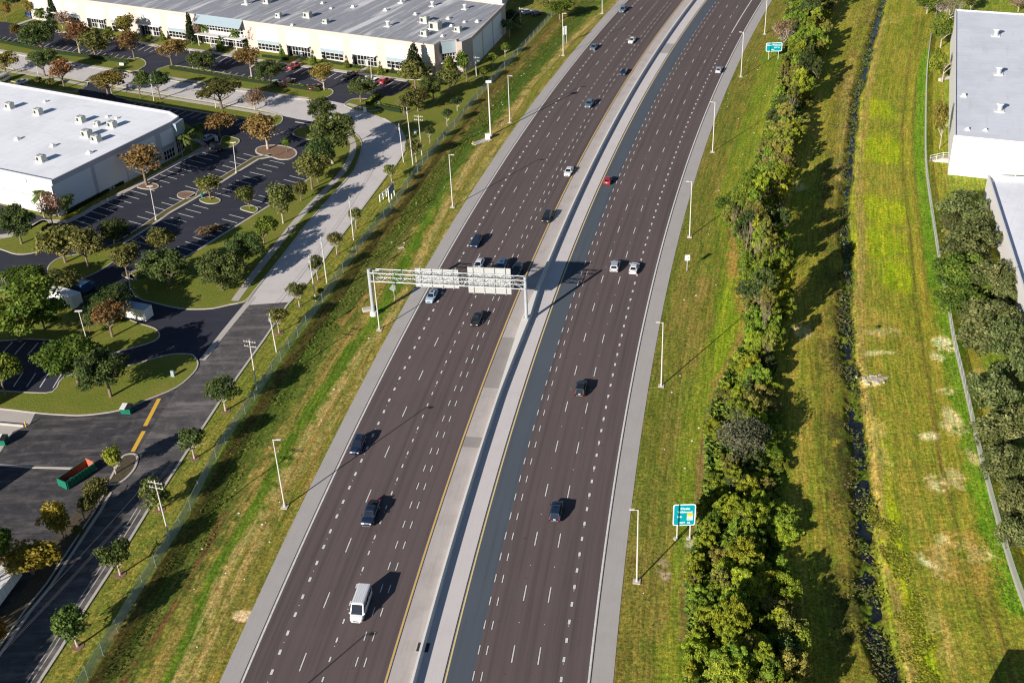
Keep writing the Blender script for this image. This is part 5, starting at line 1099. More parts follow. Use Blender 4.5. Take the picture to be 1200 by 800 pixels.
for k_, (q, dz) in enumerate(((-1.15, -.2), (.6, -.2), (-.6, -1.2))):
    d = Vector((q*math.cos(-.35), q*math.sin(-.35), dz)); lab = ['highest', 'second', 'lowest'][k_]
    wire(tops[0]+d, off_end+d, .9, f'{lab} dark cable running from the lower left pole off the photo foot'); wire(tops[1]+d, tops[0]+d, 1.3, f'{lab} dark cable between the two nearest crossarm poles')
    wire(tops[2]+d*.5, tops[1]+d, .5, f'{lab} dark cable between second and third frontage poles'); wire(tops[6]+d*.4, tops[2]+d*.5, 3.0, f'{lab} dark cable along the concrete road to the tallest pole')
wire(tops[7], tops[9], 1.5, 'dark cable from the crossarm pole at the bend to warehouse pole'); wire(tops[9], tops[10], 1.5, 'dark cable beside the shaded warehouse wall between wooden poles')

# ------------------------------------------------------------------ yard objects
M_dgreen = pmat('container_green', (0.01, 0.15, 0.095), 0.5, var=.2, scale=2); M_rust = pmat('rusty_steel', (0.24, 0.085, 0.05), 0.8, var=.35, scale=3); M_rusto = pmat('primer_orange', (0.36, 0.12, 0.065), 0.7, var=.2); M_bag = pmat('white_bag', (0.7, 0.7, 0.72), 0.6)
a, b = G(74, 572), G(108, 549); dv = b-a; yaw = math.atan2(dv.y, dv.x)
root = empty('rolloff_container', (a+b)/2, yaw, 'long open green roll off container with rusty inside, holding white bags', 'dumpster'); Lh = dv.length/2; wy = 1.15
m = MB(); m.box(-Lh, Lh, wy-.12, wy, .15, 1.7); m.box(-Lh, Lh, -wy, -wy+.12, .15, 1.7); m.box(-Lh, -Lh+.12, -wy+.121, wy-.121, .15, 1.7)
for i in range(9): x = -Lh+.3+i*(2*Lh-.6)/8; m.box(x-.06, x+.06, -wy-.1, -wy-.001, .2, 1.6); m.box(x-.06, x+.06, wy+.001, wy+.1, .2, 1.6)
m.build('side_wall', M_dgreen, root)
m = MB(); m.box(-Lh+.121, Lh, -wy+.121, wy-.121, .15, .3); m.box(-Lh+.121, Lh-.1, wy-.16, wy-.122, .3, 1.65); m.box(-Lh+.121, Lh-.1, -wy+.122, -wy+.16, .3, 1.65); m.build('inner_lining', M_rust, root)
m = MB(); m.box(Lh-.13, Lh-.01, -wy+.121, wy-.121, .3, 2.0); m.build('end_gate', M_rusto, root)
for i, (x, y, r_) in enumerate(((-1.7, -.3, .42), (-1.1, .1, .38), (1.7, -.75, .4), (-.4, -.5, .3))):
    bm = bmesh.new(); bmesh.ops.create_icosphere(bm, subdivisions=2, radius=r_)
    for v in bm.verts: v.co *= 1+random.uniform(-.15, .15); v.co.z *= .7
    me_ = bpy.data.meshes.new('trash_bag'); bm.to_mesh(me_); bm.free(); me_.materials.append(M_bag); p = root.matrix_basis@Vector((x, y, .62))
    o = mkobj('trash_bag', me_, None, p); tag(o, ['white bag lying nearest the green end of roll off container', 'white bag beside the nearest bag in the roll off container', 'white bag at the far orange gate of the container', 'smallest white bag in the middle of the container'][i], 'bag', 'bags in the container')
def dumpster(px, py, yaw, label):
    root = empty('dumpster', G(px, py), yaw, label, 'dumpster', 'green dumpsters')
    m = MB(); m.add([(-.9, -.7, .15), (.9, -.7, .15), (.9, .7, .15), (-.9, .7, .15), (-1, -.85, 1.3), (1, -.85, 1.3), (1, .85, 1.5), (-1, .85, 1.5)], [(3, 2, 1, 0), (4, 5, 6, 7), (0, 1, 5, 4), (1, 2, 6, 5), (2, 3, 7, 6), (3, 0, 4, 7)]); m.build('body', M_dgreen, root)
    for x0, x1 in ((-1.02, -.02), (.02, 1.02)): m = MB(); m.add([(x0, -.88, 1.31), (x1, -.88, 1.31), (x1, .88, 1.52), (x0, .88, 1.52), (x0, -.88, 1.37), (x1, -.88, 1.37), (x1, .88, 1.58), (x0, .88, 1.58)], [(3, 2, 1, 0), (4, 5, 6, 7), (0, 1, 5, 4), (1, 2, 6, 5), (2, 3, 7, 6), (3, 0, 4, 7)]); m.build('lid', M_cream if x0 < 0 else M_trim, root)
    m = MB()
    for sx in (-1, 1): m.box(sx*1.06-.08, sx*1.06+.08, -.5, .5, .7, .85)
    m.build('lift_pocket', M_dgreen, root)
dumpster(149.5, 483.5, -.15, 'small green dumpster against the kerb of the lawn point'); dumpster(3, 520, -.1, 'green dumpster at the left edge of the worn yard')
g = G(30.5, 499.5); root = empty('bollard', g, 0, 'short yellow bollard at the end of the white yard pipe', 'bollard'); m = MB(); m.tube((0, 0, 0), (0, 0, 1.1), .13, n=10); m.build('post', M_painty, root); m = MB(); m.tube((0, 0, 1.1), (0, 0, 1.16), .11, .04, n=10); m.build('cap', M_painty, root)
# trailers
def trailer(px0, py0, px1, py1, wd_, hh_, label, roofm=None, tr=True, z0=1.1, cab=False):
    a, b = G(px0, py0), G(px1, py1); dv = b-a; yaw = math.atan2(dv.y, dv.x); Lh = dv.length/2
    root = empty('box_trailer', (a+b)/2, yaw, label, 'trailer')
    m = MB(); m.box(-Lh, Lh, -wd_/2, wd_/2, z0, hh_); m.build('box', M_white, root, bevel=.04)
    m = MB(); m.box(-Lh+.05, Lh-.05, -wd_/2+.05, wd_/2-.05, hh_+.001, hh_+.03); m.build('roof', roofm or M_cream, root)
    m = MB()
    for i in range(int(Lh*2/1.2)): x = -Lh+.6+i*1.2; m.box(x-.02, x+.02, -wd_/2-.02, -wd_/2-.001, z0+.1, hh_-.1); m.box(x-.02, x+.02, wd_/2+.001, wd_/2+.02, z0+.1, hh_-.1)
    m.build('seam', M_alu, root)
    m = MB(); m.box(-Lh+.2, Lh-.2, -wd_/2+.3, wd_/2-.3, z0-.25, z0-.005); m.build('chassis', M_trim, root)
    for x in ((-Lh+1.2, -Lh+2.4) if tr else (-Lh+1, Lh-1)):
        for sy in (-1, 1): m = MB(); m.tube((x, sy*(wd_/2-.35), .5), (x, sy*(wd_/2-.02), .5), .5, n=14); m.build('wheel', M_tyre, root)
    m = MB(); m.box(Lh+.001, Lh+.02, -wd_/2+.15, -.03, z0+.15, hh_-.2); m.box(Lh+.001, Lh+.02, .03, wd_/2-.15, z0+.15, hh_-.2); m.build('door', M_white, root)
    return root
trailer(126, 368, 177, 378, 2.6, 3.6, 'white box trailer parked in the drive behind the orange tree', M_metalb)
trailer(12, 341, 94, 364, 2.6, 3.9, 'long white semi trailer parked under the big left oaks')
trailer(-22, 733, 18, 679, 3.0, 3.0, 'pale boxy trailer at the left edge beside yellow trees')
g = G(100, 344); root = empty('tractor_unit', g, yaw, 'blue truck cab under the oaks beside the white semi trailer', 'truck')
m = MB(); m.box(-1.4, 1.1, -1.2, 1.2, .9, 3.0); m.box(1.1, 2.6, -.95, .95, .9, 1.9); m.build('cab', paint_mat('blue', PAINT['blue']), root, bevel=.08); m = MB(); m.box(1.101, 1.12, -1.0, 1.0, 2.0, 2.8); m.build('windshield', M_glass, root)
m = MB(); m.box(-3.6, -1.4, -.5, .5, .7, 1.0); m.build('chassis', M_trim, root)
for x in (-3.0, -1.8, 1.7):
    for sy in (-1, 1): m = MB(); m.tube((x, sy*.85, .5), (x, sy*1.2, .5), .5, n=14); m.build('wheel', M_tyre, root)
# parked vehicles
def park(kind, col, px, py, axpx, label, sc=1.0): 
    a, b = G(px, py), G(px+axpx[0], py+axpx[1]); d = b-a; return car(kind, col, px, py, label, yaw=math.atan2(d.y, d.x), group='vehicles parked beside the warehouses', sc=sc)
park('pickup', 'red', 345, 78, (11, -6), 'red pickup parked in front of the cream warehouse'); park('sedan', 'silver', 326, 97, (11, 1.5), 'silver car parked along the hedge, left of a dark red car'); park('pickup', 'darkred', 337.5, 97, (8, -4), 'dark red pickup parked behind the hedge by the cross street')
park('sedan', 'darkred', 369, 102, (8, -4), 'dark maroon car half hidden behind the hedge end'); park('pickup', 'black', 411, 88.5, (11, -6), 'black pickup parked by the warehouse entrance path'); park('sedan', 'silver', 430, 92.5, (11, -6), 'silver car parked between black pickup and lamp post'); park('suv', 'white', 441, 95.5, (11, -6), 'white car parked beside the red car near warehouse corner'); park('suv', 'red', 451.5, 95, (11, -6), 'bright red car parked last in the warehouse front row')
park('hatch', 'paleblue', 245, 161.5, (9, -5), 'pale blue car parked beside palms at the shaded corner'); park('suv', 'black', 253, 173.5, (10, 3), 'black jeep parked at the head of the bay row'); park('suv', 'brightblue', 35, 18.5, (9, 4), 'bright blue car at the upper left, beside orange tree')
park('van', 'white', 5, 93.5, (12, -6), 'white van at the left edge behind the white roof'); park('sedan', 'white', 27, 96, (10, -4), 'white car right of the white van behind the roof'); park('suv', 'white', 618, 14.5, (10, -3), 'white car parked far away beyond the shaded warehouse wall'); park('suv', 'navy', 629, 16.5, (9, -3), 'dark blue car parked right of the far white car')
for i, (px, py, lb) in enumerate(((512, -1, 'leftmost'), (526, 0.5, 'middle'), (540, 1.5, 'rightmost'))): park('van', 'white', px, py, (2, -8), f'{lb} of the three white trucks behind the grey roof')
park('hatch', 'red', 448, 1-8, (6, -2), 'red car beyond the top of photo') if False else None
# small street things
for (px, py, w_, h_, mt, nm, lb) in ((143, 77, 1.6, .9, M_white, 'monument_sign', 'small white monument sign on the lawn by the lot entrance'), (428, 132, .9, 1.7, M_white, 'mailbox_cabinet', 'white cabinet on the kerb beside the bright hedge'), (203, 441, .7, 1.3, M_metalb, 'monument_sign', 'small pale sign on the pointed lawn'), (487, 157, .7, 1.2, M_metalb, 'utility_cabinet', 'small blue grey cabinet in the grass at the road bend'), (254, 165.5, .9, 1.6, M_white, 'utility_cabinet', 'white cabinet behind the black jeep'), (88, 199.5-2, .1, .1, M_white, 'x', 'x')):
    if nm == 'x': continue
    g = G(px, py); root = empty(nm, g, -.3, lb, 'sign' if 'sign' in nm else 'cabinet'); m = MB(); m.box(-w_/2, w_/2, -.18, .18, .15, h_); m.build('panel', mt, root, bevel=.03); m = MB(); m.box(-w_/2-.1, w_/2+.1, -.25, .25, 0, .149); m.build('base', M_curb, root)
g = G(237, 231); tag(MB().tube(g, g+Vector((0, 0, 1.2)), .35, .3).build('litter_bin', pmat('bin_green', (0.03, .16, .13), .5)), 'small teal bin in the planted median', 'bin')
# ------------------------------------------------------------------ vegetation
def leaf_mat(name, c1, c2, c3, trans=0.25, objvar=0.25):
    m = bpy.data.materials.new(name); m.use_nodes = True; t = m.node_tree; b = t.nodes['Principled BSDF']; out = t.nodes['Material Output']
    a = t.nodes.new('ShaderNodeAttribute'); a.attribute_name = 'tint'; r = t.nodes.new('ShaderNodeValToRGB'); e = r.color_ramp.elements; e.new(.5)
    for el, (p, c) in zip(e, ((0.1, c1), (.5, c2), (.9, c3))): el.position = p; el.color = (*c, 1)
    t.links.new(a.outputs['Fac'], r.inputs['Fac'])
    oi = t.nodes.new('ShaderNodeObjectInfo'); hs = t.nodes.new('ShaderNodeHueSaturation'); mr = t.nodes.new('ShaderNodeMapRange'); mr.inputs[3].default_value = 1-objvar; mr.inputs[4].default_value = 1+objvar
    t.links.new(oi.outputs['Random'], mr.inputs[0]); t.links.new(mr.outputs[0], hs.inputs['Value'])
    mr2 = t.nodes.new('ShaderNodeMapRange'); mr2.inputs[3].default_value = .478; mr2.inputs[4].default_value = .522; mt = t.nodes.new('ShaderNodeMath'); mt.operation = 'FRACT'; mu = t.nodes.new('ShaderNodeMath'); mu.operation = 'MULTIPLY'; mu.inputs[1].default_value = 7.31
    t.links.new(oi.outputs['Random'], mu.inputs[0]); t.links.new(mu.outputs[0], mt.inputs[0]); t.links.new(mt.outputs[0], mr2.inputs[0]); t.links.new(mr2.outputs[0], hs.inputs['Hue'])
    t.links.new(r.outputs['Color'], hs.inputs['Color']); t.links.new(hs.outputs[0], b.inputs['Base Color']); b.inputs['Roughness'].default_value = .7; b.inputs['Specular IOR Level'].default_value = .2
    tr = t.nodes.new('ShaderNodeBsdfTranslucent'); t.links.new(hs.outputs[0], tr.inputs['Color']); mx = t.nodes.new('ShaderNodeMixShader'); mx.inputs[0].default_value = trans
    t.links.new(b.outputs[0], mx.inputs[1]); t.links.new(tr.outputs[0], mx.inputs[2]); t.links.new(mx.outputs[0], out.inputs['Surface']); return m
LM = dict(
 oak=leaf_mat('oak_leaves', (.030, .055, .018), (.075, .11, .028), (.16, .19, .05)),
 green=leaf_mat('green_leaves', (.045, .085, .015), (.12, .175, .022), (.25, .29, .04)),
 lime=leaf_mat('lime_leaves', (.06, .095, .012), (.19, .23, .022), (.40, .42, .05)),
 olive=leaf_mat('olive_leaves', (.05, .07, .02), (.14, .145, .036), (.28, .26, .07)),
 silver=leaf_mat('grey_green_leaves', (.04, .065, .02), (.14, .17, .05), (.34, .35, .14), .28, .28),
 orange=leaf_mat('orange_leaves', (.10, .065, .025), (.23, .125, .045), (.36, .21, .08)),
 mixed=leaf_mat('turning_leaves', (.10, .10, .02), (.22, .16, .035), (.34, .24, .06)),
 yellow=leaf_mat('yellow_leaves', (.13, .10, .015), (.30, .20, .025), (.44, .30, .05)),
 palm=leaf_mat('palm_fronds', (.05, .09, .018), (.10, .15, .03), (.2, .25, .06)),
 brown=leaf_mat('brown_leaves', (.12, .07, .04), (.24, .14, .08), (.38, .25, .16)),
 twig=leaf_mat('bare_twigs', (.08, .068, .05), (.15, .13, .09), (.24, .20, .14), 0.0),
 mixed2=leaf_mat('dry_weeds', (.06, .055, .025), (.13, .11, .045), (.24, .19, .09)),
 dull=leaf_mat('dull_leaves', (.045, .055, .03), (.10, .11, .06), (.2, .2, .12)),
 street=leaf_mat('street_leaves', (.035, .06, .016), (.09, .13, .026), (.19, .22, .05)),
 nlime=leaf_mat('belt_lime_leaves', (.11, .15, .014), (.32, .38, .03), (.60, .62, .07), .4),
 ngreen=leaf_mat('belt_green_leaves', (.08, .13, .018), (.22, .31, .034), (.45, .50, .06), .4),
 nolive=leaf_mat('belt_olive_leaves', (.08, .10, .024), (.24, .24, .048), (.45, .40, .09), .35),
 dark=leaf_mat('dark_leaves', (.018, .036, .014), (.036, .065, .02), (.075, .11, .03)))
M_bark = pmat('bark', (0.20, 0.155, 0.115), 0.9, var=.3, scale=6); M_barkp = pmat('pale_bark', (0.42, 0.36, 0.29), 0.9, var=.2, scale=6)
def crown_mesh(name, seed, n, leaf, mat, blobs=22, br=(.26, .40), shell=.66, shape='round', fill=.15, aspect=1.0):
    r = np.random.default_rng(seed); bc = []; rr = []
    tries = 0
    while len(bc) < blobs and tries < 5000:
        tries += 1; d = r.normal(size=3); d /= np.linalg.norm(d)
        if d[2] < -0.55 and r.random() < .7: continue
        rad = shell*(r.random()**.35); c = d*rad
        if shape == 'cone': z = r.uniform(-1, 1); q = (1-z)/2*.62+.05; th = r.uniform(0, 6.28); c = np.array([q*math.cos(th), q*math.sin(th), z*.9])
        if shape == 'flat': c[2] = c[2]*.55+.1
        if any(np.linalg.norm(c-b_) < (.17 if blobs < 50 else .11) for b_ in bc): continue
        bc.append(c); rr.append(r.uniform(*br)*(1 if shape != 'cone' else .55+.5*(1-c[2])/2))
    bc = np.array(bc); rr = np.array(rr); k_ = len(bc)
    idx = r.choice(k_, n, p=(rr**2)/(rr**2).sum()); d = r.normal(size=(n, 3)); d /= np.linalg.norm(d, axis=1)[:, None]
    d[:, 2] = np.where(d[:, 2] < -.3, -d[:, 2]*.5, d[:, 2]); d /= np.linalg.norm(d, axis=1)[:, None]
    rad = rr[idx]*(r.uniform(.78, 1.06, n)); ins = r.random(n) < fill; rad[ins] *= r.uniform(.3, .9, ins.sum())
    an = r.uniform(.65, 1.3, (k_, 3)); o_ = r.random(n) < .07; rad[o_] *= r.uniform(1.1, 1.45, o_.sum()); P = bc[idx]+d*rad[:, None]*an[idx]+r.normal(size=(n, 3))*.02
    nrm = d*.75+r.normal(size=(n, 3))*.55; nrm /= np.linalg.norm(nrm, axis=1)[:, None]
    a = np.cross(nrm, r.normal(size=(n, 3))); a /= np.linalg.norm(a, axis=1)[:, None]; b = np.cross(nrm, a)
    s1 = leaf*r.uniform(.45, 1.45, n)[:, None]; s2 = s1*r.uniform(.5, 1.0, n)[:, None]
    V = np.stack([P-a*s1, P-b*s2+a*s1*.2, P+a*s1, P+b*s2], 1).reshape(-1, 3); V[:, 2] *= aspect
    me = bpy.data.meshes.new(name); me.vertices.add(4*n); me.vertices.foreach_set('co', V.ravel()); me.loops.add(4*n); me.loops.foreach_set('vertex_index', np.arange(4*n)); me.polygons.add(n); me.polygons.foreach_set('loop_start', np.arange(0, 4*n, 4)); me.polygons.foreach_set('loop_total', np.full(n, 4)); me.update(calc_edges=True)
    bt = r.uniform(.15, .85, k_); tint = np.clip(bt[idx]*.55+r.random(n)*.45, 0, 1)
    at = me.attributes.new('tint', 'FLOAT', 'POINT'); at.data.foreach_set('value', np.repeat(tint, 4)); me.materials.append(mat); return me
def trunk_mesh(name, seed, mat, limbs=6, r0=.055, bare=False):
    """unit height 1, limbs reach radius ~.6"""
    r = random.Random(seed); m = MB(); m.tube((0, 0, -.02), (0.01, 0, .38), r0, r0*.72, 8, False); m.tube((.01, 0, .38), (.03, .02, .8), r0*.72, r0*.25, 6, False)
    for i in range(limbs):
        a = 6.28*i/limbs+r.uniform(-.4, .4); z = r.uniform(.28, .5); q = Vector((.3*math.cos(a), .3*math.sin(a), z+r.uniform(.12, .25))); m.tube((.01, 0, z), q, r0*.42, r0*.28, 5, False)
        for _ in range(3 if not bare else 7):
            e = q+Vector((r.uniform(-.25, .25)+.22*math.cos(a), r.uniform(-.25, .25)+.22*math.sin(a), r.uniform(.02, .32))); m.tube(q, e, r0*.26, r0*.08, 4, False)
            if bare:
                for _ in range(5): m.tube(e, e+Vector((r.uniform(-.2, .2), r.uniform(-.2, .2), r.uniform(-.02, .22))), r0*.1, r0*.04, 3, False)
    return m.mesh(name, mat)
KIND = {}
spec = dict(oak=(3, 3600, .062, 26), green=(3, 3400, .066, 24), lime=(3, 3400, .066, 22), olive=(3, 3200, .062, 26), silver=(3, 4600, .05, 34), orange=(3, 2300, .056, 26), dull=(1, 5200, .034, 40), street=(4, 2100, .066, 22), mixed=(2, 2700, .058, 24), yellow=(2, 2900, .064, 24), brown=(2, 1500, .050, 24), dark=(2, 2800, .066, 22), twig=(2, 1100, .035, 26))
for i, (kd, (nv_, n, lf, bl)) in enumerate(spec.items()):
    KIND[kd] = [crown_mesh('crown', 100+i*10+j, n, lf, LM[kd], bl) for j in range(nv_)]
KIND['column'] = [crown_mesh('crown', 300+j, 2400, .09, LM['dark'], 26, (.3, .42), .8, 'cone') for j in range(2)]
KIND['cone'] = [crown_mesh('crown', 310+j, 2200, .08, LM['green'], 24, (.3, .42), .8, 'cone') for j in range(1)]
KIND['bush'] = [crown_mesh('crown', 320+j, 900, .13, LM['green'], 12, (.35, .5), .5, 'flat', aspect=1.1) for j in range(2)]
KIND['dbush'] = [crown_mesh('crown', 330+j, 900, .13, LM['olive'], 12, (.35, .5), .5, 'flat', aspect=1.1) for j in range(2)]
# tall crowns of the belt: near cover, large leaves
for kd in ('lime', 'green', 'olive', 'oak'):
    KIND['b'+kd] = [crown_mesh('crown', 400+j+len(kd)*7, 8200, .046, LM['n'+kd if kd in ('lime', 'green', 'olive') else kd], 58, (.08, .24), .90, fill=.22) for j in range(4)]
TR = {k_: [trunk_mesh('trunk', 50+i*3+j, M_barkp if k_ in ('p',) else M_bark) for j in range(2)] for i, k_ in enumerate(('d', 'p'))}
TRB = [trunk_mesh('trunk', 90+j, M_barkp, 7, .05, True) for j in range(2)]
for kd, n_, lf_, bl_ in (('green', 8500, .042, 46), ('oak', 8000, .040, 44), ('silver', 7500, .045, 60)): KIND['X'+kd] = [crown_mesh('crown', 500+j+len(kd)*9, n_, lf_, LM[kd], bl_, (.16, .30), .82, fill=.12) for j in range(2)]
cnt = [0]
TNAME = dict(dull='grey_bush', street='street_tree', oak='oak_tree', green='shade_tree', lime='shade_tree', olive='shade_tree', silver='live_oak_tree', orange='cypress_tree', mixed='maple_tree', yellow='yellow_tree', brown='bare_tree', dark='dark_tree', twig='bare_tree', column='magnolia_tree', cone='conical_shrub')
def place_tree(kd, g, H_, r, hz, zc, label, group=None, dx=0, name=None, pale=False, bare=False, cat=None):
    i = cnt[0]; cnt[0] += 1; base = kd[1:] if kd.startswith('b') and kd[1:] in TNAME else kd
    root = empty(name or TNAME.get(base, 'shade_tree'), g, 0, label, cat or 'tree', group)
    ms = KIND['X'+kd if r > 3.6 and 'X'+kd in KIND else kd]; c = mkobj('crown', ms[i % len(ms)], root, (dx, 0, zc)); q_ = (i*0.618) % 1; c.scale = (r*(.86+.3*q_), r*(1.14-.3*q_), hz); c.rotation_euler = (0, 0, (i*2.399) % 6.283)
    th = zc+hz*.45; tm = (TRB if bare else TR['p' if pale else 'd'])[i % 2]; t_ = mkobj('trunk', tm, root, (0, 0, 0)); rad = max(.6, min(r*1.15, 1.2*r)); t_.scale = (r*1.15, r*1.15, th); t_.rotation_euler = (0, 0, (i*1.7) % 6.28)
    return root
def tree(kd, bx, by, x0, x1, y0, y1, label, group='trees around the warehouses', **kw):
    g = G(bx, by); cx, cz = offplane(g, (x0+x1)/2, (y0+y1)/2); _, _, dep = proj((cx, g.y, cz)); sc = CF/dep
    r = (x1-x0)/2/sc; hp = (y1-y0)/2/sc; sn, cs = math.sin(.48), math.cos(.48)
    hz = math.sqrt(max(hp*hp-(r*sn)**2, (hp*.55)**2))/cs; cz = max(cz, hz*.8)
    return place_tree(kd, g, cz+hz, r*1.2, hz*1.15, cz, label, group, dx=cx-g.x, **kw)
SW = 'street trees along the frontage road'
T = [
 ('oak', 49, 59, 22, 70, 24, 56, 'big round dark oak on the hedge lawn at the upper left'), ('orange', 94, 64, 73, 107, 24, 52, 'orange brown cypress with long pale trunk, upper left lawn', 0, 1), ('olive', 112, 66, 93, 130, 33, 62, 'grey green oak right of the orange cypress, upper left'),
 ('orange', 158, 71, 137, 163, 37, 60, 'orange tree on the lot entrance lawn tip, upper left'), ('mixed', 150, 48, 134, 158, 16, 40, 'yellowish thin tree against the cream facade'), ('mixed', 21, 47, 10, 24, 28, 42, 'small ochre tree between upper left lots'), ('mixed', 36, 23, 26, 41, 0, 14, 'orange topped tree beside the bright blue car'),
 ('mixed', 8, 25, 0, 13, 2, 18, 'ochre tree at the very upper left corner'), ('dark', 17, 9, 9, 24, -6, 6, 'dark tree at the upper left edge top'), ('column', 62, 27, 54, 68, 0, 26, 'tall dark magnolia at the left end of the cream facade'), ('brown', 74, 34, 65, 83, 12, 32, 'sparse orange tree before the left facade windows'),
 ('mixed', 7, 86, -6, 22, 60, 82, 'rust tinged tree on the cross street at the left edge'), ('oak', 53, 90, 34, 68, 58, 80, 'dark oak left of the orange tree on the cross street'), ('orange', 76, 104, 56, 88, 69, 95, 'round orange tree above the white roof, left one'), ('mixed', 127, 112, 106, 148, 80, 107, 'wide olive and orange tree above the white roof'),
 ('oak', 165, 116, 157, 177, 84, 106, 'left one of the two dark oaks at pale pole above the white roof'), ('oak', 188, 117, 176, 198, 82, 102, 'right one of the two dark oaks at pale pole above the white roof'), ('orange', 202, 78, 185, 220, 44, 71, 'round orange tree right of the upper lot entrance'), ('column', 225, 53, 217, 229, 19, 48, 'dark columnar tree left of the glazed entrance'), ('brown', 231, 52, 226, 237, 20, 48, 'bare twin of the columnar tree at glazed entrance'),
 ('column', 289, 57, 283, 293, 28, 54, 'dark columnar tree right of the glazed entrance'), ('brown', 296, 58, 291, 302, 29, 52, 'bare narrow tree right of the glazed entrance'), ('oak', 239, 87, 219, 251, 61, 84, 'dark oak on the hedge lawn before the glazed entrance'), ('orange', 295, 90, 276, 306, 53, 82, 'orange tree with two pale trunks by the cross street', 0, 1),
 ('olive', 260, 128, 230, 282, 90, 118, 'sparse grey green oak on the cross street south side'), ('brown', 299, 129, 286, 314, 104, 127, 'pinkish bare tree beside the cross street'), ('orange', 258, 162, 238, 276, 130, 156, 'orange brown tree above the pale blue parked car'), ('orange', 314, 175, 284, 327, 134, 168, 'orange tree on the long mulch island', 0, 1), ('orange', 172, 217, 141, 193, 169, 206, 'large russet tree at the foot of the shaded grey wall'),
 ('oak', 317, 103, 300, 332, 70, 96, 'grey green oak on hedge lawn left of the silver parked car'), ('mixed', 380, 106, 363, 391, 73, 96, 'ochre tree at the hedge end by the lot entrance', 0, 1), ('oak', 423, 120, 407, 437, 91, 115, 'round oak on the small entrance island'), ('column', 484, 93, 474, 495, 54, 82, 'tall pointed green tree before the cream facade corner'), ('olive', 487, 104, 467, 503, 70, 98, 'olive oak in front of the pointed green tree'),
 ('green', 532, 98, 517, 537, 66, 90, 'light green tree at the glazed warehouse corner, left'), ('green', 547, 96, 533, 548, 62, 86, 'light green tree at the glazed warehouse corner, right'), ('olive', 528, 113, 513, 541, 80, 104, 'olive oak in the row below the glazed corner'), ('oak', 508, 119, 492, 520, 90, 114, 'dark oak in the middle of the row below the glazed corner'), ('olive', 490, 131, 476, 504, 102, 126, 'olive oak at the lower end of the corner row'), ('olive', 474, 134, 466, 488, 108, 130, 'lowest olive oak at bright hedge'),
 ('oak', 380, 152, 357, 394, 116, 142, 'topmost oak of the dense group at the lot entrance'), ('oak', 405, 172, 391, 414, 134, 158, 'rightmost oak of the dense group beside the bend'), ('oak', 390, 192, 366, 410, 134, 180, 'largest oak in the middle of dense entrance group', 0, 1), ('oak', 372, 202, 358, 392, 160, 194, 'left oak of the dense group over the lot edge'), ('olive', 366, 222, 346, 384, 178, 212, 'lowest olive oak of the dense entrance group'),
 ('green', 336, 178, 329, 341, 161, 173, 'small young tree on the long mulch island'), ('olive', 247, 234, 229, 260, 204, 226, 'young olive tree in the planted median island'), ('olive', 293, 245, 275, 299, 217, 240, 'young olive tree on the lot edge island'), ('oak', 25.5, 286, -4, 40, 242, 279, 'round dark oak on the left lawn before the dock doors'),
 ('brown', 62, 264, 44, 74, 224, 258, 'orange brown half bare tree at the white warehouse corner'), ('olive', 77, 308, 44, 92, 262, 306, 'leafy oak on the small left lawn, left one'), ('olive', 104, 315, 82, 122, 268, 305, 'leafy oak on the small left lawn, right one'), ('oak', 135, 289, 119, 152, 257, 286, 'dark round tree at the head of the planted median'), ('olive', 150, 325, 130, 165, 286, 316, 'olive tree by the drive kerb in the middle left'),
 ('olive', 189, 308, 172, 205, 266, 294, 'light olive tree covering the lot corner'), ('oak', 199, 334, 166, 216, 292, 336, 'broad dark oak on big lawn beside the drive'), ('oak', 261, 340, 232, 282, 297, 342, 'broad oak on big lawn with pale trunk'), ('oak', 286, 313, 264, 304, 272, 308, 'oak on big lawn uphill of the pale trunk oak'), ('green', 310, 287, 296, 326, 252, 277, 'small oak on the big lawn beside the path, lower'),
 ('olive', 332, 262, 314, 345, 215, 252, 'upright olive tree on the big lawn by the lot edge', 0, 1), ('olive', 353, 236, 341, 362, 212, 232, 'small tree on the big lawn by lot edge, upper'), ('olive', 373, 214, 356, 381, 196, 208, 'bushy tree on the lot edge under the dense group'),
 ('green', 22, 346, 2, 52, 309, 340, 'green oak behind the semi trailer at the left'), ('green', 24, 400, -14, 60, 326, 392, 'biggest bright green oak at the left edge'), ('olive', 74, 347, 52, 92, 314, 340, 'olive oak behind the semi trailer, centre'), ('green', 52, 385, 38, 74, 345, 382, 'green oak below the semi trailer'), ('oak', 134, 376, 96, 152, 336, 366, 'dark oak between the trailers'), ('oak', 106, 392, 96, 116, 362, 384, 'narrow dark tree left of the orange tree'), ('orange', 132, 395, 105, 150, 350, 382, 'bright orange tree on the tongue lawn before the box trailer'),
 ('green', 7.5, 466, -10, 24, 410, 452, 'green tree with dark trunk at left edge by striped bays'), ('green', 93, 453, 50, 112, 392, 441, 'lime green oak at the corner of the striped bays'), ('oak', 130, 465, 92, 148, 408, 462, 'blue green oak on the pointed lawn'), ('lime', 136, 555, 115, 143, 522, 549, 'yellow green tree on the dark mulch island', 0, 1),
 ('olive', 112, 597, 98, 128, 558, 588, 'olive shrub tree beside the container, upper'), ('olive', 100, 612, 92, 114, 578, 602, 'olive shrub tree beside the container, lower'), ('yellow', 75, 632, 45, 80, 588, 630, 'golden tree beside the yard, upper one'), ('yellow', 39, 672, 7, 69, 630, 672, 'golden tree beside the yard above the boxy trailer'), ('yellow', 2, 752, -12, 9, 720, 752, 'golden brown bush at the left edge below the boxy trailer'),
 ('green', 656, 23, 641, 672, -2, 17, 'bright green tree at the far end of fence, top centre'), ('dark', 600, 34, 590, 610, 10, 28, 'dark tree between shaded wall and far cars'),
]
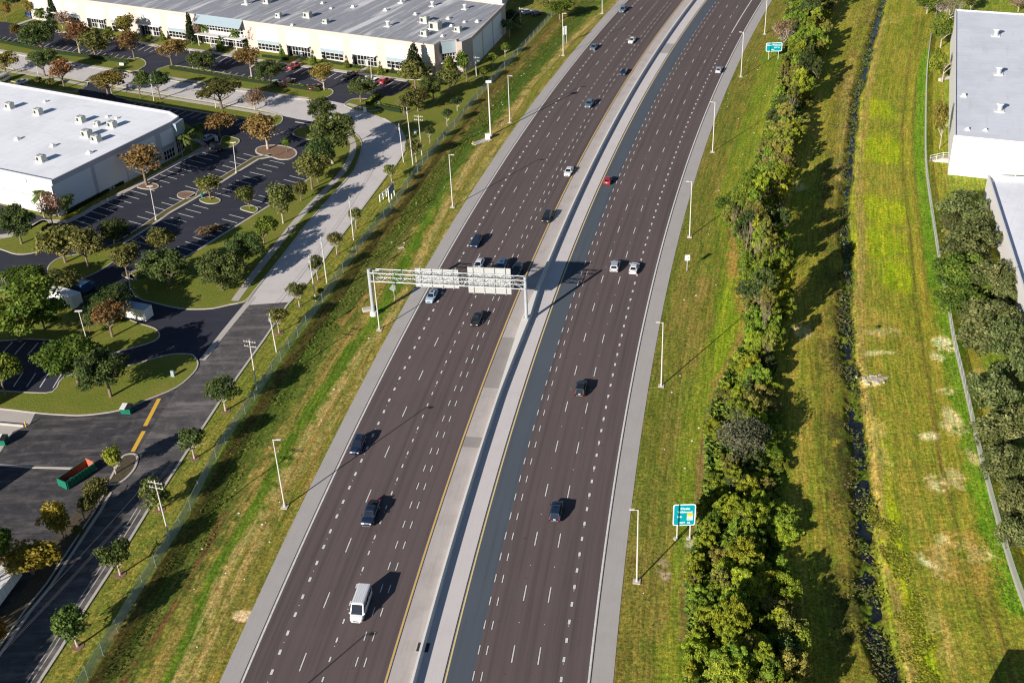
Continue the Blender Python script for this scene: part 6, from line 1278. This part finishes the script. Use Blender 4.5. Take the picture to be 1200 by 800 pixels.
for t_ in T:
    kw = {}; 
    if len(t_) > 8: kw['group'] = 'trees around the warehouses'
    tree(*t_[:8], pale=(len(t_) > 9), bare=t_[0] in ('brown', 'twig'))
for i, t_ in enumerate([('green', 91, 757, 57, 104, 709, 756), ('green', 141, 673, 114, 153, 629, 669), ('green', 187, 597, 162, 201, 559, 598), ('oak', 228, 537, 206, 240, 500, 535), ('green', 264.5, 481, 241, 280, 440, 474), ('olive', 327, 390, 314, 337, 359, 381), ('olive', 351, 359, 336, 358, 330, 349), ('olive', 372.5, 328, 360, 379, 299, 319), ('olive', 395, 298, 383, 402, 271, 288), ('olive', 417.5, 268, 407, 425, 243, 259), ('olive', 459, 213, 448, 464, 193, 207), ('olive', 488, 190, 474, 494, 162, 182), ('oak', 504, 168, 498, 509, 147, 160), ('oak', 524, 148, 517, 530, 128, 140), ('dark', 536, 130, 528, 543, 112, 124), ('green', 567, 95, 561, 573, 79, 89), ('green', 578, 81, 571, 583, 62, 73), ('green', 592, 67, 587, 598, 50, 60)]):
    words = ['nearest the photo foot', 'second from the photo foot', 'behind the crossarm pole, third from foot', 'fourth from the photo foot, darker', 'fifth from the foot, opposite the pointed lawn', 'sixth, beside a bare utility pole', 'seventh, level with the lawn corner', 'eighth, beside the twin poles', 'ninth, right of the twin poles', 'tenth, beside a lone pole', 'eleventh, above the blue grey board', 'twelfth, at the road bend by tall poles', 'thirteenth, small round dark one', 'fourteenth, small round dark one', 'fifteenth, in the shade', 'sixteenth, bright and small by shaded wall', 'seventeenth, bright and small', 'last small bright one under the shaded wall'][i]
    tree(*(('street',)+t_[1:] if t_[0] in ('green', 'oak') and i < 5 else t_), 'round street tree in the fence verge, '+words, SW, pale=True)
    bx, by = t_[1], t_[2]
    if i < 12: g = G(bx, by); m = MB(); m.tube(g+Vector((0, 0, -.05)), g+Vector((0, 0, .04)), .9 if i < 6 else .6, n=12); tag(m.build('mulch_ring', M_mulch), kind='structure')
# right side by the white warehouse
for t_ in [('green', 1102, 56, 1092, 1116, 16, 47, 'yellow green tree by the white wall, upper'), ('lime', 1104, 96, 1089, 1113, 58, 90, 'yellow tree by the white wall with pale ledge'), ('mixed', 1101, 174, 1093, 1111, 116, 161, 'rust and green tree by the white wall above the stair'), ('twig', 1111, 30, 1096, 1128, -4, 18, 'tan bare tree at the white warehouse top corner'), ('olive', 1137, 14, 1124, 1146, -8, 9, 'green tree behind the white warehouse top corner'), ('green', 1086, 16, 1074, 1098, -4, 12, 'loose green tree at the top end of the right fence'), ('brown', 1193, 14, 1184, 1204, -6, 10, 'brown bare tree beyond the white warehouse roof')]:
    tree(*t_, group='trees beside the right warehouses', pale=True, bare=t_[0] in ('twig', 'brown'))
for i, (x, y, w_, h_) in enumerate(((1127, 246, 62, 46), (1113, 262, 30, 26), (1136, 286, 72, 54), (1152, 262, 40, 30), (1128, 322, 74, 52), (1160, 330, 60, 50), (1128, 355, 64, 44), (1160, 374, 70, 50), (1180, 345, 40, 40), (1150, 398, 56, 40), (1180, 400, 60, 50), (1162, 462, 62, 56), (1192, 440, 50, 50), (1172, 505, 64, 54), (1196, 498, 50, 50), (1180, 546, 58, 52), (1190, 590, 52, 54), (1188, 628, 44, 44), (1206, 556, 40, 60), (1208, 610, 40, 60))):
    kd = 'silver' if i not in (4, 6) else 'green'; lab = ['uppermost, beside the mown lawn', 'small one touching the fence top', 'wide pale one third down', 'against the low roof corner', 'bright green one by the fence', 'behind the bright green ones', 'lower bright green one by the fence', 'below the bright green pair', 'touching the low roof edge', 'by the sandy gap, fence side', 'by the sandy gap, right side', 'first below the sandy clearing', 'at the edge below the clearing', 'in the lower row by the fence', 'in the lower row at the edge', 'third up from the lower end', 'second up from the lower end', 'lowest one by the fence', 'right edge of lower row', 'right edge at lower end'][i]
    w_ *= .88; h_ *= .9; tree(kd, x, y+h_*.30, x-w_/2, x+w_/2, y-h_/2, y+h_/2, ('grey green' if kd == 'silver' else 'fresh green')+' live oak by low white roof, '+lab, group='live oaks beside the low white roof')
# ------------------------------------------------------------------ tree belt along the right verge
belt = [(-20, 928, 985), (0, 925, 980), (38, 918, 972), (60, 922, 968), (76, 915, 962), (100, 912, 955), (150, 900, 940), (180, 890, 928), (200, 884, 925), (240, 852, 922), (280, 866, 922), (300, 868, 922), (350, 872, 920), (385, 884, 913), (420, 862, 908), (450, 846, 912), (500, 828, 916), (560, 828, 915), (600, 822, 922), (640, 816, 922), (665, 806, 922), (700, 806, 926), (750, 808, 932), (800, 804, 930), (850, 800, 930)]
by_ = [b[0] for b in belt]; rb = random.Random(5); placed = []
def seg(y):
    for lim, s in ((90, 'at the top of the photo'), (190, 'below the teal guide sign'), (300, 'level with the small white sign'), (400, 'at the thin waist of belt'), (520, 'around the dull grey bush'), (620, 'beside the orange shield sign'), (720, 'below the orange shield sign')):
        if y < lim: return s
    return 'at the photo foot'
y = 838
used = {}
rows = 0
while y > -25:
    xl, xr = np.interp(y, by_, [b[1] for b in belt]), np.interp(y, by_, [b[2] for b in belt])
    _, _, dep = proj((G(xl, y).x, G(xl, y).y, 4)); scp = CF/dep; wm = (xr-xl)/scp; r0 = rb.uniform(1.7, 2.6) if wm > 8 else rb.uniform(1.6, 2.3)
    ncol = max(2, int(round(wm/3.1)))
    for c in range(ncol):
        f = (c+.5)/ncol+rb.uniform(-.10, .10); r = rb.choice([rb.uniform(1.0, 1.8), rb.uniform(1.8, 3.0)])*(1.1 if c > 0 else .95)
        if rb.random() < .06: continue
        edge = f < .3; top_ = np.interp(y, [0, 90, 150, 200, 300, 380, 440, 520, 620, 680, 740, 850], [9.5, 9.0, 7.0, 13.0, 14.0, 10.5, 5.4, 4.6, 4.8, 5.2, 8.0, 8.5]); H_ = top_*(rb.uniform(.45, .75) if edge else rb.uniform(.7, 1.25))
        if f > .62: H_ = top_*rb.uniform(.55, 1.05)*(.72 if 415 < y < 690 else 1)
        if f > .62 and y < 200 and rb.random() < .35: H_ *= .5
        cx = xl+(xr-xl)*f; cyp = y+rb.uniform(-6, 6); hz = min(H_*.5, r*rb.uniform(1.1, 1.5)); zc = H_-hz
        g = G(cx, cyp, zc); g.z = 0
        kd = rb.choices(['blime', 'bgreen', 'bolive', 'boak'], [.44, .34, .16, .06])[0] if y > 420 else rb.choices(['blime', 'bgreen', 'bolive', 'boak'], [.14, .36, .34, .16])[0]
        col = {'blime': 'lime', 'bgreen': 'fresh green', 'bolive': 'olive', 'boak': 'dark green'}[kd]; side = 'highway side' if f < .36 else ('field side' if f > .66 else 'in the middle')
        sz = 'low' if H_ < 5.5 else ('tall' if H_ > 8.3 else 'leafy')
        lab = f'{sz} {col} belt tree, {side}, {seg(y)}'
        place_tree(kd, g, H_, r, hz, zc, lab, 'trees of the roadside belt')
        placed.append((cx, cyp))
    rows += 1
    y -= 3.35*scp*math.sin(.50+.0)*1.15
# stragglers
tree('dull', 872, 545, 838, 904, 486, 542, 'dull grey green bush in the belt above the orange shield sign', group=None)
tree('lime', 940, 775, 925, 951, 735, 772, 'lone lime tree standing out of the belt on the field side, photo foot', group=None)
tree('green', 862, 260, 838, 880, 225, 252, 'branchy green tree leaning over the right verge', group=None)
tree('brown', 917, 60, 905, 930, 22, 52, 'half bare tan tree beside the teal guide sign', group=None, bare=True)
# understorey as ground cover
def scatter(name, pts_fn, n, size, mat, seed, label, h=1.0):
    r = np.random.default_rng(seed); P = pts_fn(r, n); n = len(P); s = size*r.uniform(.5, 1.4, n); th = r.uniform(0, 6.28, n)
    a = np.stack([np.cos(th), np.sin(th), np.zeros(n)], 1)*s[:, None]; up = np.stack([r.normal(0, .45, n), r.normal(0, .45, n), np.ones(n)], 1)*s[:, None]*h
    V = np.stack([P-a, P+a, P+a*.7+up, P-a*.7+up*.9], 1).reshape(-1, 3)
    me = bpy.data.meshes.new(name); me.vertices.add(4*n); me.vertices.foreach_set('co', V.ravel()); me.loops.add(4*n); me.loops.foreach_set('vertex_index', np.arange(4*n)); me.polygons.add(n); me.polygons.foreach_set('loop_start', np.arange(0, 4*n, 4)); me.polygons.foreach_set('loop_total', np.full(n, 4)); me.update(calc_edges=True)
    at = me.attributes.new('tint', 'FLOAT', 'POINT'); at.data.foreach_set('value', np.repeat(r.random(n), 4)); me.materials.append(mat); return tag(mkobj(name, me), label, None, None, 'stuff')
def along(poly, wid, gz_=0.0, zf=None):
    W_ = cr([(g.x, g.y) for g in Gs(poly)], 5)
    def f(r, n):
        L = np.array([0]+[math.hypot(b[0]-a[0], b[1]-a[1]) for a, b in zip(W_[:-1], W_[1:])]).cumsum(); s = r.random(n)*L[-1]; xs = np.interp(s, L, [p[0] for p in W_]); ys = np.interp(s, L, [p[1] for p in W_]); d = r.normal(0, wid/2, n)
        # clump: keep points by a noise field
        keep = vnoise(xs+d, ys, 3.0, 77, 2) > .47
        return np.stack([xs+d, ys+r.normal(0, .5, n), np.full(n, gz_)], 1)[keep]
    return f
def beltf(r, n):
    yy = r.uniform(-15, 830, n)**1.0; xl = np.interp(yy, by_, [b[1] for b in belt]); xr = np.interp(yy, by_, [b[2] for b in belt]); xx = xl-3+(xr-xl)*r.random(n); out = []
    for a, b in zip(xx, yy): g = G(a, b); out.append((g.x, g.y, r.uniform(0, .9)))
    return np.array(out)
scatter('undergrowth', beltf, 34000, .34, LM['green'], 1, 'tangled green undergrowth beneath the roadside belt')
scatter('ditch_weeds', along(DITCH, 3.4, -.75), 15000, .19, LM['oak'], 2, 'weeds growing along the ditch banks', 1.2)
scatter('bank_weeds', along([(x-15, y) for x, y in DITCH], 4.6, -.12), 16000, .15, LM['mixed2'], 3, 'dry brown weeds on the left ditch bank', 1.1)
scatter('field_weeds', along([(1035, 590), (1042, 640), (1052, 690), (1070, 740), (1088, 790), (1098, 830)], 3.0, -.04), 12000, .12, LM['lime'], 4, 'yellow green weeds in the lower right field', .9)
scatter('fence_weeds', along([(x-7, y) for x, y in FR1], 2.4, -.04), 11000, .12, LM['green'], 5, 'green weeds along the right fence', .9)
scatter('swale_weeds', along([(x+16, y+7) for x, y in FENCE_L], 5.0, -.4), 14000, .13, LM['green'], 6, 'dark weeds in the swale right of the left fence', .9)
scatter('swale_bush', along([(215, 740), (240, 700), (262, 660), (195, 775)], 1.6, -.3), 900, .13, LM['green'], 7, 'bright weeds at the swale foot', .9)
# hedges
def hedge(pts, w_, h_, label, kd='green'):
    W_ = cr([(g.x, g.y) for g in Gs(pts)], 4); a = W_[0]; root = empty('hedge', (a[0], a[1], .1), 0, label, 'hedge', 'clipped hedges'); Q = [(p[0]-a[0], p[1]-a[1]) for p in W_]
    m = MB(); m.ribbon(Q, w_*.8, 0, h_*.9); m.build('inner_mass', LM['dark'], root)
    r = np.random.default_rng(len(pts)*7+int(pts[0][0])); L = np.array([0]+[math.hypot(q[0]-p[0], q[1]-p[1]) for p, q in zip(Q[:-1], Q[1:])]).cumsum(); n = int(L[-1]*70); s = r.random(n)*L[-1]; xs = np.interp(s, L, [p[0] for p in Q]); ys = np.interp(s, L, [p[1] for p in Q])
    side = r.integers(0, 3, n); off = np.where(side == 0, r.uniform(-.5, .5, n), np.where(side == 1, .45, -.45))*w_; z = np.where(side == 0, h_*.92, r.uniform(.1, .92, n)*h_); P = np.stack([xs-off*0.55, ys+off*.8, z], 1)
    th = r.normal(size=(n, 3)); th /= np.linalg.norm(th, axis=1)[:, None]; b = np.cross(th, r.normal(size=(n, 3))); b /= np.linalg.norm(b, axis=1)[:, None]; sz = .2
    V = np.stack([P-th*sz, P-b*sz, P+th*sz, P+b*sz], 1).reshape(-1, 3); me = bpy.data.meshes.new('foliage'); me.vertices.add(4*n); me.vertices.foreach_set('co', V.ravel()); me.loops.add(4*n); me.loops.foreach_set('vertex_index', np.arange(4*n)); me.polygons.add(n); me.polygons.foreach_set('loop_start', np.arange(0, 4*n, 4)); me.polygons.foreach_set('loop_total', np.full(n, 4)); me.update(calc_edges=True)
    at = me.attributes.new('tint', 'FLOAT', 'POINT'); at.data.foreach_set('value', np.repeat(r.random(n), 4)); me.materials.append(LM[kd]); mkobj('foliage', me, root)
hedge([(-20, 46), (5, 51), (30, 56), (62, 62.5), (112, 69), (150, 74)], 1.3, 1.1, 'long clipped hedge below the upper left parking bays')
hedge([(200, 81), (225, 85), (256, 90), (297, 96.5), (330, 101), (374, 107.5)], 1.3, 1.1, 'clipped hedge below the bays right of the lot entrance')
hedge([(431, 124), (438, 118), (445, 113)], 1.6, 1.3, 'short bright hedge rising beside the entrance island', 'lime'); hedge([(441, 126), (455, 129), (471, 132)], 1.6, 1.3, 'bright hedge along the bend under the oak row', 'lime')
hedge([(308, 67), (323, 69), (338, 71)], 1.0, .8, 'low facade hedge left of the red pickup'); hedge([(378, 72.5), (392, 75), (402, 76.5)], 1.0, .8, 'low facade hedge between conical shrubs'); hedge([(408, 78), (416, 79.5), (424, 80.5)], 1.0, .8, 'low facade hedge before the right dark entrance'); hedge([(453, 84.5), (462, 86), (470, 87)], 1.0, .8, 'low facade hedge near the warehouse corner')
hedge([(77, 251), (95, 241), (116, 230), (128, 223), (144, 215)], 1.4, .9, 'dark hedge at the foot of the shaded grey wall', 'dark')
# conical shrubs
for i, (bx, by, w_, ty, lb) in enumerate(((330, 69, 8, 54, 'conical green shrub left of the first right bay entrance'), (367, 76, 7, 61, 'conical green shrub right of the red pickup'), (406, 80, 7, 67, 'conical green shrub above the black pickup'), (446, 88, 7, 74, 'conical green shrub above the bright red car'), (258, 59.5, 11, 44, 'big dark conical shrub by the glazed entrance'), (190, 47.5, 7, 37, 'conical shrub at the left dark entrance'))):
    tree('cone', bx, by, bx-w_/2, bx+w_/2, ty, by, lb, group='conical shrubs on the facade', name='conical_shrub', cat='shrub')
for i, (bx, by, w_, lb, kd) in enumerate(((128, 39, 12, 'dark bush by the left dark entrance', 'bush'), (176, 48, 10, 'bush left of the conical shrub at left entrance', 'bush'), (258, 337, 14, 'low bush under the broad pale trunk oak', 'bush'), (482, 211, 12, 'bush growing through the fence by the blue grey board', 'dbush'), (377, 345, 12, 'dark bush at the fence by the twin poles', 'dbush'), (367, 353, 9, 'brownish bush left of the twin pole bush', 'dbush'), (60, 255, 18, 'olive bush at the white warehouse corner', 'dbush'), (60, 275, 20, 'low olive bush on the left lawn edge', 'dbush'), (110, 582, 20, 'low shrub beside the green container', 'dbush'), (92, 625, 16, 'low dull shrub in the dark mulch strip', 'dbush'), (60, 101, 14, 'reddish bush above the white roof, left', 'dbush'), (45, 98, 12, 'reddish bush above the white roof, far left', 'dbush'), (122, 388, 8, 'small bush beside the orange tree', 'bush'), (185, 122.5, 6, 'small lit bush at pale pole', 'bush'), (1027, 385, 6, 'small green bush on the right field', 'bush'), (640, 10, 14, 'olive scrub at the far end of fence', 'dbush'), (520, 160, 8, 'low bush at the fence beyond the bend', 'dbush'), (410, 297, 6, 'low bush at the fence mid way', 'dbush'))):
    g = G(bx, by); sc = CF/proj((g.x, g.y, 1))[2]; r = w_/2/sc; root = empty('shrub', g, 0, lb, 'shrub', 'shrubs'); me_ = KIND[kd][i % 2]; o = mkobj('foliage', me_, root, (0, 0, r*.5)); o.scale = (r, r, r*.9); o.rotation_euler = (0, 0, i)
    m = MB(); m.tube((0, 0, -.05), (0, 0, r*.5), .06, .03, 5); m.build('stem', M_bark, root)
# trees just outside the left edge, shading the frontage road
for i, (px_, py_, h_) in enumerate(((60, 715, 11), (20, 780, 11), (95, 665, 10.5), (118, 622, 10), (80, 690, 11), (40, 745, 11), (0, 812, 10), (145, 590, 9))):
    h_ += 1.5; t0 = G(px_, py_); L_ = h_*.80/math.tan(R(SUN_EL)); g = t0-sh*L_; place_tree(['oak', 'green'][i % 2], g, h_, 3.4, 3.2, h_-3.4, 'tree beyond the left edge shading the frontage road', 'trees beyond the left edge')
# cut brush heap in the car park
r = np.random.default_rng(8); g = G(244, 272); root = empty('brush_heap', g, R(38), 'long heap of dry brown cut branches lying in the parking bays', 'brush heap')
me_ = crown_mesh('dry_branches', 77, 2600, .075, LM['brown'], 22, (.25, .4), .6, 'flat'); o = mkobj('dry_branches', me_, root, (0, 0, .5)); a_, b_ = G(222, 279), G(263, 266); o.scale = ((b_-a_).length/2, 1.9, 1.3)
m = MB()
for i in range(60): p = Vector((r.uniform(-3.6, 3.6), r.uniform(-1.3, 1.3), r.uniform(.1, 1.2))); m.tube(p, p+Vector((r.uniform(-1.2, 1.2), r.uniform(-.8, .8), r.uniform(-.1, .5))), .04, .02, 4)
m.build('twig', M_barkp, root)
# palms
pm = MB(); rp = random.Random(4)
for i in range(26):
    a = 6.28*i/26*2.4; el = rp.uniform(-.5, .9); P = []; d = Vector((math.cos(a), math.sin(a), 0)); sd_ = Vector((-d.y, d.x, 0))
    for j in range(5): t_ = j/4; P.append(d*(t_*math.cos(el)*1.0)+Vector((0, 0, math.sin(el)*t_-.55*t_*t_)))
    for j in range(4):
        for sg in (-1, 1):
            w0 = .05+.16*math.sin(math.pi*(j/4)*.9+.2); w1 = .05+.16*math.sin(math.pi*((j+1)/4)*.9+.2) if j < 3 else .01; pm.quad(P[j], P[j+1], P[j+1]+sd_*sg*w1+Vector((0, 0, -w1*.6)), P[j]+sd_*sg*w0+Vector((0, 0, -w0*.6)))
palm_me = pm.mesh('crown', LM['palm']); at = palm_me.attributes.new('tint', 'FLOAT', 'POINT'); at.data.foreach_set('value', np.random.default_rng(1).random(len(palm_me.vertices)))
pt = MB(); pt.tube((0, 0, -.02), (0, 0, 1), .13, .1, 8); ptm = pt.mesh('trunk', M_barkp)
for (bx, by, cx, cy, w_, lb) in ((214, 183, 215, 161, 13, 'palm nearest the shaded warehouse corner'), (225, 176, 222, 153, 11, 'middle palm at the shaded warehouse corner'), (236, 168, 232, 146, 11, 'right palm at the shaded warehouse corner, above the blue car'), (78, 250, 77, 231, 16, 'palm at the foot of the grey wall front corner'), (52, 255, 46, 226, 15, 'palm rising behind the half bare orange tree'), (239, 52, 237, 31, 10, 'slim palm left of the glazed entrance'), (275, 57, 274, 37, 10, 'slim palm right of the glazed entrance'), (47, 25, 46, 11, 12, 'palm at left end of the cream facade'), (603, 35, 599, 21, 18, 'dark palm beyond the shaded wall'), (597, 44, 594, 26, 13, 'second dark palm beyond the shaded wall')):
    g = G(bx, by); cx_, cz_ = offplane(g, cx, cy); sc = CF/proj((cx_, g.y, cz_))[2]; root = empty('palm_tree', g, 0, lb, 'palm tree', 'palms around the warehouses'); o = mkobj('crown', palm_me, root, (cx_-g.x, 0, cz_)); s_ = w_/2/sc*1.6; o.scale = (s_, s_, s_); o.rotation_euler = (0, 0, bx)
    t_ = mkobj('trunk', ptm, root); t_.scale = (1.3, 1.3, cz_)
# litter flecks on the verges
r = np.random.default_rng(12); m = MB()
for i in range(75):
    s_ = r.uniform(50, 330); o_ = r.choice([r.uniform(15, 27), r.uniform(-52, -40.5)]); p = HP(s_, o_, .0); a = r.uniform(.06, .16); m.box(p.x-a, p.x+a, p.y-a*.6, p.y+a*.6, -.02, .06)
tag(m.build('litter', M_signw), 'small pale litter flecks on the grass verges', None, None, 'stuff')
# concrete rubble on the field
g = G(1021, 445); r = random.Random(3); 
m = MB()
for i in range(16):
    p = g+Vector((r.uniform(-2.6, 2.6), r.uniform(-1.4, 1.4), 0)); m.box(-r.uniform(.15, .5), r.uniform(.15, .5), -.15, .15, 0, r.uniform(.08, .3), Matrix.Translation(p)@Matrix.Rotation(r.uniform(0, 3), 4, 'Z'))
tag(m.build('rubble', M_walk), 'scattered pale rubble beside the ditch in the right field', 'rubble', None, 'stuff')
m = MB()
for i in range(3): m.box(-2.2+i*.3, 1.9+i*.3, -.06, .06, .02, .12, Matrix.Translation(g+Vector((1.0, -.3+i*.35, .05)))@Matrix.Rotation(.12, 4, 'Z'))
tag(m.build('plank_pile', pmat('old_timber', (.42, .34, .27), .9)), 'pale planks lying on the rubble beside the ditch', 'planks')
print('TREES', cnt[0], 'OBJ', len(bpy.data.objects))
